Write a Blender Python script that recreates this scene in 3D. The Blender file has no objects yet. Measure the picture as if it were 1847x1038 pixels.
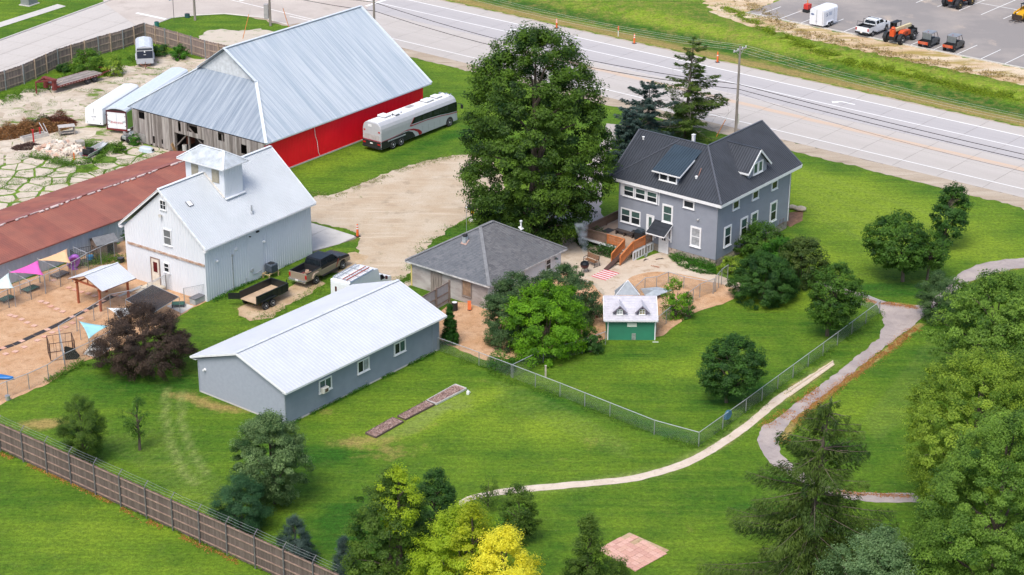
import bpy, bmesh, math, random
import numpy as np
from mathutils import Vector, Matrix, noise
from mathutils.geometry import tessellate_polygon
R = math.radians
rnd = random.Random(7)
nrs = np.random.RandomState(11)

# ---------------------------------------------------------------- camera, world, sun, exposure
S = bpy.context.scene
C = S.collection
CAMH, PITCH, ROLL, FPX, PX0, PY0 = 68.0, R(22.8947), R(0.3213), 3539.9, 923.5, 519.0
cam = bpy.data.objects.new('camera', bpy.data.cameras.new('camera'))
C.objects.link(cam)
cam.data.sensor_width = 36; cam.data.lens = FPX / 1847 * 36
cam.data.clip_start = 1; cam.data.clip_end = 9000
cam.matrix_world = Matrix.Translation((0, 0, CAMH)) @ Matrix.Rotation(math.pi/2 - PITCH, 4, 'X') @ Matrix.Rotation(ROLL, 4, 'Z')
S.camera = cam
SUN_EL, SUN_AZ = R(58), R(205)          # azimuth measured from +Y towards +X
w = bpy.data.worlds.new('World'); S.world = w; w.use_nodes = True
nt = w.node_tree; sky = nt.nodes.new('ShaderNodeTexSky'); sky.sky_type = 'NISHITA'
sky.sun_disc = False; sky.sun_elevation = SUN_EL; sky.sun_rotation = SUN_AZ
sky.air_density = 1.0; sky.dust_density = 4.0; sky.ozone_density = 1.0; sky.altitude = 200
bg = nt.nodes['Background']; bg.inputs['Strength'].default_value = 0.15
nt.links.new(sky.outputs[0], bg.inputs['Color'])
sun = bpy.data.objects.new('sun', bpy.data.lights.new('sun', 'SUN')); C.objects.link(sun)
sun.data.energy = 1.5; sun.data.angle = R(24); sun.data.color = (1.0, 0.965, 0.90)
sd = Vector((math.sin(SUN_AZ)*math.cos(SUN_EL), math.cos(SUN_AZ)*math.cos(SUN_EL), math.sin(SUN_EL)))
sun.rotation_euler = sd.to_track_quat('Z', 'Y').to_euler()
S.view_settings.view_transform = 'Standard'; S.view_settings.look = 'None'
S.view_settings.exposure = 0.62; S.view_settings.gamma = 1; S.view_settings.use_curve_mapping = False

# ---------------------------------------------------------------- survey: sheet coordinates of the site plan -> metres
def G(px, py, z=0.0):
    u, v = (px-PX0)/FPX, (PY0-py)/FPX
    c, s = math.cos(ROLL), math.sin(ROLL)
    u, v = u*c - v*s, u*s + v*c
    Y = math.cos(PITCH) + v*math.sin(PITCH); Z = -math.sin(PITCH) + v*math.cos(PITCH)
    t = (z-CAMH)/Z
    return Vector((u*t, Y*t, z))
def mpp(y):                                   # metres per plan unit at depth y
    return math.hypot(y, CAMH)/FPX
def HT(px, py, py2):                          # height over ground point whose top reads py2
    p = G(px, py); return (py-py2)*mpp(p.y)/math.cos(PITCH)*0.985
HW_U, HW_N = Vector((.7753, -.6316, 0)), Vector((.6316, .7753, 0))
def hw(t, s, z=0): return HW_U*t + HW_N*s + Vector((0, 0, z))
def gz(x, y):                                 # terrain height: the ditch beyond the highway
    s = x*HW_N.x + y*HW_N.y
    t = x*HW_U.x + y*HW_U.y
    if 196.6 < s < 211.5 and t > -190:
        return -0.9*math.sin(math.pi*(s-196.6)/14.9)**2 * min(1, (t+190)/20)
    return 0.0

# ---------------------------------------------------------------- materials
MATS = {}
def mat(name, col, rough=.7, metal=0, var=.12, scale=3.0, bump=0, bscale=None, col2=None, spec=.4, trans=0, streak=None, detail=4, coord='Object', mixlo=.35, mixhi=.65):
    if name in MATS: return MATS[name]
    m = bpy.data.materials.new(name); m.use_nodes = True; n = m.node_tree.nodes; l = m.node_tree.links
    b = n['Principled BSDF']
    b.inputs['Roughness'].default_value = rough; b.inputs['Metallic'].default_value = metal
    b.inputs['Specular IOR Level'].default_value = spec
    if trans: b.inputs['Transmission Weight'].default_value = trans
    tc = n.new('ShaderNodeTexCoord'); mp = n.new('ShaderNodeMapping'); l.new(tc.outputs[coord], mp.inputs[0])
    if streak: mp.inputs['Scale'].default_value = streak
    nz = n.new('ShaderNodeTexNoise'); nz.inputs['Scale'].default_value = scale; nz.inputs['Detail'].default_value = detail
    nz.inputs['Roughness'].default_value = .6
    l.new(mp.outputs[0], nz.inputs['Vector'])
    rp = n.new('ShaderNodeValToRGB'); l.new(nz.outputs['Fac'], rp.inputs[0])
    rp.color_ramp.elements[0].position = mixlo; rp.color_ramp.elements[1].position = mixhi
    c2 = col2 if col2 else tuple(min(1, c*(1+var)) for c in col)
    c1 = col if col2 else tuple(c*(1-var) for c in col)
    rp.color_ramp.elements[0].color = (*c1, 1); rp.color_ramp.elements[1].color = (*c2, 1)
    l.new(rp.outputs[0], b.inputs['Base Color'])
    if bump:
        bn = n.new('ShaderNodeBump'); bn.inputs['Strength'].default_value = min(1, bump); bn.inputs['Distance'].default_value = .05
        nb = n.new('ShaderNodeTexNoise'); nb.inputs['Scale'].default_value = bscale or scale*6; nb.inputs['Detail'].default_value = 3
        l.new(tc.outputs[coord], nb.inputs['Vector']); l.new(nb.outputs['Fac'], bn.inputs['Height']); l.new(bn.outputs[0], b.inputs['Normal'])
    MATS[name] = m; return m
def mixmat(name, cols, scales, rough=.9, bump=.3, bscale=6, fine=.25):
    """ground-like surface: colours blended by several noises; cols = base + list of (colour, scale, lo, hi)"""
    if name in MATS: return MATS[name]
    m = bpy.data.materials.new(name); m.use_nodes = True; n = m.node_tree.nodes; l = m.node_tree.links
    b = n['Principled BSDF']; b.inputs['Roughness'].default_value = rough; b.inputs['Specular IOR Level'].default_value = .25
    tc = n.new('ShaderNodeTexCoord')
    cur = None; base = cols
    rgb = n.new('ShaderNodeRGB'); rgb.outputs[0].default_value = (*base, 1); cur = rgb.outputs[0]
    for i, sp in enumerate(scales):
        col, sc, lo, hi = sp[:4]
        nz = n.new('ShaderNodeTexNoise'); nz.inputs['Scale'].default_value = sc; nz.inputs['Detail'].default_value = 6; nz.inputs['Roughness'].default_value = .62
        mp = n.new('ShaderNodeMapping'); mp.inputs['Location'].default_value = (i*17.3, i*9.1, 0)
        if len(sp) > 4: mp.inputs['Rotation'].default_value = (0, 0, sp[4][0]); mp.inputs['Scale'].default_value = sp[4][1]
        l.new(tc.outputs['Object'], mp.inputs[0]); l.new(mp.outputs[0], nz.inputs['Vector'])
        mr = n.new('ShaderNodeMapRange'); mr.inputs[1].default_value = lo; mr.inputs[2].default_value = hi; l.new(nz.outputs['Fac'], mr.inputs[0])
        mx = n.new('ShaderNodeMix'); mx.data_type = 'RGBA'; l.new(mr.outputs[0], mx.inputs[0]); l.new(cur, mx.inputs[6]); mx.inputs[7].default_value = (*col, 1)
        cur = mx.outputs[2]
    nf = n.new('ShaderNodeTexNoise'); nf.inputs['Scale'].default_value = bscale; nf.inputs['Detail'].default_value = 5; nf.inputs['Roughness'].default_value = .75
    l.new(tc.outputs['Object'], nf.inputs['Vector'])
    mr = n.new('ShaderNodeMapRange'); mr.inputs[1].default_value = .25; mr.inputs[2].default_value = .75; mr.inputs[3].default_value = 1-fine; mr.inputs[4].default_value = 1+fine
    l.new(nf.outputs['Fac'], mr.inputs[0])
    mu = n.new('ShaderNodeMix'); mu.data_type = 'RGBA'; mu.blend_type = 'MULTIPLY'; mu.inputs[0].default_value = 1; l.new(cur, mu.inputs[6]); l.new(mr.outputs[0], mu.inputs[7])
    l.new(mu.outputs[2], b.inputs['Base Color'])
    if bump:
        bn = n.new('ShaderNodeBump'); bn.inputs['Strength'].default_value = bump; bn.inputs['Distance'].default_value = .06
        l.new(nf.outputs['Fac'], bn.inputs['Height']); l.new(bn.outputs[0], b.inputs['Normal'])
    MATS[name] = m; return m
def leafmat(name, dark, light, rough=.55, transl=.45):
    """foliage: colour varies from clump to clump and leaf to leaf by the mesh attribute 'tone'"""
    if name in MATS: return MATS[name]
    m = bpy.data.materials.new(name); m.use_nodes = True; n = m.node_tree.nodes; l = m.node_tree.links
    b = n['Principled BSDF']; out = n['Material Output']
    b.inputs['Roughness'].default_value = rough; b.inputs['Specular IOR Level'].default_value = .3
    at = n.new('ShaderNodeAttribute'); at.attribute_name = 'tone'
    rp = n.new('ShaderNodeValToRGB'); l.new(at.outputs['Fac'], rp.inputs[0])
    rp.color_ramp.elements[0].color = (*dark, 1); rp.color_ramp.elements[1].color = (*light, 1)
    l.new(rp.outputs[0], b.inputs['Base Color'])
    tr = n.new('ShaderNodeBsdfTranslucent'); l.new(rp.outputs[0], tr.inputs['Color'])
    mx = n.new('ShaderNodeMixShader'); mx.inputs[0].default_value = transl
    l.new(b.outputs[0], mx.inputs[1]); l.new(tr.outputs[0], mx.inputs[2]); l.new(mx.outputs[0], out.inputs['Surface'])
    MATS[name] = m; return m

# ---------------------------------------------------------------- objects, tags
def tag(o, label=None, cat=None, group=None, kind=None):
    if label: o['label'] = label
    if cat: o['category'] = cat
    if group: o['group'] = group
    if kind: o['kind'] = kind
    return o
def thing(name, label, cat, loc=(0, 0, 0), rz=0.0, group=None):
    o = bpy.data.objects.new(name, None); C.objects.link(o); o.empty_display_size = .3
    o.location = loc; o.rotation_euler = (0, 0, rz); return tag(o, label, cat, group)
def link(name, me, parent=None, M=None):
    o = bpy.data.objects.new(name, me); C.objects.link(o)
    if parent: o.parent = parent; KIDS.setdefault(parent.name, []).append(o)
    if M is not None: o.matrix_local = M
    return o
KIDS = {}
def copy_tree(o, parent=None):
    c = o.copy(); C.objects.link(c)
    if parent: c.parent = parent; KIDS.setdefault(parent.name, []).append(c)
    for ch in list(KIDS.get(o.name, [])): copy_tree(ch, c)
    return c
def dup(root, loc, rz, label, group=None, scale=None):
    r = copy_tree(root); r.location = loc; r.rotation_euler = (0, 0, rz); r['label'] = label
    if group: r['group'] = group
    if scale: r.scale = scale
    return r

class MB:
    """collects geometry for ONE mesh; T is applied to all added vertices"""
    def __init__(s, T=None): s.v = []; s.f = []; s.m = []; s.mats = []; s.T = T; s.cur = 0
    def use(s, m):
        if m not in s.mats: s.mats.append(m)
        s.cur = s.mats.index(m); return s
    def add(s, vs, fs, T=None):
        k = len(s.v); M = T if T is not None else s.T
        s.v += [tuple(M @ Vector(p)) for p in vs] if M is not None else [tuple(p) for p in vs]
        s.f += [tuple(i+k for i in f) for f in fs]; s.m += [s.cur]*len(fs); return s
    def box(s, x0, y0, z0, x1, y1, z1, T=None):
        v = [(x0,y0,z0),(x1,y0,z0),(x1,y1,z0),(x0,y1,z0),(x0,y0,z1),(x1,y0,z1),(x1,y1,z1),(x0,y1,z1)]
        return s.add(v, [(3,2,1,0),(4,5,6,7),(0,1,5,4),(1,2,6,5),(2,3,7,6),(3,0,4,7)], T)
    def cbox(s, c, d, T=None, rz=0, rx=0, ry=0):
        M = Matrix.Translation(c) @ Matrix.Rotation(rz,4,'Z') @ Matrix.Rotation(ry,4,'Y') @ Matrix.Rotation(rx,4,'X')
        b = MB(); b.box(-d[0]/2,-d[1]/2,-d[2]/2,d[0]/2,d[1]/2,d[2]/2,M); return s.add(b.v,b.f,T)
    def hexa(s, lo, hi):                      # two quads (bottom ccw from above, top)
        return s.add(list(lo)+list(hi), [(3,2,1,0),(4,5,6,7),(0,1,5,4),(1,2,6,5),(2,3,7,6),(3,0,4,7)])
    def prism(s, poly, z0, z1, T=None):       # xy polygon ccw
        n = len(poly); v = [(x,y,z0) for x,y in poly]+[(x,y,z1) for x,y in poly]
        tri = tessellate_polygon([[Vector((x,y,0)) for x,y in poly]])
        f = []
        for t in tri:
            a,b,c = [Vector((*poly[i],0)) for i in t]
            if (b-a).cross(c-a).z < 0: t = t[::-1]
            f += [tuple(i+n for i in t), tuple(reversed(t))]
        f += [(i,(i+1)%n,(i+1)%n+n,i+n) for i in range(n)]
        return s.add(v, f, T)
    def extrude(s, prof, y0, y1, taper=None, T=None):   # xz silhouette extruded along y; taper(z)->y factor
        n = len(prof); tp = taper or (lambda z: 1)
        v = [(x, y0*tp(z), z) for x,z in prof]+[(x, y1*tp(z), z) for x,z in prof]
        tri = tessellate_polygon([[Vector((x,z,0)) for x,z in prof]]); f = []
        for t in tri:
            a,b,c = [Vector((*prof[i],0)) for i in t]
            if (b-a).cross(c-a).z < 0: t = t[::-1]
            f += [tuple(t), tuple(i+n for i in reversed(t))]
        area = sum(prof[i][0]*prof[(i+1)%n][1]-prof[(i+1)%n][0]*prof[i][1] for i in range(n))
        for i in range(n):
            j = (i+1)%n
            f.append((j,i,i+n,j+n) if area > 0 else (i,j,j+n,i+n))
        return s.add(v, f, T)
    def tube(s, pts, r, n=6, r2=None, cap=True, T=None):
        pts = [Vector(p) for p in pts]; k = len(pts); vs = []; fs = []
        for i,p in enumerate(pts):
            d = (pts[min(i+1,k-1)]-pts[max(i-1,0)]).normalized()
            up = Vector((0,0,1)) if abs(d.z) < .95 else Vector((1,0,0))
            a = d.cross(up).normalized(); b = a.cross(d).normalized()
            rr = r if r2 is None else r+(r2-r)*i/(k-1)
            if isinstance(r, (list, tuple)): rr = r[i]
            for j in range(n):
                t = 2*math.pi*j/n; vs.append(p+a*(rr*math.cos(t))+b*(rr*math.sin(t)))
        for i in range(k-1):
            for j in range(n):
                j2 = (j+1)%n; fs.append((i*n+j, i*n+j2, (i+1)*n+j2, (i+1)*n+j))
        if cap: fs.append(tuple(reversed(range(n)))); fs.append(tuple((k-1)*n+j for j in range(n)))
        return s.add(vs, fs, T)
    def lathe(s, prof, c=(0,0,0), n=14, T=None, axis='Z'):  # prof: (r,z)
        vs = []; fs = []
        for r_, z in prof:
            for j in range(n):
                t = 2*math.pi*j/n; p = (r_*math.cos(t), r_*math.sin(t), z)
                if axis == 'Y': p = (p[0], p[2], p[1])
                if axis == 'X': p = (p[2], p[0], p[1])
                vs.append((p[0]+c[0], p[1]+c[1], p[2]+c[2]))
        for i in range(len(prof)-1):
            for j in range(n):
                j2 = (j+1)%n; fs.append((i*n+j, i*n+j2, (i+1)*n+j2, (i+1)*n+j) if axis != 'Y' else (i*n+j2, i*n+j, (i+1)*n+j, (i+1)*n+j2))
        fs.append(tuple(range(n))); fs.append(tuple((len(prof)-1)*n+j for j in range(n)))
        return s.add(vs, fs, T)
    def quad(s, a, b, c, d): return s.add([a,b,c,d], [(0,1,2,3)])
    def mesh(s, name, mats=None, smooth=False):
        me = bpy.data.meshes.new(name); me.from_pydata(s.v, [], s.f)
        ms = s.mats if s.mats else ([mats] if not isinstance(mats, (list,tuple)) else mats)
        for m in ms: me.materials.append(m)
        if len(ms) > 1: me.polygons.foreach_set('material_index', s.m)
        if smooth: me.polygons.foreach_set('use_smooth', [True]*len(s.f))
        me.update(); return me
    def build(s, name, m=None, parent=None, smooth=False, bevel=0, M=None, kind=None, label=None, cat=None, seg=2):
        o = link(name, s.mesh(name, m, smooth), parent, M)
        if bevel:
            bv = o.modifiers.new('bevel', 'BEVEL'); bv.width = bevel; bv.segments = seg; bv.limit_method = 'ANGLE'; bv.angle_limit = R(35)
        if kind: o['kind'] = kind
        if label: o['label'] = label
        if cat: o['category'] = cat
        return o
def wallT(ox, oy, oz, ang):                   # wall frame: x right as seen from outside, y into the wall, z up
    return Matrix.Translation((ox,oy,oz)) @ Matrix.Rotation(ang,4,'Z')

def clad(mb, poly, udir, prof, pitch, off=0.0, thick=.06):
    """lay profiled strips over a convex 3D polygon. udir: direction across the strips; prof: list of (u fraction, height)"""
    P = [Vector(p) for p in poly]; n = (P[1]-P[0]).cross(P[2]-P[0]).normalized()
    u = Vector(udir); u = (u-n*u.dot(n)).normalized(); v = n.cross(u)
    q = [((p-P[0]).dot(u), (p-P[0]).dot(v)) for p in P]
    u0, u1 = min(a for a,_ in q), max(a for a,_ in q)
    us = set([u0, u1]+[a for a,_ in q]); k = 0; hs = {}
    st = math.ceil((u0-off)/pitch)-1
    while off+st*pitch < u1+pitch:
        for f_, h_ in prof:
            x = off+(st+f_)*pitch
            if u0 <= x <= u1: us.add(x)
        st += 1
    us = sorted(us); fp = sorted(prof)
    def hgt(x, side):
        t = ((x-off)/pitch) % 1.0
        if side < 0 and t < 1e-6: t = 1.0
        if side > 0 and t > 1-1e-6: t = 0.0
        c = fp
        for i in range(len(c)-1):
            if c[i][0]-1e-9 <= t <= c[i+1][0]+1e-9 and c[i+1][0]-c[i][0] > 1e-9:
                return c[i][1]+(c[i+1][1]-c[i][1])*(t-c[i][0])/(c[i+1][0]-c[i][0])
        return c[-1][1]
    def span(x):
        vs = []
        for i in range(len(q)):
            (a,b),(c,d) = q[i], q[(i+1)%len(q)]
            if abs(c-a) < 1e-9:
                if abs(x-a) < 1e-6: vs += [b,d]
            elif min(a,c)-1e-9 <= x <= max(a,c)+1e-9: vs.append(b+(d-b)*(x-a)/(c-a))
        return (min(vs), max(vs)) if vs else None
    for i in range(len(us)-1):
        a, b = us[i], us[i+1]
        if b-a < 1e-5: continue
        e = 1e-7; sa, sb = span(a+e), span(b-e)
        if not sa or not sb: continue
        ha, hb = hgt(a+e, 1), hgt(b-e, -1)
        pt = lambda x,y,h: P[0]+u*x+v*y+n*h
        mb.add([pt(a,sa[0],ha), pt(b,sb[0],hb), pt(b,sb[1],hb), pt(a,sa[1],ha),
                pt(a,sa[0],-thick), pt(b,sb[0],-thick), pt(b,sb[1],-thick), pt(a,sa[1],-thick)],
               [(0,1,2,3),(7,6,5,4),(0,4,5,1),(2,6,7,3)])
    return mb
RIB = [(0,0),(.80,0),(.86,.03),(.94,.03),(1,0)]
RIBH = [(0,0),(.58,0),(.66,.065),(.90,.065),(1,0)]
CORR = [(0,0),(.25,.012),(.5,.03),(.75,.012),(1,0)]
LAP = [(0,.032),(.97,.0),(1,.0)]
BATTEN = [(0,0),(.74,0),(.78,.024),(.96,.024),(1,0)]

def rough_poly(pts, step=.5, amp=.18, seed=0, closed=True):
    """ragged natural outline through the points (metres)"""
    out = []; n = len(pts)
    for i in range(n if closed else n-1):
        a, b = Vector(pts[i][:2]).to_3d(), Vector(pts[(i+1)%n][:2]).to_3d()
        L = (b-a).length; k = max(1, int(L/step)); d = (b-a).normalized() if L > 1e-6 else Vector((1,0,0)); nn = Vector((-d.y, d.x, 0))
        for j in range(k):
            p = a+(b-a)*j/k
            out.append(p + nn*amp*(noise.noise(p*.9+Vector((seed,0,0)))+.6*noise.noise(p*3.1+Vector((0,seed,0))))*1.6)
    return out
def smooth_px(pts, it=2):                      # Chaikin on plan points (closed)
    for _ in range(it):
        q = []
        for i in range(len(pts)):
            a, b = pts[i], pts[(i+1)%len(pts)]
            q += [(a[0]*.75+b[0]*.25, a[1]*.75+b[1]*.25), (a[0]*.25+b[0]*.75, a[1]*.25+b[1]*.75)]
        pts = q
    return pts
def sheet(name, pts, z, m, amp=.18, step=.5, seed=0, parent=None, plan=True, smooth=0, kind='structure', label=None, thick=0):
    P = smooth_px(pts, smooth) if smooth else pts
    W = [G(*p) for p in P] if plan else [Vector((*p[:2], 0)) for p in P]
    if amp: W = rough_poly(W, step, amp, seed)
    area = sum(W[i].x*W[(i+1)%len(W)].y-W[(i+1)%len(W)].x*W[i].y for i in range(len(W)))
    if area < 0: W = W[::-1]
    mb = MB()
    if thick: mb.prism([(p.x,p.y) for p in W], z-thick, z)
    else:
        tri = tessellate_polygon([[Vector((p.x,p.y,0)) for p in W]])
        fs = []
        for t in tri:
            a,b,c = [W[i] for i in t]
            fs.append(tuple(t) if (b-a).cross(c-a).z > 0 else tuple(reversed(t)))
        mb.add([(p.x,p.y,z) for p in W], fs)
    o = mb.build(name, m, parent, label=label)
    if not parent: o['kind'] = kind
    return o
def inpoly(x, y, poly):
    c = False; n = len(poly); j = n-1
    for i in range(n):
        xi, yi = poly[i][0], poly[i][1]; xj, yj = poly[j][0], poly[j][1]
        if (yi > y) != (yj > y) and x < (xj-xi)*(y-yi)/(yj-yi+1e-12)+xi: c = not c
        j = i
    return c
# ================================================================ THE SETTING
# ---- lawn: one sheet to the horizon, fine in the middle, with wear attributes
def far_axis(lo, hi, step):
    a = list(np.arange(lo, hi+1e-6, step)); d = step
    L = []; x = lo
    while x > -3500: d *= 1.6; x -= d; L.append(x)
    H = []; x = hi; d = step
    while x < 6000: d *= 1.6; x += d; H.append(x)
    return np.array(L[::-1]+a+H)
gx = far_axis(-70, 70, .46); gy = far_axis(100, 266, .46)
XX, YY = np.meshgrid(gx, gy); nx, ny = len(gx), len(gy)
SS = XX*HW_N.x+YY*HW_N.y; TT = XX*HW_U.x+YY*HW_U.y
ZZ = np.where((SS > 196.6) & (SS < 211.5) & (TT > -190), -0.9*np.sin(np.pi*(SS-196.6)/14.9)**2*np.clip((TT+190)/20, 0, 1), 0)
dry = np.zeros_like(XX); lush = np.zeros_like(XX); track = np.zeros_like(XX)
def blob(arr, px, py, rx, ry, amt, rot=0):
    c = G(px, py); dx, dy = XX-c.x, YY-c.y; a = R(rot)
    u = (dx*math.cos(a)+dy*math.sin(a))/rx; v = (-dx*math.sin(a)+dy*math.cos(a))/ry
    arr += amt*np.exp(-(u*u+v*v)*1.2)
def line(arr, pts, wd, amt):
    W = [G(*p) for p in pts]; best = np.full_like(XX, 1e9)
    for a, b in zip(W[:-1], W[1:]):
        dx, dy = b.x-a.x, b.y-a.y; L2 = dx*dx+dy*dy
        t = np.clip(((XX-a.x)*dx+(YY-a.y)*dy)/L2, 0, 1)
        best = np.minimum(best, np.hypot(XX-a.x-t*dx, YY-a.y-t*dy))
    arr += amt*np.exp(-(best/wd)**2)
for a in [(75,765,2.2,1.0,1.0,10),(355,722,2.6,1.2,.62,-30),(420,740,2.2,.8,.65,-20),(310,712,1.4,.5,.4,-20),(675,792,2.4,1.2,.45,0),(700,815,3,1.2,.4,20),(620,800,2.5,1.2,.42,0),(770,770,3,.8,.35,40),
          (735,822,2,.7,.25,30),(930,755,.8,.6,.3,0),(1075,800,2.5,1.4,.35,0),(1010,830,3,1,.25,0),(575,740,1.4,.8,.4,0),(600,745,1,.6,.3,0),(860,690,1.6,.8,.33,0),(880,712,1.6,.6,.28,0),(455,552,1.8,1.2,.75,40),
          (475,568,1.2,.7,.55,30),(570,505,1.6,.5,.6,50),(620,470,2.2,.8,.5,50),(650,430,1.6,.9,.45,40),(770,460,2.0,.9,.5,50),(850,400,1.8,.9,.4,40),(720,500,1.4,.7,.5,50),
          (1210,920,3,1.3,.22,0),(1240,960,2,1,.2,0),(1285,790,2,1.4,.15,0),(1050,700,1.6,.8,.3,0),(1010,660,.7,.5,.4,0),(1450,690,2.0,.4,.8,38),(1410,722,2.0,.35,.7,45),(60,1010,3,2.4,-.1,0),(280,925,2.4,.4,.35,-50),(320,945,1.6,.35,.35,-50),
          (1470,565,2.6,1,.1,0),(1490,590,2,1,.12,0),(1380,610,3,1,.18,20),(1190,640,3,1,.14,0),(130,105,2,1,.4,0),(150,22,5,.8,.45,62)]:
    blob(dry, *a)
for a in [(1560,380,14,5,.5,-30),(1500,330,10,3.2,.45,-38),(1700,440,8,3,.5,-25),(1500,470,6,3,.3,-60),(1240,660,6,3,.25,0),(150,960,8,4,.22,0),(1420,540,5,3,.3,0),(960,770,6,2.5,.38,-20),(760,760,6,1.3,.55,45),(850,720,5,1.2,.42,35),(480,900,4,2,.2,-40),
          (620,290,8,2,.2,40),(790,120,6,2,.2,-40),(1600,620,4,2,.2,40),(1540,740,5,3,.25,20),(1330,680,4,2,.2,0),(300,640,4,2,.2,0)]:
    blob(lush, *a)
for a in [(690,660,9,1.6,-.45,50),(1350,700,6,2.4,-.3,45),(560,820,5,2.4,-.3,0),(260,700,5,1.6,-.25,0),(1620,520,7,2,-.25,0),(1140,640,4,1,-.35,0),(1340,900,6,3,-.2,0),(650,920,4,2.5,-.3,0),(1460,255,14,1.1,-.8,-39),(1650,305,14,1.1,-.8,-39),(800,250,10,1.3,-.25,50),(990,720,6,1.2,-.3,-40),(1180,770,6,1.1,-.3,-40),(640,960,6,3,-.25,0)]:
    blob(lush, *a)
line(track, [(300,700),(298,750),(308,800),(330,850),(352,873)], .26, .85)
line(track, [(328,705),(327,760),(343,808),(372,855)], .26, .8)
for k in range(5): line(track, [(690+k*14,790-k*2),(770+k*10,742-k*2),(850,705+k*9)], .22, .45)
for k in range(4): line(track, [(900,690+k*12),(1010,735+k*12),(1130,800+k*8)], .2, .28)
for k in range(5): line(track, [(180+k*22,790-k*4),(280+k*18,858-k*4),(380+k*14,925-k*5)], .22, .28)
for k in range(6): line(track, [(1440,305+k*14),(1560,345+k*18),(1700,395+k*20)], .3, .22)
for k in range(5): line(track, [(1690+k*10,600+k*12),(1620+k*8,690+k*10),(1560+k*6,760+k*8)], .25, .2)
line(track, [(1500,655),(1400,725),(1300,800),(1200,850),(1050,874),(905,887)], .55, .9)
line(dry, [(1500,655),(1400,722),(1310,800),(1200,851),(1050,875),(905,887)], .45, .55)
line(dry, [(1660,585),(1590,640),(1500,705),(1440,752),(1412,790)], .35, .9)
line(dry, [(1560,543),(1655,552)], .3, .8)
line(dry, [(1740,512),(1765,500),(1847,482)], .3, .7)
line(dry, [(1480,893),(1640,903)], .3, .6)
line(dry, [(160,845),(260,905),(420,985),(560,1045)], .3, .4)
# beyond the highway: mown ditch, rank grass, weeds on the bank
lush += np.where(SS > 196.5, .12, 0)
lush += .55*np.exp(-((SS-208.6)/1.4)**2)*(TT > -150) - .5*np.exp(-((SS-204.3)/2.0)**2)
dry += .50*np.exp(-((SS-198.8)/2.1)**2)+.30*(SS > 197)
ZZ = ZZ + 0.0
me = bpy.data.meshes.new('lawn')
verts = np.stack([XX.ravel(), YY.ravel(), ZZ.ravel()], 1)
me.vertices.add(len(verts)); me.vertices.foreach_set('co', verts.ravel())
ii = (np.arange(ny-1)[:, None]*nx+np.arange(nx-1)[None, :]).ravel()
F = np.stack([ii, ii+1, ii+1+nx, ii+nx], 1)
me.loops.add(F.size); me.loops.foreach_set('vertex_index', F.ravel())
me.polygons.add(len(F)); me.polygons.foreach_set('loop_start', np.arange(0, F.size, 4)); me.polygons.foreach_set('loop_total', np.full(len(F), 4))
me.update(calc_edges=True)
for nm, ar in (('dry', dry), ('lush', lush), ('track', track)):
    at = me.attributes.new(nm, 'FLOAT', 'POINT'); at.data.foreach_set('value', ar.ravel().astype(np.float32))
lm = bpy.data.materials.new('lawn_grass'); lm.use_nodes = True; n = lm.node_tree.nodes; l = lm.node_tree.links
b = n['Principled BSDF']; b.inputs['Roughness'].default_value = .85; b.inputs['Specular IOR Level'].default_value = .15
tc = n.new('ShaderNodeTexCoord')
def N(scale, detail=5, rough=.6, rot=0, st=(1, 1, 1), seed=0):
    mp = n.new('ShaderNodeMapping'); mp.inputs['Rotation'].default_value = (0, 0, R(rot)); mp.inputs['Scale'].default_value = st; mp.inputs['Location'].default_value = (seed, seed*.7, 0)
    l.new(tc.outputs['Object'], mp.inputs[0]); z = n.new('ShaderNodeTexNoise'); z.inputs['Scale'].default_value = scale; z.inputs['Detail'].default_value = detail; z.inputs['Roughness'].default_value = rough
    l.new(mp.outputs[0], z.inputs[0]); return z.outputs['Fac']
def MT(op, a, b_=None, c_=None):
    x = n.new('ShaderNodeMath'); x.operation = op
    for i, q in enumerate((a, b_, c_)):
        if q is None: continue
        if isinstance(q, (int, float)): x.inputs[i].default_value = q
        else: l.new(q, x.inputs[i])
    return x.outputs[0]
def MR(v, a, b_, c_=0, d=1):
    x = n.new('ShaderNodeMapRange'); l.new(v, x.inputs[0]); x.inputs[1].default_value = a; x.inputs[2].default_value = b_; x.inputs[3].default_value = c_; x.inputs[4].default_value = d; return x.outputs[0]
def MX(f, a, col, bl='MIX'):
    x = n.new('ShaderNodeMix'); x.data_type = 'RGBA'; x.blend_type = bl
    if isinstance(f, float): x.inputs[0].default_value = f
    else: l.new(f, x.inputs[0])
    if isinstance(a, tuple): x.inputs[6].default_value = (*a, 1)
    else: l.new(a, x.inputs[6])
    if isinstance(col, tuple): x.inputs[7].default_value = (*col, 1)
    else: l.new(col, x.inputs[7])
    return x.outputs[2]
def AT(nm):
    x = n.new('ShaderNodeAttribute'); x.attribute_name = nm; return x.outputs['Fac']
big = N(.05, 4, .55); mid = N(.35, 6, .62, seed=5); fine = N(3.2, 6, .75, seed=9); blade = N(9, 4, .8, seed=3)
stripe = N(.5, 3, .5, 50, (.12, 1.6, 1), 4); stripe2 = N(.5, 3, .5, -38, (.1, 1.5, 1), 8)
t = MT('ADD', MT('MULTIPLY', big, .6), MT('MULTIPLY', mid, .55))
t = MT('ADD', t, MT('MULTIPLY', MT('ADD', stripe, stripe2), .28))
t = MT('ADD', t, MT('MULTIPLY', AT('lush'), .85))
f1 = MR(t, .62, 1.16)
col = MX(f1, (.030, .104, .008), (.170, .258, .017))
col = MX(MR(N(.9, 5, .7, seed=31), .52, .75, 0, .6), col, (.100, .150, .026))
col = MX(MR(N(.22, 6, .7, seed=51), .50, .66, 0, .5), col, (.040, .105, .010))
col = MX(MR(AT('lush'), .12, .75, 0, .62), col, (.185, .262, .022))
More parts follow.
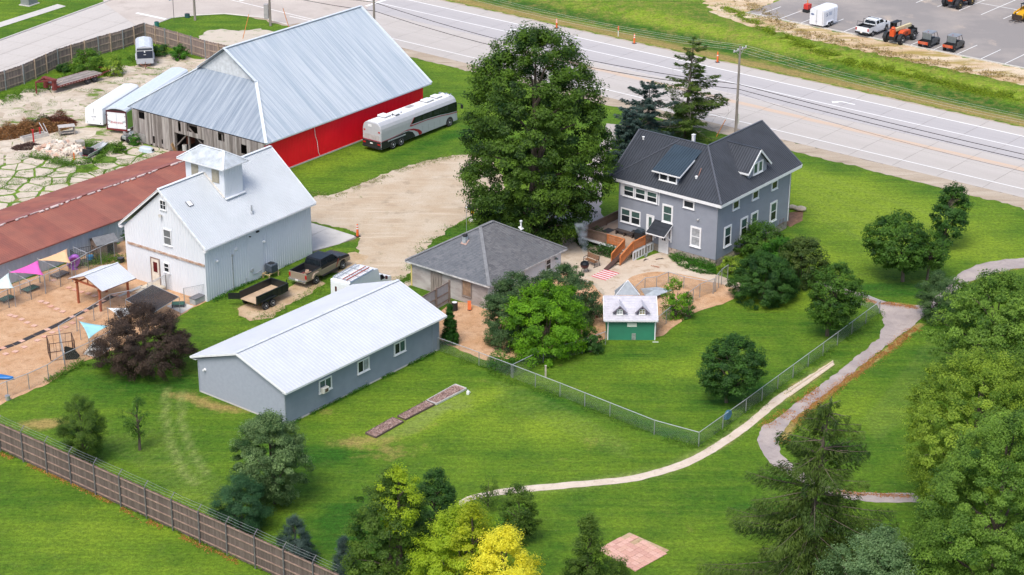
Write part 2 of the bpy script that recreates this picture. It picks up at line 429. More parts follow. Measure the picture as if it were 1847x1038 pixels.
dr = MT('ADD', MT('MULTIPLY', AT('dry'), 1.2), MT('MULTIPLY', MT('SUBTRACT', N(.8, 7, .78, seed=21), .5), 1.7))
col = MX(MR(dr, .30, .85, 0, .88), col, (.33, .235, .085))
tk = MT('MULTIPLY', AT('track'), MR(N(1.6, 5, .7, seed=13), .25, .5))
col = MX(MR(tk, .0, .8, 0, .8), col, (.20, .25, .07))
clv = MR(N(6.5, 2, .5, seed=41), .73, .79, 0, .5); col = MX(clv, col, (.42, .42, .25))
swt = N(1.3, 4, .6, 50, (.16, 2.4, 1), 61); swt2 = N(1.1, 4, .6, -38, (.16, 2.2, 1), 67)
col = MX(MR(swt2, .54, .74, 0, .38), col, (.170, .235, .030))
col = MX(1.0, col, MR(swt, .34, .66, .90, 1.11), 'MULTIPLY')
col = MX(1.0, col, MR(fine, .34, .66, .62, 1.38), 'MULTIPLY')
col = MX(1.0, col, MR(blade, .34, .66, .74, 1.26), 'MULTIPLY')
l.new(col, b.inputs['Base Color'])
bn = n.new('ShaderNodeBump'); bn.inputs['Strength'].default_value = .6; bn.inputs['Distance'].default_value = .12
l.new(MT('ADD', blade, fine), bn.inputs['Height']); l.new(bn.outputs[0], b.inputs['Normal'])
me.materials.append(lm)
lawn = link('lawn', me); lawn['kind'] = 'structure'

# ---- ground materials
M_GRAVEL = mixmat('gravel', (.45, .35, .245), [((.56, .47, .36), .55, .54, .66, (R(48), (.22, 2.2, 1))), ((.36, .28, .20), .9, .55, .68, (R(48), (.2, 2.4, 1))), ((.52, .44, .34), .25, .4, .65), ((.30, .24, .17), .5, .56, .75), ((.13, .17, .04), .9, .66, .74)], bscale=7, fine=.22)
M_DIRT = mixmat('dirt', (.40, .28, .165), [((.52, .40, .27), .5, .4, .65), ((.22, .19, .07), 1.1, .55, .70), ((.11, .17, .03), .7, .64, .72)], bscale=7, fine=.25)
M_BANK = mixmat('bank_dirt', (.50, .36, .22), [((.60, .50, .37), .3, .45, .6, (R(-39), (.3, 1.3, 1))), ((.33, .25, .08), .45, .50, .62, (R(-39), (.35, 1.2, 1))), ((.15, .20, .03), 1.0, .60, .70), ((.38, .22, .10), 1.3, .62, .72)], bscale=5, fine=.28)
M_MULCH = mixmat('mulch', (.48, .285, .155), [((.55, .36, .225), .5, .4, .65), ((.37, .205, .10), 1.5, .5, .72)], bscale=11, fine=.42, bump=.6)
M_SHOULD = mixmat('shoulder', (.37, .30, .225), [((.46, .39, .31), .4, .4, .65, (R(-39), (.3, 1.4, 1))), ((.25, .20, .14), .7, .55, .7, (R(-39), (.3, 1.4, 1)))], bscale=7, fine=.2)
M_YARD = mixmat('yard_soil', (.43, .355, .275), [((.50, .43, .34), .3, .4, .65), ((.32, .245, .17), .8, .54, .72), ((.125, .19, .03), .55, .545, .59, (R(20), (.6, 1.4, 1)))], bscale=6, fine=.2)
M_WEED = mixmat('weedy_soil', (.10, .18, .025), [((.15, .25, .02), .5, .45, .6), ((.28, .22, .10), .9, .57, .72)], bscale=8, fine=.35)
M_CONC = mixmat('road_concrete', (.45, .415, .385), [((.505, .47, .44), .12, .4, .62, (R(-39), (.25, 1.6, 1))), ((.385, .35, .32), .3, .54, .74, (R(-39), (.2, 1.6, 1)))], bscale=4, fine=.07, bump=.1)
M_CONCW = mixmat('worn_concrete', (.415, .395, .395), [((.48, .45, .44), .12, .42, .64, (R(-39), (.2, 1.6, 1))), ((.35, .335, .335), .3, .52, .74, (R(-39), (.2, 2.2, 1)))], bscale=4, fine=.07, bump=.1)
M_CONCP = mixmat('peach_concrete', (.55, .42, .32), [((.48, .41, .36), .2, .4, .6, (R(-39), (.25, 1.6, 1)))], bscale=4, fine=.07, bump=.1)
M_JOINT = mat('joint', (.20, .17, .145), .9)
M_PAD = mixmat('pad_concrete', (.50, .48, .455), [((.56, .535, .50), .4, .4, .65), ((.42, .40, .37), 1.2, .55, .75)], bscale=6, fine=.06, bump=.1)
M_PATIO = mixmat('patio_concrete', (.50, .41, .32), [((.57, .49, .40), .5, .4, .65), ((.36, .26, .18), 1.0, .53, .72), ((.30, .22, .13), 3.0, .62, .72)], bscale=7, fine=.12, bump=.15)
M_SLAB = mixmat('broken_slab', (.50, .43, .345), [((.14, .20, .035), .42, .60, .63, (R(20), (.5, 1.5, 1))), ((.58, .51, .42), .8, .4, .65), ((.40, .33, .26), 1.6, .53, .73)], bscale=7, fine=.13, bump=.2)
M_ASPH = mixmat('parking_asphalt', (.255, .235, .225), [((.34, .305, .28), .1, .45, .65), ((.43, .36, .30), .35, .60, .74, (R(-39), (1, .5, 1)))], bscale=9, fine=.10, bump=.15)
M_PATH = mixmat('path_asphalt', (.33, .285, .275), [((.42, .36, .33), .5, .42, .65), ((.26, .22, .21), 1.0, .54, .74)], bscale=9, fine=.14, bump=.2)
M_PATHW = mixmat('path_concrete', (.56, .47, .38), [((.62, .54, .45), 1, .4, .65), ((.45, .36, .27), 2, .55, .7)], bscale=9, fine=.1)
M_WHITE = mat('road_paint', (.78, .78, .76), .6, var=.06, scale=5)

# ---- highway: bed, slabs, paint
T0, T1 = -222, -58
def strip(mb, t0, t1, s0, s1, z): mb.quad(hw(t0,s0,z), hw(t1,s0,z), hw(t1,s1,z), hw(t0,s1,z))
mb = MB(); strip(mb, T0-300, T1+300, 175.6, 196.4, .006)
highway = mb.build('highway', M_JOINT, kind='structure')
SL = {}
rows = [(175.7, 178, 'c'), (178, 182.1, 'c'), (182.1, 186.1, 'c'), (186.1, 189.9, 'w'), (189.9, 193.6, 'w'), (193.6, 196.3, 'c')]
for (s0, s1, kk) in rows:
    g = .045; mb = MB(); mb.box(g/2, s0-s0+g/2, 0, 5.2-g/2, s1-s0-g/2, .012); SL[s0] = mb.mesh('slab', M_CONCW if kk == 'w' else M_CONC)
mbx = MB(); mbx.box(.02, .02, 0, 5.18, 1.05, .004); peach = mbx.mesh('worn_patch', M_CONCP)
ang = math.atan2(HW_U.y, HW_U.x)
k = 0; t = T0
while t < T1:
    for (s0, s1, kk) in rows:
        if t < -192 and s0 < 178: continue
        o = link('slab', SL[s0], highway, Matrix.Translation(hw(t+(.9 if s0 > 186 else 0), s0, .006+rnd.uniform(0, .003))) @ Matrix.Rotation(ang, 4, 'Z'))
    if t > -150:
        s = 183.0+max(0, (-100-t))*.012
        link('worn_patch', peach, highway, Matrix.Translation(hw(t, s, .022)) @ Matrix.Rotation(ang, 4, 'Z'))
    t += 5.2
for d0, d1 in ((-220, T0-.1), (T1+5.4, T1+160)):
    pass
def paint(name, boxes, parent, z=.026, m=None):
    mb = MB()
    for (t0, t1, s0, s1) in boxes: mb.box(0, 0, 0, 1, 1, 1, Matrix(((HW_U.x*(t1-t0), HW_N.x*(s1-s0), 0, hw(t0,s0).x), (HW_U.y*(t1-t0), HW_N.y*(s1-s0), 0, hw(t0,s0).y), (0, 0, .004, z), (0, 0, 0, 1))))
    return mb.build(name, m or M_WHITE, parent)
paint('lane_line', [(T0, T1+20, 177.95, 178.10)], highway)
paint('lane_line', [(-188, T1+20, 189.82, 189.99)], highway)
paint('lane_line', [(T0, T1+20, 193.55, 193.75)], highway)
M_FAINT = mat('worn_paint', (.56, .52, .48), .7, var=.12, scale=2)
paint('lane_line', [(-150, -112, 186.0, 186.14)], highway, m=M_FAINT)
paint('lane_line', [(-186+k*6.0, -184.2+k*6.0, 184.3, 184.4) for k in range(9)], highway, m=M_FAINT)
def arrow(t, s, flip):
    f = flip; pts = [(0,-.12),(1.5,-.12),(1.9,.1),(2.1,.5),(2.4,.5),(1.95,1.1),(1.5,.5),(1.75,.5),(1.6,.25),(1.4,.12),(0,.12)]
    mb = MB(); P = [(x*f*1.15, y*f*1.1) for x, y in pts]
    if f < 0: P = [(x, y) for x, y in P]
    mb.prism(P, 0, .004); return mb.build('turn_arrow', M_WHITE, highway, M=Matrix.Translation(hw(t, s, .026)) @ Matrix.Rotation(ang, 4, 'Z'))
p = G(943, 55); arrow(p.dot(HW_U)+1.1, p.dot(HW_N), -1)
p = G(1527, 186); arrow(p.dot(HW_U)+1.1, p.dot(HW_N), -1)
paint('lane_line', [(-193.5, -193.1, 178.4, 189.5)], highway)
mb = MB(); strip(mb, -208, T1+200, 172.9, 175.65, .008)
W_ = rough_poly([hw(-193, 173.6), hw(T1+40, 172.6), hw(T1+40, 175.75), hw(-193, 175.75)], .5, .3, 3)
sheet('dirt_shoulder', [(p.x, p.y) for p in W_], .012, M_SHOULD, amp=0, plan=False)
W_ = rough_poly([hw(-200, 196.2), hw(T1+40, 196.2), hw(T1+40, 196.7), hw(-200, 196.7)], .5, .22, 5)
sheet('gravel_shoulder', [(p.x, p.y) for p in W_], .008, M_SHOULD, amp=0, plan=False)

# ---- side street and junction
SD, SNm = Vector((.447, .894, 0)), Vector((.894, -.447, 0)); SO = Vector((-64.6, 240.4, 0))
sang = math.atan2(SD.y, SD.x)
mb = MB(); a = SO-SD*120; b_ = SO+SD*90
mb.quad(a, a+SNm*12.6, b_+SNm*12.6, b_)
street = mb.build('side_street', M_JOINT, kind='structure')
for q in street.data.vertices: q.co.z = .004
mb = MB(); mb.box(.02, -4.18+.02, 0, 4.48, -.02, .012); sl = mb.mesh('slab', M_CONC)
for i in range(-9, 6):
    for j in range(3):
        o = SO+SD*(i*4.5)+SNm*(j*4.2); link('slab', sl, street, Matrix.Translation(o+Vector((0, 0, .004+rnd.uniform(0, .003)))) @ Matrix.Rotation(sang, 4, 'Z'))
mb = MB()
mb.cbox(SO-SD*60+SNm*-.1+Vector((0, 0, .05)), (1, 1, 1)); mb = MB()
mb.box(-110, 0, 0, 62, .22, .13, Matrix.Translation(SO) @ Matrix.Rotation(sang, 4, 'Z')); mb.build('kerb', M_PAD, kind='structure')
M_JUNC = mixmat('junction_concrete', (.45, .395, .355), [((.51, .455, .41), .15, .4, .62), ((.39, .34, .30), .3, .55, .74)], bscale=4, fine=.07, bump=.1)
sheet('junction_road', [(190,8),(235,40),(262,57),(283,43),(310,33),(350,29),(405,26),(445,30),(475,33),(520,46),(555,38),(640,30),(700,-10),(700,-60),(150,-60)], .028, M_JUNC, amp=.0, smooth=0)
mb = MB()
for (x0, y0, x1, y1, wd) in [(246,24,302,36,.55),(660,12,715,-6,.5),(330+192,30,563,39,.2)]:
    a, b_ = G(x0, y0), G(x1, y1); d = (b_-a).normalized(); nn = Vector((-d.y, d.x, 0))*wd/2
    mb.add([a-nn+Vector((0,0,.036)), b_-nn+Vector((0,0,.036)), b_+nn+Vector((0,0,.036)), a+nn+Vector((0,0,.036))], [(0,1,2,3)])
mb.build('stop_bar', M_WHITE, kind='structure')
# kerb line round the island of grass
isl = [(262,56),(283,43),(310,33),(350,29),(405,26),(445,30),(475,33),(520,46)]
pts = [G(*p)+Vector((0,0,.06)) for p in isl]
mb = MB(); mb.tube(pts, .11, 4); mb.build('kerb', M_PAD, kind='structure')
sheet('old_pavement', [(358,70),(372,55),(400,52),(430,56),(470,52),(500,60),(480,75),(420,90),(380,85)], .006, mixmat('weathered_pavement', (.46,.40,.33), [((.12,.2,.03), .6, .5, .56), ((.52,.46,.38), .5, .3, .5)], fine=.15), amp=.3)
# sidewalk top left with joints
side = sheet('sidewalk', [(-60,62),(0,41),(104,8),(119,12),(0,50),(-60,72)], .03, M_PAD, amp=0)
# ---- driveway, apron, worn ground
sheet('gravel_driveway', [(540,395),(562,352),(600,353),(655,330),(700,312),(760,292),(835,277),(880,285),(905,310),(910,350),(880,368),(845,392),(822,405),(795,425),(768,446),(760,465),(742,488),(715,515),(680,520),(650,480),(642,452),(652,432),(640,418),(600,408)], .006, M_GRAVEL, amp=.22, step=.22, seed=2, smooth=1)
sheet('gravel_lane', [(985,400),(1000,350),(1060,300),(1092,250),(1095,222),(1130,228),(1108,262),(1090,285),(1086,330),(1082,380),(1092,396),(1065,410),(1040,438),(1005,443),(985,430)], .006, mixmat('grey_gravel', (.36,.32,.30), [((.44,.40,.37), .4, .4, .65)], fine=.15), amp=.25, seed=4)
apron = sheet('concrete_apron', [(556,400),(645,428),(640,432),(556,458)], .012, M_JOINT, amp=0)
for nm, q in (('slab', [(556,402),(593,412),(556,428)]), ('slab', [(593.5,412),(643,427.5),(612,441),(556,455.5),(556,429)])):
    sheet(nm, q, .05, M_PAD, amp=0, parent=apron, thick=.05)
sheet('worn_dirt', [(425,556),(445,548),(470,552),(500,535),(530,515),(560,500),(590,512),(560,528),(530,545),(490,572),(450,580),(430,570)], .007, M_DIRT, amp=.3, seed=6)
sheet('worn_dirt', [(596,470),(640,455),(665,462),(650,478),(625,490),(600,492)], .007, M_DIRT, amp=.3, seed=8)
sheet('foot_pad', [(704,520),(745,503),(748,512),(712,528)], .02, M_PATIO, amp=0)
# ---- cracked yard: soil bed, then every broken slab a piece
yard_px = [(-110,250),(-60,222),(0,200),(55,176),(110,164),(150,150),(190,138),(222,128),(250,117),(276,98),(318,96),(372,112),(410,140),(330,230),(330,300),(235,330),(120,362),(0,402),(-60,432),(-110,440)]
yard = sheet('cracked_yard', yard_px, .006, M_YARD, amp=.4, seed=9)
weedy = sheet('weedy_ground', [(-80,330),(0,300),(60,275),(150,262),(240,255),(330,270),(330,310),(235,335),(120,366),(0,408),(-80,440)], .010, M_WEED, amp=.5, seed=10)
yw = [G(*p) for p in yard_px]; vr = random.Random(5)
low = [G(*p) for p in [(-80,262),(0,262),(60,262),(130,268),(200,258),(250,262),(330,285),(330,310),(235,335),(120,366),(0,408),(-80,440)]]
cells = []; seeds = []
x0, x1 = min(p.x for p in yw), max(p.x for p in yw); y0, y1 = min(p.y for p in yw), max(p.y for p in yw)
y_ = y0
while y_ < y1:
    x_ = x0
    while x_ < x1:
        q = (x_+vr.uniform(-.75, .75), y_+vr.uniform(-.75, .75))
        if inpoly(q[0], q[1], [(p.x, p.y) for p in yw]): seeds.append(q)
        x_ += 1.95
    y_ += 1.95
redA = G(247, 262)
def clip_cell(c, others, rad=2.6):
    poly = [(c[0]-rad, c[1]-rad), (c[0]+rad, c[1]-rad), (c[0]+rad, c[1]+rad), (c[0]-rad, c[1]+rad)]
    for o in others:
        mx, my = (c[0]+o[0])/2, (c[1]+o[1])/2; nx_, ny_ = o[0]-c[0], o[1]-c[1]
        out = []
        for i in range(len(poly)):
            a, b2 = poly[i], poly[(i+1)%len(poly)]
            da = (a[0]-mx)*nx_+(a[1]-my)*ny_; db = (b2[0]-mx)*nx_+(b2[1]-my)*ny_
            if da <= 0: out.append(a)
            if (da < 0) != (db < 0) and abs(da-db) > 1e-9:
                t = da/(da-db); out.append((a[0]+(b2[0]-a[0])*t, a[1]+(b2[1]-a[1])*t))
        poly = out
        if len(poly) < 3: return None
    return poly
SA = np.array(seeds); cnt = 0; rest = MB(); lowp = [(p.x, p.y) for p in low]
order = sorted(range(len(seeds)), key=lambda i: seeds[i][1])
for i in order:
    c = seeds[i]; d = np.hypot(SA[:, 0]-c[0], SA[:, 1]-c[1]); idx = [j for j in np.argsort(d)[1:14] if d[j] < 5.2]
    poly = clip_cell(c, [seeds[j] for j in idx])
    if not poly: continue
    inl = inpoly(c[0], c[1], lowp)
    if not inl and vr.random() < .45: continue
    if not inpoly(c[0], c[1], [(p.x, p.y) for p in yw]): continue
    sh = vr.uniform(.74, .93) if inl else vr.uniform(.93, .98)
    if inl and vr.random() < .08: continue
    pts = []
    for k in range(len(poly)):
        a, b2 = poly[k], poly[(k+1)%len(poly)]
        for f in (0, .33, .66):
            x = a[0]+(b2[0]-a[0])*f; y = a[1]+(b2[1]-a[1])*f
            jj = .12 if inl else .07
            x = c[0]+(x-c[0])*(sh+vr.uniform(-jj, jj)*.5); y = c[1]+(y-c[1])*(sh+vr.uniform(-jj, jj)*.5)
            pts.append((x, y))
    ar = sum(pts[k][0]*pts[(k+1)%len(pts)][1]-pts[(k+1)%len(pts)][0]*pts[k][1] for k in range(len(pts)))
    if ar < 0: pts = pts[::-1]
    z = .035 if inl else .013; z += vr.uniform(0, .015)
    try:
        if cnt < 290:
            m2 = MB(); m2.prism(pts, -.02, z); m2.build('slab', M_SLAB, yard); cnt += 1
        else: rest.prism(pts, -.02, z)
    except Exception: pass
if rest.v: o = rest.build('broken_slabs', M_SLAB, yard); o['kind'] = 'stuff'
# ---- mulched yards
sheet('mulch_yard', [(-90,600),(-60,540),(0,522),(60,498),(130,472),(170,455),(215,440),(232,425),(240,470),(262,505),(335,528),(374,543),(358,551),(316,575),(260,606),(181,643),(148,655),(92,688),(25,720),(-90,775)], .010, M_MULCH, amp=.2, seed=12)
sheet('mulch_yard', [(775,600),(795,560),(820,545),(870,548),(900,520),(1000,492),(1035,494),(1075,508),(1098,530),(1110,570),(1108,600),(1080,618),(1040,625),(1000,635),(960,640),(925,648),(880,652),(830,632),(795,615)], .010, M_MULCH, amp=.15, seed=13)
sheet('patio', [(985,432),(1040,425),(1095,440),(1150,470),(1200,452),(1235,470),(1290,495),(1352,517),(1352,532),(1300,524),(1240,520),(1150,560),(1102,575),(1095,545),(1078,512),(1040,498),(1005,492),(985,480)], .014, M_PATIO, amp=.05, seed=14)
sheet('mulch_bed', [(1118,545),(1118,522),(1135,502),(1160,492),(1195,490),(1240,497),(1300,512),(1335,524),(1320,545),(1255,562),(1215,590),(1190,612),(1150,600)], .020, M_MULCH, amp=.08, seed=15, smooth=1)
M_STONE = mat('edging_stone', (.42,.36,.28), .9, var=.25, scale=2)
# ---- footpaths
path = [(1548,537),(1582,546),(1592,570),(1594,600),(1560,632),(1510,672),(1478,697),(1440,722),(1400,757),(1372,770),(1367,795),(1370,815),(1398,842),(1440,868),(1495,893),(1560,907),(1640,907),(1700,905),(1700,893),(1640,890),(1560,889),(1512,884),(1455,855),(1412,826),(1402,800),(1412,775),(1450,740),(1500,702),(1550,664),(1600,622),(1645,590),(1664,575),(1680,560),(1700,540),(1745,512),(1775,498),(1847,482),(1900,478),(1900,462),(1847,466),(1795,470),(1745,484),(1722,500),(1690,535),(1660,556),(1600,545),(1550,528),(1440,498),(1436,510)]
sheet('asphalt_path', path, .012, M_PATH, amp=.13, step=.35, seed=16, smooth=1)
np_ = [(1502,651),(1440,690),(1400,714),(1352,758),(1300,794),(1250,824),(1200,844),(1130,861),(1050,868),(945,877),(880,886),(830,900),(820,920),(828,922),(840,905),(885,895),(950,888),(1050,879),(1130,872),(1205,855),(1255,836),(1308,804),(1360,768),(1410,725),(1448,700),(1504,659)]
sheet('narrow_path', np_, .016, M_PATHW, amp=.05, step=.35, seed=17, smooth=1)
mb = MB()
for a, b_ in (((1415,712),(1502,653)), ((1424,716),(1504,659))):
    p, q = G(*a), G(*b_); mb.tube([p+Vector((0,0,.07)), q+Vector((0,0,.07))], .07, 4)
mb.build('timber_edging', mat('pale_timber', (.62,.52,.36), .8), kind='structure')
# ---- parking lot
def lotp(t, s): p = hw(t, s); return (p.x, p.y)
tl = G(1507, 15).dot(HW_U)
sheet('parking_lot', [lotp(tl-8.5, 217.9), lotp(60, 217.9), lotp(60, 330), lotp(tl-8.5, 330)][0:0] or [lotp(-137.5, 217.9), lotp(40, 217.9), lotp(40, 330), lotp(-137.5, 330)], .012, M_ASPH, amp=0, plan=False)
mb = MB(); mb.box(0, 0, 0, 180, .28, .14, Matrix.Translation(hw(-137.5, 217.6)) @ Matrix.Rotation(ang, 4, 'Z')); mb.build('kerb', mat('kerb_concrete', (.50,.48,.44), .8), kind='structure')
bx = [(-125.9+3.23*k-.05, -125.9+3.23*k+.06, 218.1, 223.6) for k in range(-3, 14)]+[(-125.9+3.23*k-.05, -125.9+3.23*k+.06, 237.4, 248.4) for k in range(0, 16)]+[(-116, -84, 242.85, 242.97)]
o = paint('parking_line', bx, None, z=.014); o['kind'] = 'structure'
W_ = [hw(-260, 218), hw(-170, 224), hw(-160, 217.8), hw(40, 217.7), hw(40, 211.0), hw(-100, 211.6), hw(-128, 211.9), hw(-142, 213.5), hw(-152, 219), hw(-158, 232), hw(-160, 262)]
bank = [hw(-158, 262), hw(-137.6, 262), hw(-137.6, 217.7), hw(40, 217.7), hw(40, 211.3), hw(-97, 211.6), hw(-120, 211.9), hw(-133, 212.6), hw(-141, 215), hw(-147, 221), hw(-151, 232)]
sheet('dirt_bank', [(p.x, p.y) for p in bank], .008, M_BANK, amp=.5, step=.6, seed=20, plan=False)
# ---- pink paver pad
pp = [G(1078,992), G(1135,961), G(1207,993), G(1146,1032)]
mb = MB(); mb.add([p+Vector((0,0,.008)) for p in pp], [(3,2,1,0)]); pad = mb.build('paver_pad', M_DIRT, kind='structure')
M_PINK = mat('pink_paver', (.56,.30,.235), .85, var=.16, scale=.9, col2=(.66,.40,.33), bump=.1, coord='Object')
pv = [MB().box(.008,.008,0,.99,.99,.04).mesh('paver', [mat('pink_paver_%d' % q, c_, .85, var=.12, scale=5)]) for q, c_ in enumerate([(.58,.33,.26),(.63,.38,.31),(.55,.31,.25),(.60,.36,.28)])]
e1, e2 = (pp[1]-pp[0])/7, (pp[3]-pp[0])/8
for i in range(7):
    for j in range(8):
        if (i, j) in ((5, 0), (6, 0), (6, 2), (5, 2)) or rnd.random() < .03: continue
        a = pp[0]+e1*i+e2*j; b_ = e1*rnd.uniform(.95, .99); c_ = e2*rnd.uniform(.95, .99)
        Mx = Matrix(((b_.x, c_.x, 0, a.x), (b_.y, c_.y, 0, a.y), (0, 0, 1, .012+rnd.uniform(0, .012)), (0, 0, 0, 1)))
        link('paver', rnd.choice(pv), pad, Mx)
# ================================================================ BUILDINGS
M_WTRIM = mat('white_trim', (.74,.75,.77), .5, var=.05)
M_GREYS = mat('grey_siding', (.235,.255,.30), .6, var=.05, scale=1.2)
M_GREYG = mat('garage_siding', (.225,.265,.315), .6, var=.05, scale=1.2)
M_DARKROOF = mat('charcoal_metal', (.046,.052,.064), .42, var=.12, scale=.6, spec=.35)
M_DARKCAP = mat('charcoal_cap', (.085,.092,.11), .5, var=.1)
M_BLUEROOF = mat('slate_blue_metal', (.038,.060,.083), .5, var=.1, scale=.6)
M_WROOF = mat('white_metal_roof', (.53,.555,.595), .38, var=.04, scale=.5, spec=.5)
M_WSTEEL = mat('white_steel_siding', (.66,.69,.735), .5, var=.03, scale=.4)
M_GLASS = mat('window_glass', (.022,.028,.032), .12, var=.3, scale=.7, spec=.35)
M_GLASSG = mat('window_glass_curtained', (.055,.10,.09), .15, var=.3, scale=1.5, spec=.35)
M_GLASSW = mat('window_glass_blinds', (.30,.32,.34), .15, var=.3, scale=3, spec=.5)
M_BLACK = mat('black_plastic', (.02,.021,.023), .5, var=.1)
M_FOUND = mat('foundation_stone', (.34,.28,.235), .9, var=.25, scale=1.2, bump=.4)
M_GALV = mat('galvanised', (.50,.52,.54), .4, .6, var=.12, scale=4)
WCACHE = {}
def window(parent, T, x, z, w, h, kind='hung', fr=.11, m=None, proud=.10, glass=(None, None)):
    m = m or M_WTRIM; key = ('w', round(w,2), round(h,2), kind, fr, m.name)
    if key not in WCACHE:
        mb = MB().use(m); a = fr
        mb.box(0,-proud,0,a,0,h); mb.box(w-a,-proud,0,w,0,h); mb.box(a,-proud,h-a*1.1,w-a,0,h); mb.box(a,-proud,0,w-a,0,a*.9)
        if kind in ('hung',): mb.box(a,-proud*.75,h*.5-.03,w-a,-.015,h*.5+.03)
        if kind == 'slide': mb.box(w*.5-.035,-proud*.75,a*.9,w*.5+.035,-.015,h-a)
        if kind == 'four': mb.box(w*.5-.02,-proud*.75,a*.9,w*.5+.02,-.015,h-a); mb.box(a,-proud*.7,h*.5-.02,w-a,-.015,h*.5+.02)
        p = MB(); 
        if kind == 'hung': panes = [(a,a*.9,w-2*a,h*.5-.03-a*.9), (a,h*.5+.03,w-2*a,h*.5-.03-a*1.1)]
        elif kind == 'slide': panes = [(a,a*.9,w*.5-.035-a,h-a*2), (w*.5+.035,a*.9,w*.5-.035-a,h-a*2)]
        else: panes = [(a,a*.9,w-2*a,h-a*2)]
        WCACHE[key] = (mb.mesh('window'), panes)
        s = MB(); s.box(-.04,-proud-.05,-.05,w+.04,0,-.003); WCACHE[key+('s',)] = s.mesh('sill', m)
    me, panes = WCACHE[key]
    o = link('window', me, parent, T @ Matrix.Translation((x, 0, z)))
    link('sill', WCACHE[key+('s',)], o)
    for i, (px, pz, pw, ph) in enumerate(panes):
        g = glass[i] if i < len(glass) and glass[i] else M_GLASS
        k = ('p', round(pw,3), round(ph,3), g.name)
        if k not in WCACHE: q = MB(); q.box(0,-.052,0,pw,-.038,ph); WCACHE[k] = q.mesh('pane', g)
        link('pane', WCACHE[k], o, Matrix.Translation((px, 0, pz)))
    return o
def door(parent, T, x, z, w, h, m=None, fr=.1, frm=None, lite=None, name='door', glass=None):
    mb = MB().use(frm or M_WTRIM); mb.box(0,-.08,0,fr,0,h); mb.box(w-fr,-.08,0,w,0,h); mb.box(fr,-.08,h-fr,w-fr,0,h)
    mb.use(m or M_WTRIM); mb.box(fr,-.055,0,w-fr,-.003,h-fr)
    o = mb.build(name, None, parent, M=T @ Matrix.Translation((x,0,z)))
    if lite:
        lx, lz, lw, lh, gr = lite; q = MB(); q.box(lx,-.066,lz,lx+lw,-.056,lz+lh); q.build('pane', glass or M_GLASS, o)
        if gr:
            q = MB(); q.box(lx+lw/2-.02,-.08,lz,lx+lw/2+.02,-.067,lz+lh); q.box(lx,-.078,lz+lh/2-.02,lx+lw,-.0675,lz+lh/2+.02); q.build('glazing_bar', M_WTRIM, o)
    q = MB(); q.box(w-fr-.14,-.1,1.0,w-fr-.08,-.046,1.06); q.build('handle', M_GALV, o)
    return o
def wall(parent, poly, m, prof=LAP, pitch=.15, vertical=False, name='wall', udir=None, off=0):
    P = [Vector(p) for p in poly]; mb = MB()
    u = udir or ((0,0,1) if not vertical else tuple((P[1]-P[0])))
    clad(mb, P, u, prof, pitch, off, .05)
    return mb.build(name, m, parent)
def slope(parent, poly, m, prof=RIB, pitch=.3, name='roof', udir=None, mb=None, thick=.05, off=0):
    P = [Vector(p) for p in poly]
    if (P[1]-P[0]).cross(P[2]-P[0]).z < 0: P = [P[0]]+P[:0:-1]
    b = mb or MB(); n = (P[1]-P[0]).cross(P[2]-P[0]).normalized(); u = udir or n.cross(Vector((0,0,1)))
    if prof == 'COURSE': u = Vector((0,0,1))-n*n.z; prof = [(0,.0),(.02,.022),(1,.0)]
    clad(b, P, u, prof, pitch, off, thick)
    return None if mb else b.build(name, m, parent)
def beam(mb, a, b_, w_, h_):                   # square timber between two points
    a, b_ = Vector(a), Vector(b_); d = (b_-a); L = d.length; q = d.to_track_quat('X', 'Z').to_matrix().to_4x4()
    mb.box(0,-w_/2,-h_/2,L,w_/2,h_/2, (mb.T if mb.T is not None else Matrix()) @ Matrix.Translation(a) @ q)
def fascia(parent, pts, h=.26, w_=.05, m=None, name='fascia', drop=.0):
    mb = MB()
    for a, b_ in zip(pts[:-1], pts[1:]): beam(mb, Vector(a)-Vector((0,0,h/2+drop)), Vector(b_)-Vector((0,0,h/2+drop)), w_, h)
    return mb.build(name, m or M_WTRIM, parent)

# ---------------------------------------------------------------- grey farmhouse
p = G(1289.6, 482.4)
H = thing('farmhouse', 'two-storey grey farmhouse with charcoal metal roof, white window trim and a rear deck', 'house', (p.x, p.y, 0), .91)
LX, LY, WX, WY, ZW = 12.9, 10.8, 8.8, 8.3, 6.15
rz_, ez, dz = 9.65, 6.25, .02
e0, e1, f0, f1 = -.35, 13.95, -.55, 11.75
slope(H, [(e0,f0,ez),(4.4,4.1,rz_),(4.4,f1,rz_),(e0,f1,ez)], M_DARKROOF, RIBH, .27)
slope(H, [(e0,f0,ez),(e1,f0,ez),(e1,4.1,rz_),(4.4,4.1,rz_)], M_DARKROOF, RIBH, .27)
slope(H, [(4.4,4.1,rz_),(9.15,8.75,ez),(9.15,f1,ez),(4.4,f1,rz_)], M_DARKROOF, RIBH, .27)
slope(H, [(4.4,4.1,rz_),(e1,4.1,rz_),(e1,8.75,ez),(9.15,8.75,ez)], M_DARKROOF, RIBH, .27)
mb = MB()
for a, b_ in [((e0,f0,ez),(4.4,4.1,rz_)), ((4.4,4.1,rz_),(4.4,f1,rz_)), ((4.4,4.1,rz_),(e1,4.1,rz_)), ((e1,4.1,rz_),(e1,f0,ez)), ((e1,4.1,rz_),(e1,8.75,ez)), ((4.4,f1,rz_),(e0,f1,ez)), ((e0+.2,f1-.25,ez+.14),(4.3,7.1,rz_-.05))]:
    beam(mb, Vector(a)+Vector((0,0,.05)), Vector(b_)+Vector((0,0,.05)), .16, .05)
mb.build('ridge_cap', M_DARKCAP, H)
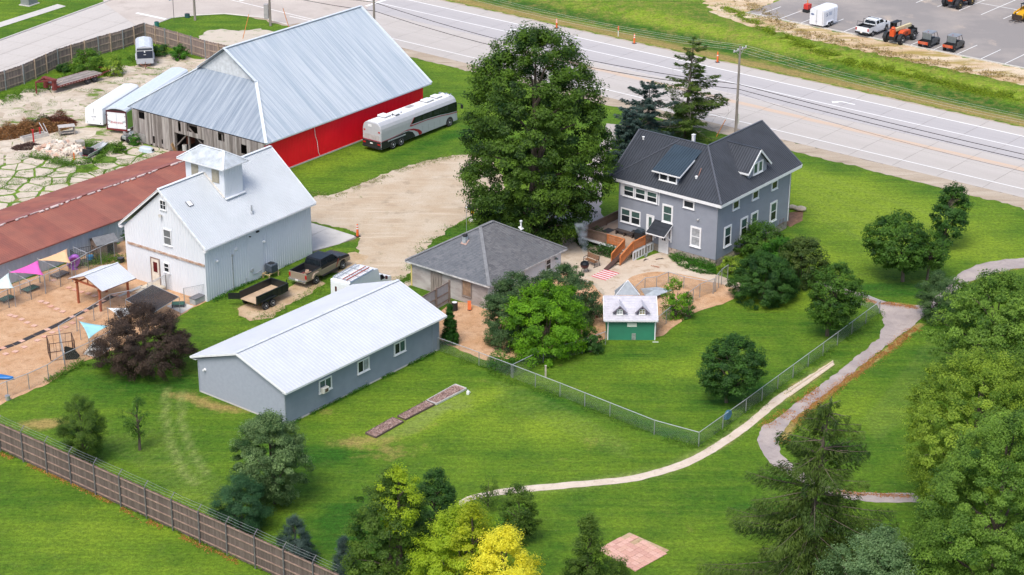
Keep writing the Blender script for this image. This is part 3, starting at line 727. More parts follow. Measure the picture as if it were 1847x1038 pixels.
fascia(H, [(e1,f0,ez-.02),(e0,f0,ez-.02),(e0,f1,ez-.02)], .28); fascia(H, [(e1,f0,ez-.02),(e1,4.1,rz_-.02),(e1,8.75,ez-.02)], .22); fascia(H, [(e0,f1,ez-.02),(4.4,f1,rz_-.02),(9.15,f1,ez-.02)], .22)
fascia(H, [(9.15,f1,ez-.02),(9.15,8.75,ez-.02),(e1,8.75,ez-.02)], .25)
mb = MB(); mb.box(e0+.03,f0+.03,ez-.29,9.1,f1-.03,ez-.25); mb.box(9.11,f0+.03,ez-.29,e1-.03,8.7,ez-.25); mb.build('soffit', M_WTRIM, H)
zb = .72
wall(H, [(0,LY,zb),(0,0,zb),(0,0,ZW),(0,LY,ZW)], M_GREYS, pitch=.16)
wall(H, [(0,0,zb),(LX,0,zb),(LX,0,ZW),(0,0,ZW)], M_GREYS, pitch=.16)
wall(H, [(LX,0,zb),(LX,WY,zb),(LX,WY,ZW),(LX,4.1,9.5),(LX,0,ZW)], M_GREYS, pitch=.16)
wall(H, [(WX,LY,zb),(0,LY,zb),(0,LY,ZW),(4.4,LY,9.5),(WX,LY,ZW)], M_GREYS, pitch=.16)
wall(H, [(LX,WY,zb),(WX,WY,zb),(WX,WY,ZW),(LX,WY,ZW)], M_GREYS, pitch=.16)
wall(H, [(WX,WY,zb),(WX,LY,zb),(WX,LY,ZW),(WX,WY,ZW)], M_GREYS, pitch=.16)
mb = MB(); mb.box(.06,.06,-.05,LX-.05,WY-.06,zb+.02); mb.box(.06,WY-.05,-.05,WX-.05,LY-.05,zb+.02)
fd = mb.build('foundation', M_FOUND, H)
st = [MB().box(.01,-.04-.02*k,.01,.58-.04*k,.06,.225).mesh('stone', mat('foundation_block_%d' % k, [(.36,.29,.24),(.30,.26,.23),(.40,.33,.27)][k], .9, var=.2, scale=3, bump=.3)) for k in range(3)]
for (T, L) in ((wallT(0,LY,0,-math.pi/2), LY), (wallT(0,0,0,0), LX)):
    for r_ in range(3):
        x = .06+(.3 if r_ % 2 else 0)
        while x < L-.6:
            link('stone', rnd.choice(st), fd, T @ Matrix.Translation((x, .05, r_*.235))); x += .6
for (x, y) in ((0,0),(LX,0),(0,LY)): mb = MB(); mb.box(x-.045,y-.045,zb,x+.045,y+.045,ZW-.3); mb.build('corner_board', M_GREYS, H)
TA, TB = wallT(0,LY,0,-math.pi/2), wallT(0,0,0,0)
ya = lambda y: LY-y
for k in range(3):
    window(H, TA, ya(10.33)+k*1.30, 4.65, 1.22, 1.12, 'hung', glass=(M_GLASS,M_GLASSG))
mb = MB(); mb.box(ya(10.68),-.06,4.6,ya(10.36),0,5.85); mb.box(ya(6.40),-.06,4.55,ya(6.31),0,5.85); mb.build('corner_trim', M_WTRIM, H, M=TA)
window(H, TA, ya(10.55), 2.02, 1.11, 1.40, 'hung', glass=(M_GLASS,M_GLASSG)); window(H, TA, ya(9.42), 2.02, 1.11, 1.40, 'hung', glass=(M_GLASS,M_GLASSG))
door(H, TA, ya(7.66), .98, .87, 2.42, lite=(.28,.7,.32,1.5,False), glass=M_GLASSG, name='deck_door')
window(H, TA, ya(5.92), 3.10, 1.17, 1.76, 'hung', fr=.16, glass=(M_GLASSG,M_GLASSG))
window(H, TA, ya(3.68), 5.03, 1.22, .80, 'fixed', fr=.12)
window(H, TA, ya(2.76), 1.48, 1.16, 1.96, 'hung', fr=.16, glass=(M_GLASSW,M_GLASSW))
door(H, TA, ya(6.20), -.0, 1.08, 2.15, lite=(.36,1.25,.38,.62,True), fr=.1, name='basement_door')
for (x, h_, z_, g_) in ((1.24,1.98,1.53,M_GLASSG),(4.06,1.98,1.53,M_GLASSG),(5.87,1.98,1.53,M_GLASSG),(9.32,1.98,1.56,M_GLASSG)): window(H, TB, x, z_, 1.22, h_, 'hung', fr=.15, glass=(M_GLASS,g_))
for x in (2.48,5.87,9.3): window(H, TB, x, 4.78, 1.13, .90, 'fixed', fr=.13)
mb = MB(); mb.lathe([(.10,0),(.13,-.04),(.10,-.16),(.02,-.2)], (ya(2.0),0,4.2), 10, axis='Y'); mb.build('wall_light', M_GALV, H, M=TA)
mb = MB(); mb.tube([(12.7,-.08,.75),(12.7,-.08,5.9)], .045, 6); mb.tube([(12.7,-.08,5.9),(12.9,-.4,6.1)], .045, 6); mb.build('downpipe', M_WTRIM, H)
mb = MB()
for x in (11.2,11.8): mb.tube([(x,-.1,.75),(x,-.1,1.25),(x+.25,-.1,1.25)], .03, 5)
mb.cbox((11.5,-.12,.85),(1.4,.05,.05)); mb.build('gas_pipe', mat('brown_pipe', (.18,.12,.10), .6), H)
# shed dormer
def shed_dormer():
    y0_, y1_ = 4.75, 6.75
    wall(H, [(.52,y1_,6.80),(.52,y0_,6.80),(.52,y0_,7.72),(.52,y1_,7.72)], M_GREYS, pitch=.16, name='dormer_wall')
    wall(H, [(.52,y0_,6.80),(3.6,y0_,9.0),(3.6,y0_,9.1),(.52,y0_,7.70)], M_GREYS, pitch=.16, name='dormer_wall')
    wall(H, [(3.6,y1_,9.0),(.52,y1_,6.80),(.52,y1_,7.70),(3.6,y1_,9.1)], M_GREYS, pitch=.16, name='dormer_wall')
    slope(H, [(.2,4.31,7.72),(3.8,4.31,9.27),(3.8,7.4,9.27),(.2,7.4,7.72)], M_BLUEROOF, RIBH, .27, name='dormer_roof')
    fascia(H, [(.18,7.4,7.70),(.18,4.30,7.70),(2.6,4.30,8.73)], .12, name='dormer_fascia')
    T = wallT(.51,y1_,0,-math.pi/2)
    window(H, T, .02, 6.88, .98, .74, 'fixed', fr=.1); window(H, T, 1.0, 6.88, .98, .74, 'fixed', fr=.1)
shed_dormer()
def gable_dormer():
    cx, hw_, yf = 7.25, 1.6, .36; zr, ze = 9.40, 7.57; sl = (zr-ze)/2.0
    zt = zr-.1-hw_*sl
    wall(H, [(cx-hw_,yf,6.85),(cx+hw_,yf,6.85),(cx+hw_,yf,zt),(cx,yf,zr-.1),(cx-hw_,yf,zt)], M_GREYS, pitch=.16, name='dormer_wall')
    yb = lambda z: (z-6.25)/.731-.55
    wall(H, [(cx-hw_,yb(zt),zt-.05),(cx-hw_,yf,6.88),(cx-hw_,yf,zt)], M_GREYS, pitch=.16, name='dormer_wall')
    wall(H, [(cx+hw_,yf,6.88),(cx+hw_,yb(zt),zt-.05),(cx+hw_,yf,zt)], M_GREYS, pitch=.16, name='dormer_wall')
    y1 = .08
    slope(H, [(cx-2.0,y1,ze),(cx,y1,zr),(cx,yb(zr)+.1,zr),(cx-2.0,yb(ze)+.1,ze)], M_DARKROOF, RIBH, .27, name='dormer_roof')
    slope(H, [(cx+2.0,y1,ze),(cx,y1,zr),(cx,yb(zr)+.1,zr),(cx+2.0,yb(ze)+.1,ze)], M_DARKROOF, RIBH, .27, name='dormer_roof')
    fascia(H, [(cx-2.0,yb(ze),ze-.02),(cx-2.02,y1-.02,ze-.02),(cx,y1-.02,zr-.02),(cx+2.02,y1-.02,ze-.02)], .17, .06, name='dormer_fascia')
    mb = MB(); beam(mb, (cx,y1,zr+.05), (cx,yb(zr),zr+.05), .16, .05); mb.build('ridge_cap', M_DARKROOF, H)
    T = wallT(0,yf-.005,0,0)
    window(H, T, cx-.86, 7.05, .82, 1.15, 'fixed', fr=.12, glass=(M_GLASSG,)); window(H, T, cx+.0, 7.05, .82, 1.15, 'fixed', fr=.12, glass=(M_GLASSG,))
gable_dormer()
mb = MB(); mb.lathe([(.09,0),(.09,.3),(.14,.31),(.14,.37),(.0,.40)], (3.6,10.74,9.0), 10); mb.build('vent_pipe', mat('white_plastic', (.78,.78,.78), .4), H)
mb = MB(); mb.lathe([(.11,0),(.11,.16),(.15,.17),(.12,.27),(.0,.29)], (1.35,3.27,7.47), 10); mb.build('vent_pipe', MATS['white_plastic'], H)
mb = MB(); mb.tube([(1.45,3.2,7.5),(2.1,3.25,8.3)], .05, 6); mb.build('flue', mat('rust_pipe', (.22,.12,.10), .7), H)
mb = MB(); mb.box(5.6,6.4,8.6,5.85,6.65,9.85); mb.box(5.57,6.37,9.852,5.88,6.68,9.92); mb.build('chimney', M_WTRIM, H)
# awning over the basement door
slope(H, [(-1.4,4.72,2.22),(.0,4.72,3.08),(.0,6.76,3.08),(-1.4,6.76,2.22)], mat('asphalt_roll', (.020,.025,.034), .7, var=.15, scale=3), 'COURSE', .5, name='awning')
fascia(H, [(0,6.76,3.06),(-1.42,6.76,2.20),(-1.42,4.72,2.20),(0,4.72,3.06)], .10, .05, name='awning_fascia')
mb = MB()
for y in (4.85, 6.6): beam(mb, (-.03,y,1.35), (-1.1,y,2.25), .09, .09); mb.box(-.1,y-.06,1.25,-.0,y+.06,2.95)
mb.build('awning_bracket', M_WTRIM, H)

# ---------------------------------------------------------------- deck, stairs, ramp
M_ORWOOD = mat('orange_cedar', (.50,.17,.055), .7, var=.22, scale=2.5)
M_OLDWOOD = mat('weathered_rail', (.20,.13,.095), .85, var=.25, scale=2)
M_DECKB = mat('deck_board', (.42,.315,.24), .8, var=.18, scale=1.5)
D = thing('deck', 'raised timber deck with orange cedar railing wrapping the corner of the grey house', 'deck', (p.x, p.y, 0), .91)
xs, ys, zd = -3.12, 6.95, .84
bd = MB().box(.0,0,0,1,.135,.03).mesh('deck_plank', M_DECKB)
y = ys
k = 0
while y < 12.75:
    x1_ = -.02 if y < 10.82 else 4.6
    link('deck_plank', bd, D, Matrix.Translation((xs, y, zd-.03+rnd.uniform(0,.006))) @ Matrix.Diagonal((x1_-xs, 1, 1, 1))); y += .145
mb = MB(); mb.box(xs-.04,ys,zd-.26,xs-.005,12.8,zd-.035); mb.box(xs,12.78,zd-.26,4.6,12.82,zd-.035); mb.box(xs,ys-.04,zd-.26,-.05,ys-.005,zd-.035)
mb.build('rim_joist', M_WTRIM, D)
for (xx, yy) in [(xs+.05,k) for k in (7.9,9.3,10.7,12.1)]+[(k,12.6) for k in (-1.5,0.5,2.5,4.3)]:
    mb = MB(); mb.box(xx,yy,0,xx+.14,yy+.14,zd-.27); mb.build('deck_post', M_WTRIM, D)
BC = {}
def rail(a, b_, old=False, hgt=.92, n0=None, pk=.145, slats=True):
    a, b_ = Vector(a), Vector(b_); d = b_-a; L = d.length; m = M_OLDWOOD if old else M_ORWOOD
    mb = MB(); beam(mb, a+Vector((0,0,hgt)), b_+Vector((0,0,hgt)), .13, .045); beam(mb, a+Vector((0,0,.12)), b_+Vector((0,0,.12)), .05, .08)
    r_ = mb.build('railing', m, D)
    key = ('pick', m.name)
    if key not in BC: BC[key] = MB().box(-.055,-.012,.08,.055,.012,hgt-.03).mesh('picket', m)
    n_ = max(1, int(L/pk)); an = math.atan2(d.y, d.x)
    for i in range(n_+1):
        q = a+d*(i/n_); link('picket', BC[key], r_, Matrix.Translation(q) @ Matrix.Rotation(an, 4, 'Z'))
    mb = MB()
    for q in (a, b_): mb.box(q.x-.05,q.y-.05,q.z,q.x+.05,q.y+.05,q.z+hgt+.02)
    mb.build('rail_post', m, D)
rail((xs,7.95,zd), (xs,9.9,zd)); rail((xs,9.95,zd), (xs,12.72,zd), True)
rail((xs,12.72,zd), (.7,12.72,zd), True); rail((.75,12.72,zd), (4.5,12.72,zd), True)
rail((xs,ys,zd), (-1.25,ys,zd)); rail((-1.2,ys,zd), (-.12,ys,zd), True)
rail((xs-.05,7.93,zd-.0), (-5.15,7.93,.05), hgt=.92); rail((xs-.05,6.97,zd), (-5.15,6.97,.05), hgt=.92)
M_STEP = mat('step_wood', (.50,.38,.27), .8, var=.2, scale=3)
stp = MB().box(0,0,0,.36,.86,.045).mesh('step', M_STEP)
for k in range(5): link('step', stp, D, Matrix.Translation((-5.2+k*.41, 7.02, .12+k*.15)))
mb = MB()
for yy in (6.98, 7.88): beam(mb, (-5.2,yy,.05), (xs,yy,zd-.1), .04, .22)
mb.build('stringer', M_OLDWOOD, D)
mb = MB(); 
for a, b_ in (((-3.45,6.72,.06),(-.2,6.72,.06)), ((-3.45,6.72,.80),(-.2,6.72,.80))): beam(mb, a, b_, .05, .09)
for k in range(8): xx = -3.45+3.25*k/7; mb.box(xx-.04,6.69,.1,xx+.04,6.75,.76)
mb.build('skirt_frame', M_WTRIM, D)
mb = MB(); mb.box(-3.4,6.76,.1,-.22,6.78,.76); mb.build('skirt_panel', mat('skirt_panel', (.26,.24,.20), .8), D)
def wloc(x, y, z=0, O=None, az=.91):
    O = O or G(1289.6, 482.4); c, s = math.cos(az), math.sin(az); return (O.x+x*c-y*s, O.y+x*s+y*c, z)
t = thing('ramp', 'dark brown wooden ramp laid over the left half of the deck stairs', 'ramp', wloc(-5.4,7.55), .91)
mb = MB(); beam(mb, (-1.4,-.15,.06), (1.3,.0,.68), .46, .05); mb.build('ramp_board', mat('dark_stain', (.075,.042,.035), .7, var=.2), t)
mb = MB()
for k in range(9): q = Vector((-1.25,-.14,.10)).lerp(Vector((1.2,0,.68)), k/8); mb.cbox(q, (.03,.44,.03))
mb.build('cleat', MATS['dark_stain'], t)

# ---------------------------------------------------------------- long grey garage
p = G(515.8, 768.5)
K = thing('grey_garage', 'long low grey outbuilding with white metal gable roof and three sliding windows', 'garage', (p.x, p.y, 0), .90)
GL, GW = 17.9, 9.45
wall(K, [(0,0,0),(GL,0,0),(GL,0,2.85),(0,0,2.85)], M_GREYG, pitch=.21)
wall(K, [(0,GW,0),(0,0,0),(0,0,2.85),(0,4.75,4.55),(0,GW,2.85)], mat('garage_siding_lit', (.30,.33,.385), .6, var=.04), pitch=.19)  # garage siding lightened on this gable: its stronger light is put into the colour
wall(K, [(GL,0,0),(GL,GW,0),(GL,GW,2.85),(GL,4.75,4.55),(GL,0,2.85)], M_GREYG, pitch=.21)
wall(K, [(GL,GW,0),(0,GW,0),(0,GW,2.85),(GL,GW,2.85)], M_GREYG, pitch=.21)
mb = MB(); mb.box(-.03,-.04,-.02,GL+.03,GW+.04,.12); mb.build('footing', M_PAD, K)
x0_, x1_, y0_, y1_, ze_, zr2 = -.3, 18.45, -.45, 10.05, 3.02, 4.80
slope(K, [(x0_,y0_,ze_),(x1_,y0_,ze_),(x1_,4.8,zr2),(x0_,4.8,zr2)], M_WROOF, RIB, .34)
slope(K, [(x0_,y1_,ze_),(x1_,y1_,ze_),(x1_,4.8,zr2),(x0_,4.8,zr2)], M_WROOF, RIB, .34)
fascia(K, [(x0_,4.8,zr2),(x0_,y0_,ze_),(x1_,y0_,ze_),(x1_,4.8,zr2),(x1_,y1_,ze_),(x0_,y1_,ze_),(x0_,4.8,zr2)], .16, .06)
mb = MB(); mb.box(x0_+.05,y0_+.04,ze_-.20,x1_-.05,0,ze_-.16); mb.box(x0_+.05,GW,ze_-.20,x1_-.05,y1_-.04,ze_-.16); mb.build('soffit', M_WTRIM, K)
mb = MB(); beam(mb, (x0_,4.8,zr2+.045), (x1_,4.8,zr2+.045), .28, .03); mb.build('ridge_cap', mat('ridge_metal', (.60,.63,.67), .4), K)
T = wallT(0,0,0,0)
window(K, T, 3.66, 1.34, 1.42, 1.08, 'slide', fr=.1, glass=(M_GLASSG,M_GLASSG)); window(K, T, 8.02, 1.38, 1.38, 1.1, 'slide', fr=.1, glass=(M_GLASS,M_GLASSW)); window(K, T, 12.36, 1.45, 1.38, 1.06, 'slide', fr=.1, glass=(M_GLASS,M_GLASSG))
mb = MB(); mb.box(3.78,-.42,1.38,4.42,-.08,1.82); o = mb.build('window_air_conditioner', mat('ac_cream', (.66,.64,.58), .5), K, bevel=.02)
mb = MB(); mb.box(3.95,-.435,1.46,4.3,-.421,1.74); mb.build('grille', mat('ac_grille', (.10,.07,.05), .6), o)
mb = MB(); mb.tube([(17.05,-.06,.1),(17.05,-.06,2.8)], .04, 6); mb.build('downpipe', M_GREYG, K)
mb = MB(); mb.tube([(9.0,-.05,.45),(9.0,-.14,.45)], .05, 6); mb.build('tap', M_GALV, K)
T = wallT(0,GW,0,-math.pi/2)
mb = MB(); mb.lathe([(.13,0),(.13,-.06),(.05,-.1),(.09,-.26),(.02,-.28)], (.75,0,2.15), 10, axis='Y'); mb.build('flood_light', M_WTRIM, K, M=T)
for (x, y) in ((0,0),(GL,0),(0,GW)): mb = MB(); mb.box(x-.05,y-.05,.02,x+.05,y+.05,2.8); mb.build('corner_board', mat('corner_grey', (.28,.31,.36), .6), K)

# ---------------------------------------------------------------- white granary with cupola
p = G(374.1, 544.8); BO_ = p.copy()
B = thing('white_granary', 'tall white metal-clad granary with a square cupola on its ridge', 'barn', (p.x, p.y, 0), .95)
BL, BW, BZ = 13.9, 9.8, 4.9; P8 = RIB
M_WSTEEL_SHADED = mat('white_steel_shaded', (.61,.655,.71), .5, var=.03, scale=.4)  # white siding darkened for the long walls: their shade is put into the colour
wall(B, [(0,0,0),(BL,0,0),(BL,0,BZ),(0,0,BZ)], M_WSTEEL_SHADED, BATTEN, .3, True)
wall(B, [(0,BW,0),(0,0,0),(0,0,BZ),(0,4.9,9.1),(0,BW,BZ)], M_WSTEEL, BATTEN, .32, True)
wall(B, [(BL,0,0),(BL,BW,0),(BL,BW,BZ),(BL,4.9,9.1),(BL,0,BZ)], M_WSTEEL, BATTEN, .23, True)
wall(B, [(BL,BW,0),(0,BW,0),(0,BW,BZ),(BL,BW,BZ)], M_WSTEEL_SHADED, BATTEN, .23, True)
a0, a1, b0, b1, ez_, rz2 = -.28, 14.2, -.42, 10.22, 5.05, 9.45
slope(B, [(a0,b0,ez_),(a1,b0,ez_),(a1,4.9,rz2),(a0,4.9,rz2)], mat('granary_roof', (.52,.55,.58), .4, var=.05, scale=.35, spec=.5), pitch=.23)
slope(B, [(a0,b1,ez_),(a1,b1,ez_),(a1,4.9,rz2),(a0,4.9,rz2)], MATS['granary_roof'], pitch=.23)
mb = MB(); beam(mb, (a0,4.9,rz2+.045), (a1,4.9,rz2+.045), .3, .03)
for y_, s_ in ((b0,1),(b1,-1)): beam(mb, (a1,y_,ez_+.04), (a1,4.9,rz2+.04), .12, .04); beam(mb, (a0,y_,ez_+.04), (a0,4.9,rz2+.04), .12, .04)
mb.build('ridge_cap', mat('white_cap', (.70,.73,.76), .4), B)
fascia(B, [(a0,4.9,rz2-.02),(a0,b0,ez_-.02),(a1,b0,ez_-.02)], .14, .05); fascia(B, [(a0,4.9,rz2-.02),(a0,b1,ez_-.02)], .14, .05)
mb = MB(); mb.box(a0,b1-.35,ez_-.3,.02,b1+.0,ez_-.12); mb.box(a0,b0,ez_-.3,.0,b0+.35,ez_-.12); mb.build('eave_return', M_WTRIM, B)
TG = wallT(0,BW,0,-math.pi/2); yb_ = lambda y: BW-y
window(B, TG, yb_(5.03), 7.56, .76, .90, 'four', fr=.07)
window(B, TG, yb_(4.86), 4.29, 1.0, 1.52, 'hung', fr=.09, glass=(mat('screen_grey', (.14,.15,.155), .5),)*2)
window(B, TG, yb_(5.08), 1.64, .72, .92, 'hung', fr=.09)
door(B, TG, yb_(6.72), .18, 1.14, 2.5, m=mat('cream_door', (.66,.60,.52), .6), frm=mat('brown_frame', (.26,.19,.16), .7), lite=(.33,1.15,.50,.95,False), glass=mat('maroon_glass', (.10,.012,.015), .15))
mb = MB(); mb.box(yb_(9.44),-.12,3.30,yb_(.04),-.03,3.50); mb.build('door_track', mat('rusty_track', (.52,.46,.40), .7, var=.3, scale=.6, col2=(.30,.13,.06), streak=(3,1,8)), B, M=TG)
mb = MB(); mb.lathe([(.02,0),(.14,-.2),(.17,-.3)], (yb_(4.92),0,7.0), 10, axis='Y'); mb.build('gable_light', mat('pale_enamel', (.55,.54,.50), .5), B, M=TG)
mb = MB(); mb.box(yb_(6.75),-1.5,0,yb_(4.9),-.05,.24); mb.box(yb_(6.75)+.2,-2.3,0,yb_(5.2),-1.51,.12); mb.build('door_step', mat('step_concrete', (.56,.49,.38), .85, var=.15), B, M=TG)
TS = wallT(0,0,0,0)
mb = MB(); mb.box(3.30,-.06,.0,3.36,-.02,3.3); mb.box(3.24,-.1,3.2,3.42,-.02,3.42); mb.build('conduit', M_GALV, B, M=TS)
for x, z in ((1.37,3.41),(7.39,3.35)):
    mb = MB(); mb.cbox((x,-.12,z),(.2,.2,.16)); mb.build('wall_light', M_WTRIM, B, M=TS, bevel=.02)
mb = MB(); mb.lathe([(.17,0),(.2,-.04),(.12,-.07)], (3.88,0,3.74), 12, axis='Y'); mb.build('wall_vent', M_WTRIM, B, M=TS)
mb = MB(); mb.box(5.3,-.06,.02,7.28,-.03,4.75); mb.build('patch_panel', mat('patch_white', (.60,.645,.70), .5, var=.02), B, M=TS)
mb = MB(); mb.box(5.62,-.14,.95,5.86,-.02,1.25); mb.tube([(5.74,-.1,.95),(5.74,-.1,.7),(6.3,-.1,.62),(6.9,-.1,.75)], .025, 5); mb.box(5.45,-.1,1.02,5.58,-.02,1.16); mb.build('meter_box', mat('meter_grey', (.36,.38,.40), .5), B, M=TS)
mb = MB(); mb.tube([(4.9,-.12,.0),(4.9,-.12,.62),(5.1,-.12,.66)], .025, 5); mb.build('hydrant_pipe', M_GALV, B, M=TS)
mb = MB(); mb.cbox((6.6,-.12,4.55),(.3,.2,.12)); mb.cbox((5.6,-.12,4.38),(.12,.2,.06)); mb.build('flood_light', M_BLACK, B, M=TS)
nB = Vector((0,-(rz2-ez_),4.9-b0)).normalized()
def onroof(x, y): return Vector((x, y, ez_+(y-b0)*(rz2-ez_)/(4.9-b0)))
q = onroof(6.9,.75)
mb = MB(); mb.lathe([(.17,-.02),(.12,.12),(.075,.16),(.075,.75),(.0,.76)], q, 10); mb.build('vent_pipe', M_GALV, B)
q = onroof(1.6,3.1)
mb = MB(); mb.cbox(q+nB*.05, (.5,.5,.05), rx=math.atan2(rz2-ez_,4.9-b0)); mb.build('roof_hatch', M_WTRIM, B)
mb = MB(); 
for (dx, dy, sx, sy) in ((-.27,0,.04,.58),(.27,0,.04,.58),(0,-.27,.5,.04)): mb.cbox(q+nB*.06+Matrix.Rotation(math.atan2(rz2-ez_,4.9-b0),3,'X') @ Vector((dx,dy,0)), (sx,sy,.05), rx=math.atan2(rz2-ez_,4.9-b0))
mb.build('hatch_seal', M_BLACK, B)
# cupola
u0, u1, v0, v1 = 5.4, 7.72, 2.45, 7.15; zt = 10.25
wall(B, [(u0,v0,7.3),(u1,v0,7.3),(u1,v0,zt),(u0,v0,zt)], M_WSTEEL, BATTEN, .2, True, name='cupola_wall')
wall(B, [(u0,v1,7.3),(u0,v0,7.3),(u0,v0,zt),(u0,v1,zt)], M_WSTEEL, BATTEN, .2, True, name='cupola_wall')
wall(B, [(u1,v0,7.3),(u1,v1,7.3),(u1,v1,zt),(u1,v0,zt)], M_WSTEEL, BATTEN, .2, True, name='cupola_wall')
wall(B, [(u1,v1,7.3),(u0,v1,7.3),(u0,v1,zt),(u1,v1,zt)], M_WSTEEL, BATTEN, .2, True, name='cupola_wall')
ce, cr = 10.38, 11.4; U0, U1, V0, V1 = 4.85, 8.15, 2.0, 7.65; rm = (U0+U1)/2; r0, r1 = 3.4, 6.25
MC = mat('cupola_metal', (.44,.48,.51), .38, .25, var=.2, scale=1.2, streak=(1,1,1)); 
slope(B, [(U0,V0,ce),(U0,V1,ce),(rm,r1,cr),(rm,r0,cr)], MC, CORR, .16, name='cupola_roof'); slope(B, [(U1,V0,ce),(U1,V1,ce),(rm,r1,cr),(rm,r0,cr)], MC, CORR, .16, name='cupola_roof')
slope(B, [(U0,V0,ce),(U1,V0,ce),(rm,r0,cr)], MC, CORR, .16, name='cupola_roof'); slope(B, [(U0,V1,ce),(U1,V1,ce),(rm,r1,cr)], MC, CORR, .16, name='cupola_roof')
mb = MB()
for a, b_ in (((U0,V0,ce),(rm,r0,cr)),((U1,V0,ce),(rm,r0,cr)),((U0,V1,ce),(rm,r1,cr)),((rm,r0,cr),(rm,r1,cr))): beam(mb, Vector(a)+Vector((0,0,.04)), Vector(b_)+Vector((0,0,.04)), .2, .03)
mb.build('cupola_cap', MATS['white_cap'], B)
fascia(B, [(U0,V1,ce),(U0,V0,ce),(U1,V0,ce),(U1,V1,ce),(U0,V1,ce)], .10, .04, name='cupola_fascia')
mb = MB(); mb.box(U0+.03,V0+.03,ce-.11,U1-.03,V1-.03,ce-.08); mb.build('cupola_soffit', M_WTRIM, B)
T = wallT(u0,v1,0,-math.pi/2)
for x in (.75, 3.25):
    mb = MB(); mb.box(x,-.05,8.75,x+.85,-.02,9.95)
    lv = mb.build('louvre', mat('tan_louvre', (.36,.33,.26), .7), B, M=T)
    sl_ = MB()
    for k in range(10): sl_.box(x+.03,-.075,8.8+k*.115,x+.82,-.051,8.86+k*.115)
    sl_.build('slat', MATS['tan_louvre'], lv)
mb = MB(); beam(mb, (u0-.1,v0-.12,7.45), (u1+.1,v0-.12,7.45), .35, .06); mb.build('flashing', MATS['white_cap'], B)
mb = MB(); beam(mb, (u0-.1,v0,7.55), (u0-.1,4.85,9.5), .16, .05); mb.build('flashing', mat('beige_flash', (.60,.57,.52), .5), B)

# ---------------------------------------------------------------- red barn
p = G(466, 326); RO_ = p.copy()
RB = thing('red_barn', 'big barn with striped metal roof, red side wall and old plank lean-to front', 'barn', (p.x, p.y, 0), .93)
M_RED = mat('red_steel', (.86,.006,.024), .45, var=.06, scale=.3)
M_BANDS = mat('galvalume_roof', (.36,.43,.50), .42, .25, var=.1, scale=1.3, col2=(.54,.585,.625), streak=(3.2,.09,.09), spec=.4, mixlo=.36, mixhi=.62)
M_LEAN = mat('aged_galvanised', (.17,.215,.275), .5, .2, var=.14, scale=1.2, col2=(.30,.345,.40), streak=(.15,2.6,.15))
M_PLANK = mat('grey_barn_board', (.20,.175,.165), .9, var=.3, scale=1.0, col2=(.34,.30,.28), streak=(6,6,.6), bump=.3)
xa, xb, ya0, ya1, ez3, rz3 = 1.0, 27.7, -.35, 20.0, 3.75, 10.85; ym = 9.85; xg = 6.2
def ry(z): return ya0+(z-ez3)*(ym-ya0)/(rz3-ez3)
zg = 8.0
P3 = [(0,.0),(.04,.0),(.08,.03),(.30,.03),(.34,.0),(1,.0)]
n1 = Vector((0,-1,0)); 
# main slopes
yl, yr = ry(zg), 2*ym-ry(zg)
slope(RB, [(xg,yl,zg),(xa,ya0,ez3),(xb,ya0,ez3),(xb,ym,rz3),(xg-.35,ym,rz3)][::1], M_BANDS, RIB, .23)
slope(RB, [(xg,yr,zg),(xa,ya1+.05,ez3),(xb,ya1+.05,ez3),(xb,ym,rz3),(xg-.35,ym,rz3)], M_BANDS, RIB, .23)
slope(RB, [(xa,ya0,ez3),(xg,yl,zg),(xg,yr,zg),(xa,ya1+.05,ez3)], M_LEAN, CORR, .2, name='leanto_roof')
M_RCAP = mat('roof_cap', (.60,.65,.69), .4, var=.08)
mb = MB()
for a, b_ in (((xa,ya0,ez3),(xg,yl,zg)),((xa,ya1,ez3),(xg,yr,zg)),((xg-.35,ym,rz3),(xb,ym,rz3)),((xb,ya0,ez3),(xb,ym,rz3)),((xb,ya1,ez3),(xb,ym,rz3)),((xg-.2,yl-.2,zg),(xg-.35,ym,rz3)),((xg-.2,yr+.2,zg),(xg-.35,ym,rz3))): beam(mb, Vector(a)+Vector((0,0,.06)), Vector(b_)+Vector((0,0,.06)), .34, .05)
mb.build('ridge_cap', M_RCAP, RB)
wall(RB, [(xg,yr,zg-.1),(xg,yl,zg-.1),(xg,ym,rz3-.15)], mat('gable_white', (.56,.59,.62), .5), BATTEN, .23, True, name='gable_wall')
wall(RB, [(xa,0,0),(26.6,0,0),(26.6,0,3.6),(xa,0,3.6)], M_RED, BATTEN, .23, True, name='side_wall')
wall(RB, [(26.6,0,0),(26.6,19.3,0),(26.6,19.3,3.6),(26.6,ym,10.5),(26.6,0,3.6)], M_RED, BATTEN, .23, True, name='end_wall')
wall(RB, [(26.6,19.3,0),(xa,19.3,0),(xa,19.3,3.6),(26.6,19.3,3.6)], M_PLANK, BATTEN, .23, True, name='back_wall')
mb = MB(); mb.box(xa-.05,-.06,0,26.65,.0,.14); mb.build('footing', M_PAD, RB)
mb = MB(); mb.box(22.6,-.07,1.3,24.3,-.03,1.9); mb.build('wall_sign', M_WTRIM, RB)
mb = MB(); mb.tube([(8.6,-.06,3.5),(8.7,-.07,2.5),(8.95,-.07,1.8),(9.05,-.08,.6),(9.3,-.12,.1)], .03, 5); mb.build('cable', M_WTRIM, RB)
mb = MB(); mb.box(xa,-.02,3.42,26.7,ya0*-.0+.0,3.62); beam(mb,(xa,ya0,ez3-.07),(xb,ya0,ez3-.07),.05,.14); mb.build('fascia', M_RCAP, RB)
TF = wallT(xa,19.3,0,-math.pi/2); yw_ = lambda y: 19.3-y
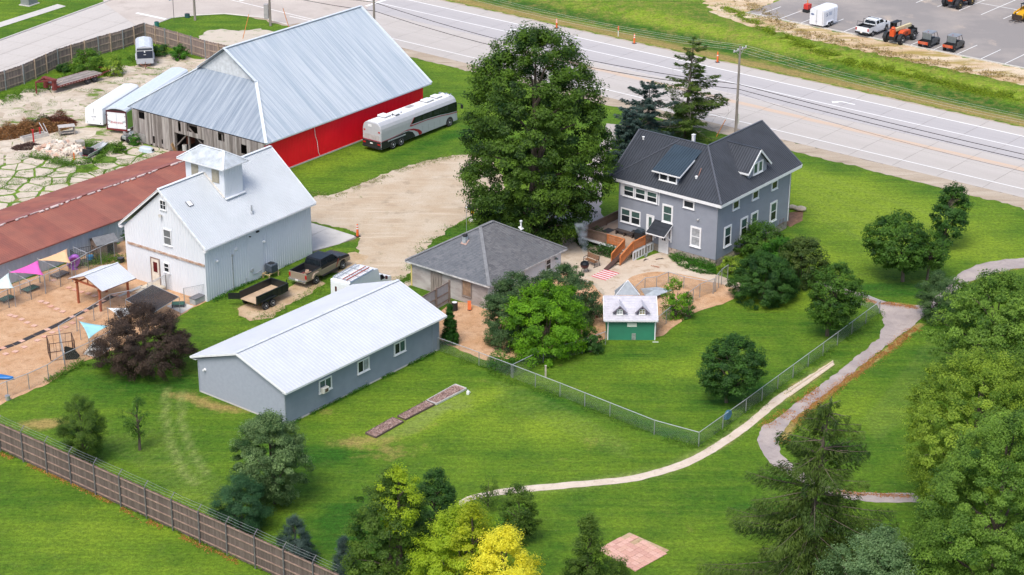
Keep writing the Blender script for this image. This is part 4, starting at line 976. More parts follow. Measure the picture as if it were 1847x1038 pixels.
holes = [(18.25,17.3,2.8,3.6),(13.0,8.65,-.1,2.3),(12.3,11.98,2.5,3.6),(10.9,9.55,2.8,3.62),(6.5,5.6,2.75,3.65),(16.35,16.15,.4,1.2),(15.05,14.85,.6,1.1),(17.0,16.9,0.1,.5),(3.2,2.3,2.0,3.0)]
plank_mats = [M_PLANK, mat('pale_barn_board', (.28,.25,.235), .9, var=.3, scale=1.0, col2=(.42,.385,.36), streak=(6,6,.6)), mat('dark_barn_board', (.135,.115,.105), .9, var=.3, scale=1.0, col2=(.24,.21,.19), streak=(6,6,.6))]
x = .02; pc = {}
while x < 19.25:
    wd = rnd.uniform(.16,.27); yv = 19.3-x-wd/2; segs = [(.05+rnd.uniform(-.05,.25 if rnd.random()<.3 else .05), 3.66)]
    for (h0, h1, z0, z1) in holes:
        if h1 < yv < h0:
            ns = []
            for a, b_ in segs:
                if z0 > a: ns.append((a, min(b_, z0)))
                if z1 < b_: ns.append((max(a, z1), b_))
            segs = [s_ for s_ in ns if s_[1]-s_[0] > .1] or []
    for a, b_ in segs:
        mb = MB(); mb.box(x+.01,-.03-rnd.uniform(0,.02),a,x+wd-.012,.0,b_); mb.build('plank', rnd.choice(plank_mats), RB, M=TF)
    x += wd
M_DARKIN = mat('dark_interior', (.018,.014,.012), .9)
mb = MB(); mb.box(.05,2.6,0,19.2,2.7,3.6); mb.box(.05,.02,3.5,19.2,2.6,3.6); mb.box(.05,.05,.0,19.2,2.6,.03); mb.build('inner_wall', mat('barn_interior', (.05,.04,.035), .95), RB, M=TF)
for y in (13.0,11.0,8.7,6.0,16.0): mb = MB(); mb.box(yw_(y)-.09,.1,0,yw_(y)+.09,.28,3.5); mb.build('barn_post', plank_mats[2], RB, M=TF)
mb = MB()
beam(mb, (yw_(12.9),.2,.8), (yw_(11.2),.2,2.4), .12, .12); beam(mb, (yw_(9.0),.2,1.6), (yw_(11.0),.2,3.2), .12, .12); mb.box(yw_(13.2),.06,2.3,yw_(8.4),.26,2.48)
mb.build('barn_brace', plank_mats[2], RB, M=TF)
mb = MB(); mb.box(yw_(18.5),-.09,.15,yw_(17.4),-.055,1.1); mb.build('tin_patch', mat('tin_patch', (.40,.38,.37), .5, .3, var=.2), RB, M=TF)

# ---------------------------------------------------------------- rusty roofed shed
rp = [Vector(G(*q, z)) for q, z in (((0,405),3.45),((326,290),3.45),((0,474),2.35),((220,397),2.35))]
d_ = (rp[1]-rp[0]).normalized(); az_s = math.atan2(d_.y, d_.x); 
SH = thing('long_shed', 'long low shed with rusted corrugated roof and pale blue-grey metal walls', 'shed', (rp[0].x, rp[0].y, 0), az_s)
M_RUST = mat('rusty_iron', (.36,.105,.07), .75, var=.15, scale=.55, col2=(.27,.085,.062), bump=.2)
def rloc(v): c, s = math.cos(-az_s), math.sin(-az_s); q = v-rp[0]; return Vector((q.x*c-q.y*s, q.x*s+q.y*c, v.z))
ev = (rloc(rp[2]).y+rloc(rp[3]).y)/2; L0, L1 = -9, rloc(G(372,273,3.45)).x
zr4, ze4 = 3.45, 2.35
mb = MB(); 
mats4 = [mat('rusty_sheet_%d' % k, c_, .75, var=.14, scale=.7, col2=c2_, bump=.15, coord='Object') for k, (c_, c2_) in enumerate([((.29,.098,.070),(.22,.08,.062)),((.27,.09,.066),(.205,.072,.058)),((.31,.112,.078),(.24,.09,.068))])]
x = L0; k = 0
while x < L1-.1:
    x2 = min(x+1.62, L1)
    o = None
    b2 = MB(); slope(None, [(x,ev,ze4),(x2-.01,ev,ze4),(x2-.01,0,zr4),(x,0,zr4)], None, CORR, .27, mb=b2, thick=.03); b2.build('roof_sheet', mats4[(k*7)%3], SH)
    b2 = MB(); slope(None, [(x,-ev,ze4),(x2-.01,-ev,ze4),(x2-.01,0,zr4),(x,0,zr4)], None, CORR, .27, mb=b2, thick=.03); b2.build('roof_sheet', mats4[(k*5)%3], SH)
    x = x2; k += 1
mb = MB(); beam(mb, (L0,0,zr4+.06), (L1,0,zr4+.06), .5, .03); mb.build('ridge_cap', mat('maroon_cap', (.26,.10,.085), .7), SH)
mb = MB(); x = L0+.3
while x < L1-.5:
    wd = rnd.choice([.25,.35,.5,.9,.3]); 
    if rnd.random() < .75: mb.box(x,-.36-rnd.uniform(0,.12),zr4-.02,x+wd,-.18,zr4+.075)
    if rnd.random() < .5: mb.box(x+.1,-.27,zr4,x+wd+.3,-.2,zr4+.085)
    x += wd+rnd.uniform(.1,.45)
o = mb.build('roof_patching', mat('chalky_patch', (.62,.50,.47), .8), SH); o['kind'] = 'stuff'
M_SHW = mat('blue_grey_steel', (.36,.415,.48), .6, var=.12, scale=.6, streak=(1,1,.15))
wall(SH, [(L0,ev+.3,0),(L1-.2,ev+.3,0),(L1-.2,ev+.3,ze4),(L0,ev+.3,ze4)], M_SHW, BATTEN, .45, True)
wall(SH, [(L1-.2,ev+.3,0),(L1-.2,-ev-.3,0),(L1-.2,-ev-.3,ze4),(L1-.2,0,zr4-.05),(L1-.2,ev+.3,ze4)], M_SHW, BATTEN, .45, True)
wall(SH, [(L1-.2,-ev-.3,0),(L0,-ev-.3,0),(L0,-ev-.3,ze4),(L1-.2,-ev-.3,ze4)], M_SHW, BATTEN, .45, True)
fascia(SH, [(L0,ev,ze4-.01),(L1,ev,ze4-.01)], .1, .04, m=MATS['maroon_cap'])

# ---------------------------------------------------------------- hip-roofed cottage
HP = thing('cottage', 'low square cottage with grey shingle hip roof and worn timber siding', 'house', wloc(-15.3,14.5), .91)
X0, X1, Y0, Y1 = -5.65, 5.65, -4.8, 4.75; ZE, ZR = 2.42, 5.32; RX = .9
M_SHN = mat('grey_shingle', (.125,.13,.14), .9, var=.22, scale=.45, col2=(.175,.175,.18), bump=.5, bscale=9)
M_SHN2 = mat('blue_grey_shingle', (.115,.125,.142), .9, var=.22, scale=.45, col2=(.165,.17,.185), bump=.5, bscale=9)
def shingle_face(poly, m):
    base = slope(HP, poly, m, 'COURSE', .15, name='roof')
shingle_face([(X0,Y0,ZE),(X0,Y1,ZE),(-RX,0,ZR)], M_SHN2); shingle_face([(X0,Y0,ZE),(X1,Y0,ZE),(RX,0,ZR),(-RX,0,ZR)], M_SHN)
shingle_face([(X1,Y0,ZE),(X1,Y1,ZE),(RX,0,ZR)], M_SHN); shingle_face([(X0,Y1,ZE),(X1,Y1,ZE),(RX,0,ZR),(-RX,0,ZR)], M_SHN)
# shingle tabs that catch the eye: raised tabs scattered over the courses, one joined part
def tabs(p0, pu, pv, nu, nv, inside, m, seed):
    r2 = random.Random(seed); mb = MB(); P0, U_, V_ = Vector(p0), Vector(pu), Vector(pv); n_ = U_.cross(V_).normalized(); 
    if n_.z < 0: n_ = -n_
    for j in range(nv):
        for i in range(nu):
            if r2.random() < .5: continue
            a = P0+U_*(i+.5*(j % 2))+V_*j; 
            if not inside(a+U_*.5+V_*.5): continue
            h = r2.uniform(.024,.034); q = [a+U_*.06, a+U_*.94, a+U_*.94+V_*.9, a+U_*.06+V_*.9]
            mb.add([v+n_*.004 for v in q]+[v+n_*h for v in q[:2]]+[v+n_*.012 for v in q[2:]], [(4,5,6,7),(0,1,5,4),(1,2,6,5),(3,0,4,7)])
    o = mb.build('shingle_tabs', m, HP); o['kind'] = 'stuff'
sly = (ZR-ZE)/(-Y0); slx = (ZR-ZE)/(X1-RX)
L_ = math.hypot(1,sly); tabs((X0,Y0,ZE), (.32,0,0), (0,.15/L_*1.0,.15*sly/L_), 36, 38, lambda q: abs(q.x) < X1-.15-(q.y-Y0)*(X1-RX)/(-Y0) and q.y < -.1, mat('shingle_tab', (.16,.16,.165), .9, var=.2, scale=2, col2=(.11,.11,.12)), 1)
L2_ = math.hypot(1,slx); tabs((X0,Y1,ZE), (0,-.32,0), (.15/L2_,0,.15*slx/L2_), 31, 38, lambda q: abs(q.y) < 4.6-(q.x-X0)*4.7/(X1-RX), mat('shingle_tab_b', (.155,.165,.18), .9, var=.2, scale=2, col2=(.10,.11,.125)), 2)
mb = MB()
for a, b_ in (((X0,Y0,ZE),(-RX,0,ZR)),((X1,Y0,ZE),(RX,0,ZR)),((X0,Y1,ZE),(-RX,0,ZR)),((X1,Y1,ZE),(RX,0,ZR)),((-RX,0,ZR),(RX,0,ZR))): beam(mb, Vector(a)+Vector((0,0,.05)), Vector(b_)+Vector((0,0,.05)), .3, .03)
mb.build('hip_cap', mat('hip_shingle', (.19,.195,.205), .9, var=.15, scale=3), HP)
fascia(HP, [(X0,Y1,ZE),(X0,Y0,ZE),(X1,Y0,ZE),(X1,Y1,ZE),(X0,Y1,ZE)], .14, .05, m=mat('chipped_fascia', (.50,.50,.50), .8, var=.3, scale=2))
mb = MB(); mb.box(X0+.03,Y0+.03,ZE-.16,X1-.03,Y1-.03,ZE-.13); mb.build('soffit', MATS['chipped_fascia'], HP)
M_WORN = mat('worn_siding', (.28,.245,.23), .9, var=.3, scale=.5, col2=(.46,.43,.41), streak=(1,1,3), bump=.3)
wx0, wx1, wy0, wy1 = -5.25, 5.3, -4.35, 4.35
wall(HP, [(wx0,wy1,0),(wx0,wy0,0),(wx0,wy0,2.3),(wx0,wy1,2.3)], M_WORN, pitch=.13)
M_WPAINT = mat('white_painted_siding', (.66,.67,.68), .6, var=.05)
wall(HP, [(wx0,wy0,0),(wx1,wy0,0),(wx1,wy0,2.3),(wx0,wy0,2.3)], M_WPAINT, pitch=.13)
wall(HP, [(wx1,wy0,0),(wx1,wy1,0),(wx1,wy1,2.3),(wx1,wy0,2.3)], M_WPAINT, pitch=.13)
wall(HP, [(wx1,wy1,0),(wx0,wy1,0),(wx0,wy1,2.3),(wx1,wy1,2.3)], M_WORN, pitch=.13)
T = wallT(wx0,wy1,0,-math.pi/2)
mb = MB(); mb.box(-.04,-.06,0,.1,.0,2.25); mb.build('corner_trim', mat('yellow_trim', (.62,.50,.18), .7), HP, M=T)
M_RAW = mat('raw_board', (.25,.21,.19), .9, var=.3, scale=2, streak=(4,4,.5))
for k in range(4):
    mb = MB(); mb.box(2.3+k*.32,-.09,.05,2.3+k*.32+.28,-.03,2.2); mb.build('plank', M_RAW, HP, M=T)
mb = MB(); mb.box(5.95,-.07,.72,6.85,-.03,2.2); bw = mb.build('boarded_window', mat('plywood', (.27,.18,.12), .9, var=.3, scale=2), HP, M=T)
mb = MB(); mb.box(5.85,-.09,.66,5.95,-.02,2.26); mb.box(6.85,-.09,.66,6.95,-.02,2.26); mb.box(5.85,-.11,.58,6.95,-.02,.66); mb.build('window_frame', M_RAW, HP, M=T)
T = wallT(wx0,wy0,0,0)
window(HP, T, 8.2, .95, .8, 1.1, 'hung', fr=.08); window(HP, T, 1.4, .95, .9, 1.1, 'hung', fr=.08)
mb = MB(); mb.tube([(9.35,-.02,2.0),(9.35,-.35,2.05)], .03, 5); mb.lathe([(.05,.12),(.08,.08),(.2,-.02)], (9.35,-.38,1.9), 12); mb.build('barn_light', mat('dark_green_enamel', (.03,.05,.05), .4), HP, M=T)
mb = MB(); q = Vector((-2.6,.35,ZE+( -2.6-X0)*slx)); mb.cbox(q+Vector((0,0,.05)), (.62,.62,.05), ry=-math.atan(slx)); mb.build('flue_flashing', mat('rust_flashing', (.38,.26,.22), .7, var=.2), HP)
mb = MB(); mb.cbox(q+Vector((.02,0,.3)), (.36,.36,.62)); mb.build('flue', mat('flue_grey', (.36,.40,.42), .5, var=.2), HP)
mb = MB(); mb.lathe([(.2,.6),(.24,.62),(.24,.74),(.1,.82)], q, 12); mb.build('flue_cap', M_BLACK, HP)
q = Vector((3.0,-1.55,ZE+(-1.55-Y0)*sly)); mb = MB(); mb.cbox(q+Vector((0,0,.04)), (.4,.4,.04), rx=math.atan(sly)); mb.lathe([(.11,0),(.08,.3),(.08,.62),(.13,.64),(.13,.75),(.0,.8)], q, 10); mb.build('vent_pipe', mat('bright_pipe', (.66,.67,.68), .4), HP)
mb = MB(); q = Vector((.35,2.6,ZR)); mb.tube([(q.x,q.y,3.6),(q.x,q.y,6.9)], .02, 5); mb.lathe([(.02,-.06),(.09,0),(.02,.06)], (q.x,q.y,6.2), 8); mb.build('mast', M_GALV, HP)

# ---------------------------------------------------------------- green playhouse
p = G(980+480/4.153, 370+1010/4.153)
PH = thing('green_playhouse', 'small green lap-sided playhouse with white roof and two gabled dormers', 'playhouse', (p.x, p.y, 0), 0)
M_GRN = mat('green_siding', (.018,.175,.095), .55, var=.07, scale=1)
W4, D4 = 3.98, 3.6; ye, zee = -.32, 1.92; yr4, zr5 = 1.75, 3.28
for poly in ([(0,0,0),(W4,0,0),(W4,0,1.9),(0,0,1.9)], [(W4,0,0),(W4,D4,0),(W4,D4,1.9),(W4,1.75,3.15),(W4,0,1.9)], [(0,D4,0),(0,0,0),(0,0,1.9),(0,1.75,3.15),(0,D4,1.9)], [(W4,D4,0),(0,D4,0),(0,D4,1.9),(W4,D4,1.9)]): wall(PH, poly, M_GRN, pitch=.1)
M_PHR = mat('playhouse_roof', (.50,.49,.54), .7, var=.10, scale=3, bump=.2)
slope(PH, [(-.36,ye,zee),(W4+.18,ye,zee),(W4+.12,yr4,zr5),(-.34,yr4,zr5)], M_PHR, 'COURSE', .17); slope(PH, [(-.34,2*yr4-ye,zee),(W4+.12,2*yr4-ye,zee),(W4+.12,yr4,zr5),(-.34,yr4,zr5)], M_PHR, 'COURSE', .17)
fascia(PH, [(-.36,yr4,zr5),(-.36,ye,zee),(W4+.18,ye,zee),(W4+.15,yr4,zr5)], .1, .05)
mb = MB()
for k in range(36): x = -.3+k*.126; mb.add([(x,ye-.03,zee-.1),(x+.12,ye-.03,zee-.1),(x+.06,ye-.03,zee-.19)], [(0,1,2)])
mb.build('scalloped_trim', mat('grey_trim', (.30,.33,.34), .6), PH)
mb = MB(); mb.box(-.03,-.05,0,.06,.03,1.88); mb.box(W4-.06,-.05,0,W4+.03,.03,1.88); mb.build('corner_trim', M_WTRIM, PH)
mb = MB(); mb.box(1.62,-.06,1.22,2.42,-.025,1.56); mb.build('blank_sign', mat('pale_sign', (.62,.68,.62), .6), PH)
mb = MB(); mb.box(2.02,-.05,.02,2.36,-.025,.62); mb.build('faded_patch', mat('faded_patch', (.22,.26,.23), .8, var=.3, scale=5), PH)
slr = (zr5-zee)/(yr4-ye); M_LILAC = mat('mauve_trim', (.20,.17,.22), .6)
def pdormer(cx, gl):
    yf = .18; zb = zee+(yf-ye)*slr; hw2 = .42; zt = zb+.32; zp = zb+.80; yback = lambda z: ye+(z-zee)/slr
    wall(PH, [(cx-hw2,yf,zb-.05),(cx+hw2,yf,zb-.05),(cx+hw2,yf,zt),(cx,yf,zp-.05),(cx-hw2,yf,zt)], M_LILAC, pitch=.1, name='dormer_wall')
    mb = MB(); 
    for sx in (-1,1): mb.add([(cx+sx*hw2,yf,zb-.05),(cx+sx*hw2,yback(zt)+.1,zt),(cx+sx*hw2,yf,zt)], [(0,1,2) if sx > 0 else (2,1,0)])
    mb.build('dormer_cheek', M_LILAC, PH)
    for sx in (-1,1): slope(PH, [(cx+sx*.60,yf-.2,zt-.08),(cx,yf-.2,zp+.05),(cx,yback(zp)+.12,zp+.05),(cx+sx*.60,yback(zt-.08)+.1,zt-.08)], M_PHR, 'COURSE', .15, name='dormer_roof')
    mb = MB()
    for sx in (-1,1): beam(mb, (cx+sx*.60,yf-.21,zt-.12), (cx,yf-.21,zp+.0), .04, .1)
    for sx in (-1,1): beam(mb, (cx+sx*.36,yf-.05,zb), (cx+sx*.36,yf-.05,zt), .06, .06)
    mb.build('dormer_trim', M_LILAC, PH)
    window(PH, wallT(cx-.25,yf-.0,0,0), 0, zb+.02, .5, .48, 'four', fr=.05, glass=(gl,))
pdormer(.98, M_GLASSW); pdormer(2.85, mat('amber_glass', (.20,.16,.07), .3, var=.4, scale=6))
tv = Vector((1.75, 3.7, 0)); mb = MB(); b0_ = [(.75,2.3,3.1),(2.75,2.3,3.1),(2.75,4.6,2.5),(.75,4.6,2.5)]
ap = (1.75,3.0,4.15)
for i in range(4): 
    q1, q2 = b0_[i], b0_[(i+1)%4]; mb.add([q1,q2,ap], [(0,1,2)])
mb.build('turret_roof', mat('turret_metal', (.27,.30,.33), .45, var=.1), PH)
mb = MB(); 
for q1 in b0_: beam(mb, Vector(q1)+Vector((0,0,.02)), Vector(ap)+Vector((0,0,.02)), .05, .03)
mb.build('turret_cap', M_WTRIM, PH)
mb = MB()
for x in (.8,2.7): mb.box(x-.05,4.5,0,x+.05,4.6,2.5)
mb.build('turret_post', M_WTRIM, PH)
mb = MB(); mb.cbox((W4+.02,-.45,.02),(.5,.06,.03)); mb.build('threshold_board', M_WTRIM, PH)

# ---------------------------------------------------------------- pavilion
z_ = 3.579; p = G(645/z_, 430+470/z_)
PV = thing('pavilion', 'open timber pavilion with white metal gable roof over the mulched dog yard', 'pavilion', (p.x, p.y, 0), .91)
M_CEDAR = mat('cedar_post', (.33,.095,.045), .7, var=.18, scale=2)
slope(PV, [(-.35,-.95,2.2),(3.5,-.95,2.2),(3.5,1.3,3.05),(-.35,1.3,3.05)], M_WROOF, pitch=.23); slope(PV, [(-.35,3.55,2.2),(3.5,3.55,2.2),(3.5,1.3,3.05),(-.35,1.3,3.05)], M_WROOF, pitch=.23)
fascia(PV, [(-.35,1.3,3.04),(-.35,-.95,2.19),(3.5,-.95,2.19),(3.5,1.3,3.04),(3.5,3.55,2.19),(-.35,3.55,2.19),(-.35,1.3,3.04)], .07, .03, m=mat('brown_edge', (.24,.13,.09), .7))
mb = MB(); beam(mb, (-.35,1.3,3.10), (3.5,1.3,3.10), .12, .03); mb.build('ridge_cap', MATS['white_cap'], PV)
for (x, y) in ((0,-.15),(0,2.75),(3.15,-.15),(3.15,2.75)):
    mb = MB(); mb.box(x-.08,y-.08,0,x+.08,y+.08,2.25); mb.build('post', M_CEDAR, PV)
mb = MB()
for x in (0,3.15): beam(mb, (x,-.8,2.16), (x,3.4,2.16), .09, .16); beam(mb, (x,1.3,2.2), (x,1.3,3.0), .09, .09)
for y in (-.15,2.75): beam(mb, (-.2,y,2.02), (3.35,y,2.02), .09, .14)
mb.build('beam', M_CEDAR, PV)
# ================================================================ VEHICLES AND MACHINES
M_TYRE = mat('tyre_rubber', (.025,.025,.026), .85, var=.15)
M_RIM = mat('wheel_rim', (.62,.63,.65), .4, .1, var=.1)
M_RIMB = mat('dark_rim', (.16,.16,.17), .5, .3, var=.1)
M_CARW = mat('white_paint', (.76,.78,.80), .3, var=.03, spec=.5)
M_CARK = mat('black_paint', (.010,.012,.016), .3, var=.1, spec=.3)
M_TINT = mat('tinted_glass', (.008,.012,.016), .12, var=.2, spec=.4)
M_TAIL = mat('tail_lamp', (.42,.01,.012), .3, var=.1)
M_LAMP = mat('head_lamp', (.62,.62,.60), .15, var=.1)
M_CHROME = mat('chrome', (.55,.56,.58), .2, .8, var=.05)
def skin(mb, rings, cap=True):
    k = len(mb.v); n = len(rings[0]); vs = [p for r_ in rings for p in r_]; fs = []
    for i in range(len(rings)-1):
        for j in range(n): j2 = (j+1)%n; fs.append((i*n+j, i*n+j2, (i+1)*n+j2, (i+1)*n+j))
    if cap: fs.append(tuple(reversed(range(n)))); fs.append(tuple((len(rings)-1)*n+j for j in range(n)))
    return mb.add(vs, fs)
WM = {}
def wheel(parent, x, y, r=.40, w_=.26, rim=None, side=1, dual=False, lug=False):
    rim = rim or M_RIM; key = (round(r,2), round(w_,2), rim.name, side, dual)
    if key not in WM:
        t = MB(); h = w_/2*(2 if dual else 1)
        t.lathe([(r*.55,-h),(r*.93,-h),(r,-h*.72),(r,h*.72),(r*.93,h),(r*.55,h)], (0,0,0), 20, axis='Y')
        if lug:
            for k in range(16): a = 2*math.pi*k/16; t.cbox((r*math.cos(a),0,r*math.sin(a)), (.07,w_*.9,.06), ry=-a)
        q = MB(); s = -side
        q.lathe([(.02,s*(h+.005)),(r*.18,s*(h+.01)),(r*.25,s*(h-.03)),(r*.52,s*(h-.02)),(r*.60,s*(h+.008)),(r*.60,s*(h-.06))], (0,0,0), 16, axis='Y')
        WM[key] = (t.mesh('tyre', M_TYRE, True), q.mesh('rim', rim))
    o = bpy.data.objects.new('wheel', None); C.objects.link(o); o.parent = parent; KIDS.setdefault(parent.name, []).append(o); o.location = (x, y, r)
    link('tyre', WM[key][0], o); link('rim', WM[key][1], o); return o
FONT = {}
def text_mesh(s, size, m, shear=0, depth=.004):
    cu = bpy.data.curves.new('txt', 'FONT'); cu.body = s; cu.size = size; cu.shear = shear; cu.extrude = depth; cu.align_x = 'CENTER'; cu.align_y = 'CENTER'; cu.resolution_u = 2
    o = bpy.data.objects.new('txt', cu); C.objects.link(o); dg = bpy.context.evaluated_depsgraph_get(); dg.update()
    me = bpy.data.meshes.new_from_object(o.evaluated_get(dg)); bpy.data.objects.remove(o); me.materials.clear(); me.materials.append(m); return me
def write(parent, s, size, T, x, z, m, name='lettering', shear=0, off=-.012):
    return link(name, text_mesh(s, size, m, shear), parent, T @ Matrix.Translation((x, off, z)) @ Matrix.Rotation(math.pi/2, 4, 'X'))

# ---- pickup trucks
def pickup(name, label, loc, rz, L, W, up, low, dual=False, rack=False):
    t = thing(name, label, 'pickup truck', loc, rz); h = W/2; bl = L*.335; wb0, wb1 = L*.20, L*.825
    def cut(prof): return prof
    # bed: four walls and floor
    zb_, zt_ = .62, 1.32; b = MB()
    b.use(low)
    b.box(.1,-h,zb_,bl,-h+.09,zt_); b.box(.1,h-.09,zb_,bl,h,zt_)
    b.use(M_BLACK); b.box(.14,-h+.09,zb_+.1,bl,h-.09,zb_+.16); b.box(bl-.05,-h+.09,zb_+.16,bl,h-.09,zt_-.02)
    b.box(.1,-h-.005,zt_,bl,-h+.11,zt_+.035); b.box(.1,h-.11,zt_,bl,h+.005,zt_+.035)
    b.box(.14,-h+.09,zb_+.16,bl-.05,-h+.11,zt_); b.box(.14,h-.11,zb_+.16,bl-.05,h-.09,zt_)
    b.build('bed', None, t)
    g = MB(); g.box(.02,-h+.02,zb_,.10,h-.02,zt_+.02); g.build('tailgate', low, t, bevel=.02)
    if dual:
        for s in (-1,1):
            f = MB(); pr = [(wb0-.62,.72),(wb0-.5,1.05),(wb0-.3,1.16),(wb0+.3,1.16),(wb0+.52,1.05),(wb0+.66,.72),(wb0+.45,.72),(wb0+.32,.9),(wb0,.97),(wb0-.32,.9),(wb0-.45,.72)]
            f.extrude(pr, s*h if s < 0 else h-.005, (s*(h+.19)) if s < 0 else h+.19); f.build('fender', low, t, bevel=.03)
    # cab + hood in one shaped shell, lower panels
    x1, x2, x3, x4, x5 = bl, bl+.14, L*.69, L*.745, L-.08
    lowp = [(x1,zb_-.12),(wb1-.50,zb_-.12),(wb1-.40,.80),(wb1-.2,.95),(wb1+.2,.95),(wb1+.4,.80),(wb1+.48,zb_-.1),(x5,zb_-.02),(x5+.02,.98),(x4,1.06),(x1,1.06)]
    c = MB(); c.extrude(lowp, -h, h, T=None); c.build('cab_body', low, t, bevel=.03)
    upp = [(x1,1.06),(x5+.01,.985),(x5-.06,1.16),(x5-.5,1.26),(x3+.32,1.37),(x1,1.37)]
    c = MB(); c.extrude(upp, -h+.01, h-.01, taper=lambda z: 1-.05*max(0,z-1.1)/.3); c.build('hood', up, t, bevel=.04)
    gh = [(x1+.03,1.37),(x3+.30,1.37),(x3-.32,1.86),(x3-.5,1.92),(x1+.3,1.93),(x1+.14,1.86)]
    c = MB(); c.extrude(gh, -h+.06, h-.06, taper=lambda z: 1-.17*(z-1.37)/.55); c.build('cab_roof', up, t, bevel=.05)
    # glass
    tp = lambda z: (h-.06)*(1-.17*(z-1.37)/.55)
    for s in (-1,1):
        for (xa_, xb_, xc_, xd_) in ((x1+.24, x1+.95, x1+.92, x1+.30), (x1+1.06, x3+.10, x3-.34, x1+1.08)):
            q = MB(); ys_ = [tp(1.42)+.012, tp(1.80)+.012]
            P = [(xa_, s*ys_[0], 1.42), (xb_, s*ys_[0], 1.42), (xc_, s*ys_[1], 1.80), (xd_, s*ys_[1], 1.80)]
            P2 = [(a, b_-s*.02, c_) for a, b_, c_ in P]
            q.add(P+P2, [(0,1,2,3) if s < 0 else (3,2,1,0), (7,6,5,4) if s < 0 else (4,5,6,7), (0,4,5,1), (1,5,6,2), (2,6,7,3), (3,7,4,0)]); q.build('side_window', M_TINT, t)
    q = MB(); P = [(x3+.30+.015,-tp(1.4)+.08,1.41),(x3+.30+.015,tp(1.4)-.08,1.41),(x3-.29,tp(1.84)-.06,1.86),(x3-.29,-tp(1.84)+.06,1.86)]
    q.add(P+[(a-.03,b_,c_-.01) for a,b_,c_ in P], [(0,1,2,3),(7,6,5,4),(0,4,5,1),(1,5,6,2),(2,6,7,3),(3,7,4,0)]); q.build('windscreen', M_TINT, t)
    q = MB(); P = [(x1+.02,-tp(1.4)+.12,1.43),(x1+.02,tp(1.4)-.12,1.43),(x1+.12,tp(1.8)-.1,1.81),(x1+.12,-tp(1.8)+.1,1.81)]
    q.add(P+[(a+.03,b_,c_) for a,b_,c_ in P], [(3,2,1,0),(4,5,6,7),(0,4,5,1),(1,5,6,2),(2,6,7,3),(3,7,4,0)]); q.build('rear_window', M_TINT, t)
    for s in (-1,1):
        q = MB(); q.box(-.0,s*(h-.11)-.09,.86,.06,s*(h-.11)+.09,1.22); q.build('tail_lamp', M_TAIL, t, bevel=.02)
        q = MB(); q.cbox((x5+.01,s*(h-.22),1.0), (.08,.34,.2)); q.build('headlamp', M_LAMP, t, bevel=.02)
        q = MB(); q.cbox((x3+.22,s*(h+.16),1.46), (.12,.22,.26)); q.build('mirror', M_BLACK, t, bevel=.03)
        for xx in (wb0, wb1):
            wheel(t, xx, s*(h-.12+(.07 if dual and xx == wb0 else 0)), .41, .27, side=-s if s > 0 else 1, dual=False)
        a = MB(); a.box(x1+.1,s*(h+.04)-.08,.42,x3,s*(h+.04)+.08,.48); a.build('running_board', M_CHROME if rack else M_BLACK, t)
    q = MB(); q.box(-.16,-h+.05,.5,.0,h-.05,.72); q.build('rear_bumper', M_CHROME if not rack else M_BLACK, t, bevel=.03)
    q = MB(); q.box(x5+.0,-h+.03,.5,x5+.16,h-.03,.78); q.build('front_bumper', M_CHROME, t, bevel=.04)
    q = MB(); q.cbox((x5+.035,0,1.0), (.04,W*.55,.24)); q.build('grille', M_BLACK, t)
    q = MB(); q.box(-.175,-.16,.62,-.161,.16,.78); q.build('number_plate', mat('plate_white', (.7,.7,.68), .5), t)
    q = MB(); q.box(.3,-h*.55,.38,L-.5,h*.55,.62); q.box(wb0-.06,-h+.2,.36,wb0+.06,h-.2,.48); q.box(wb1-.06,-h+.2,.36,wb1+.06,h-.2,.48); q.build('chassis', M_BLACK, t)
    return t, h, bl, x1, x3
M_TAN = mat('tan_paint', (.30,.24,.18), .35, .1, var=.05)
c_ = (-18.95, 161.25); 
t, h, bl, x1, x3 = pickup('pickup_truck', 'black over tan crew-cab pickup truck with boards in its bed, beside the white granary', (-19.05, 160.95, 0), 1.02, 6.55, 2.0, M_CARK, M_TAN, dual=True)
q = MB(); q.add([(x3+.15,-1.008,1.34),(x3+.4,-1.008,1.3),(x3+.15,-1.008,.9),(x3-.12,-1.008,.6),(x3-.2,-1.008,.62),(x3+.02,-1.008,1.0)], [(0,1,2,3,4,5)]); q.build('red_flash', mat('flash_red', (.25,.03,.02), .4), t)
M_SCRAP = mat('scrap_board', (.40,.26,.18), .8, var=.35, scale=3)
cs, sn = math.cos(1.02), math.sin(1.02)
def ploc(x, y, z): return (-19.05+x*cs-y*sn, 160.95+x*sn+y*cs, z)
for i, (x, y, L_, wd, rr, lab) in enumerate([(1.0,-.25,1.1,.22,.2,'longest tan scrap board, lowest in the pickup bed'),(1.35,-.1,.9,.2,-.3,'short tan scrap board crossing the others in the pickup bed'),(1.5,.1,.8,.3,.6,'wide scrap board nearest the cab in the pickup bed'),(.65,.05,.9,.12,.1,'narrow red-brown scrap board nearest the tailgate in the pickup bed')]):
    o = MB().box(-L_/2,-wd/2,0,L_/2,wd/2,.05).build('scrap_board', M_SCRAP if i < 3 else mat('scrap_red', (.22,.06,.05), .8)); o.location = ploc(x, y, .80+i*.06); o.rotation_euler = (.05*i, .06, 1.02+rr); tag(o, lab, 'board', 'scrap boards in the pickup bed')
t, h, bl, x1, x3 = pickup('pickup_truck', 'white crew-cab pickup truck with black bed rack on the parking lot', (44.55, 244.0, 0), .885, 5.7, 1.95, M_CARW, M_CARW, rack=True)
q = MB()
for xx in (.25, bl-.1):
    q.tube([(xx,-h+.05,1.35),(xx+.02,-h+.08,1.95),(xx+.02,h-.08,1.95),(xx,h-.05,1.35)], .03, 5)
q.tube([(bl+.8,-h+.2,2.05),(bl+.8,h-.2,2.05)], .04, 5); q.build('bed_rack', M_BLACK, t)
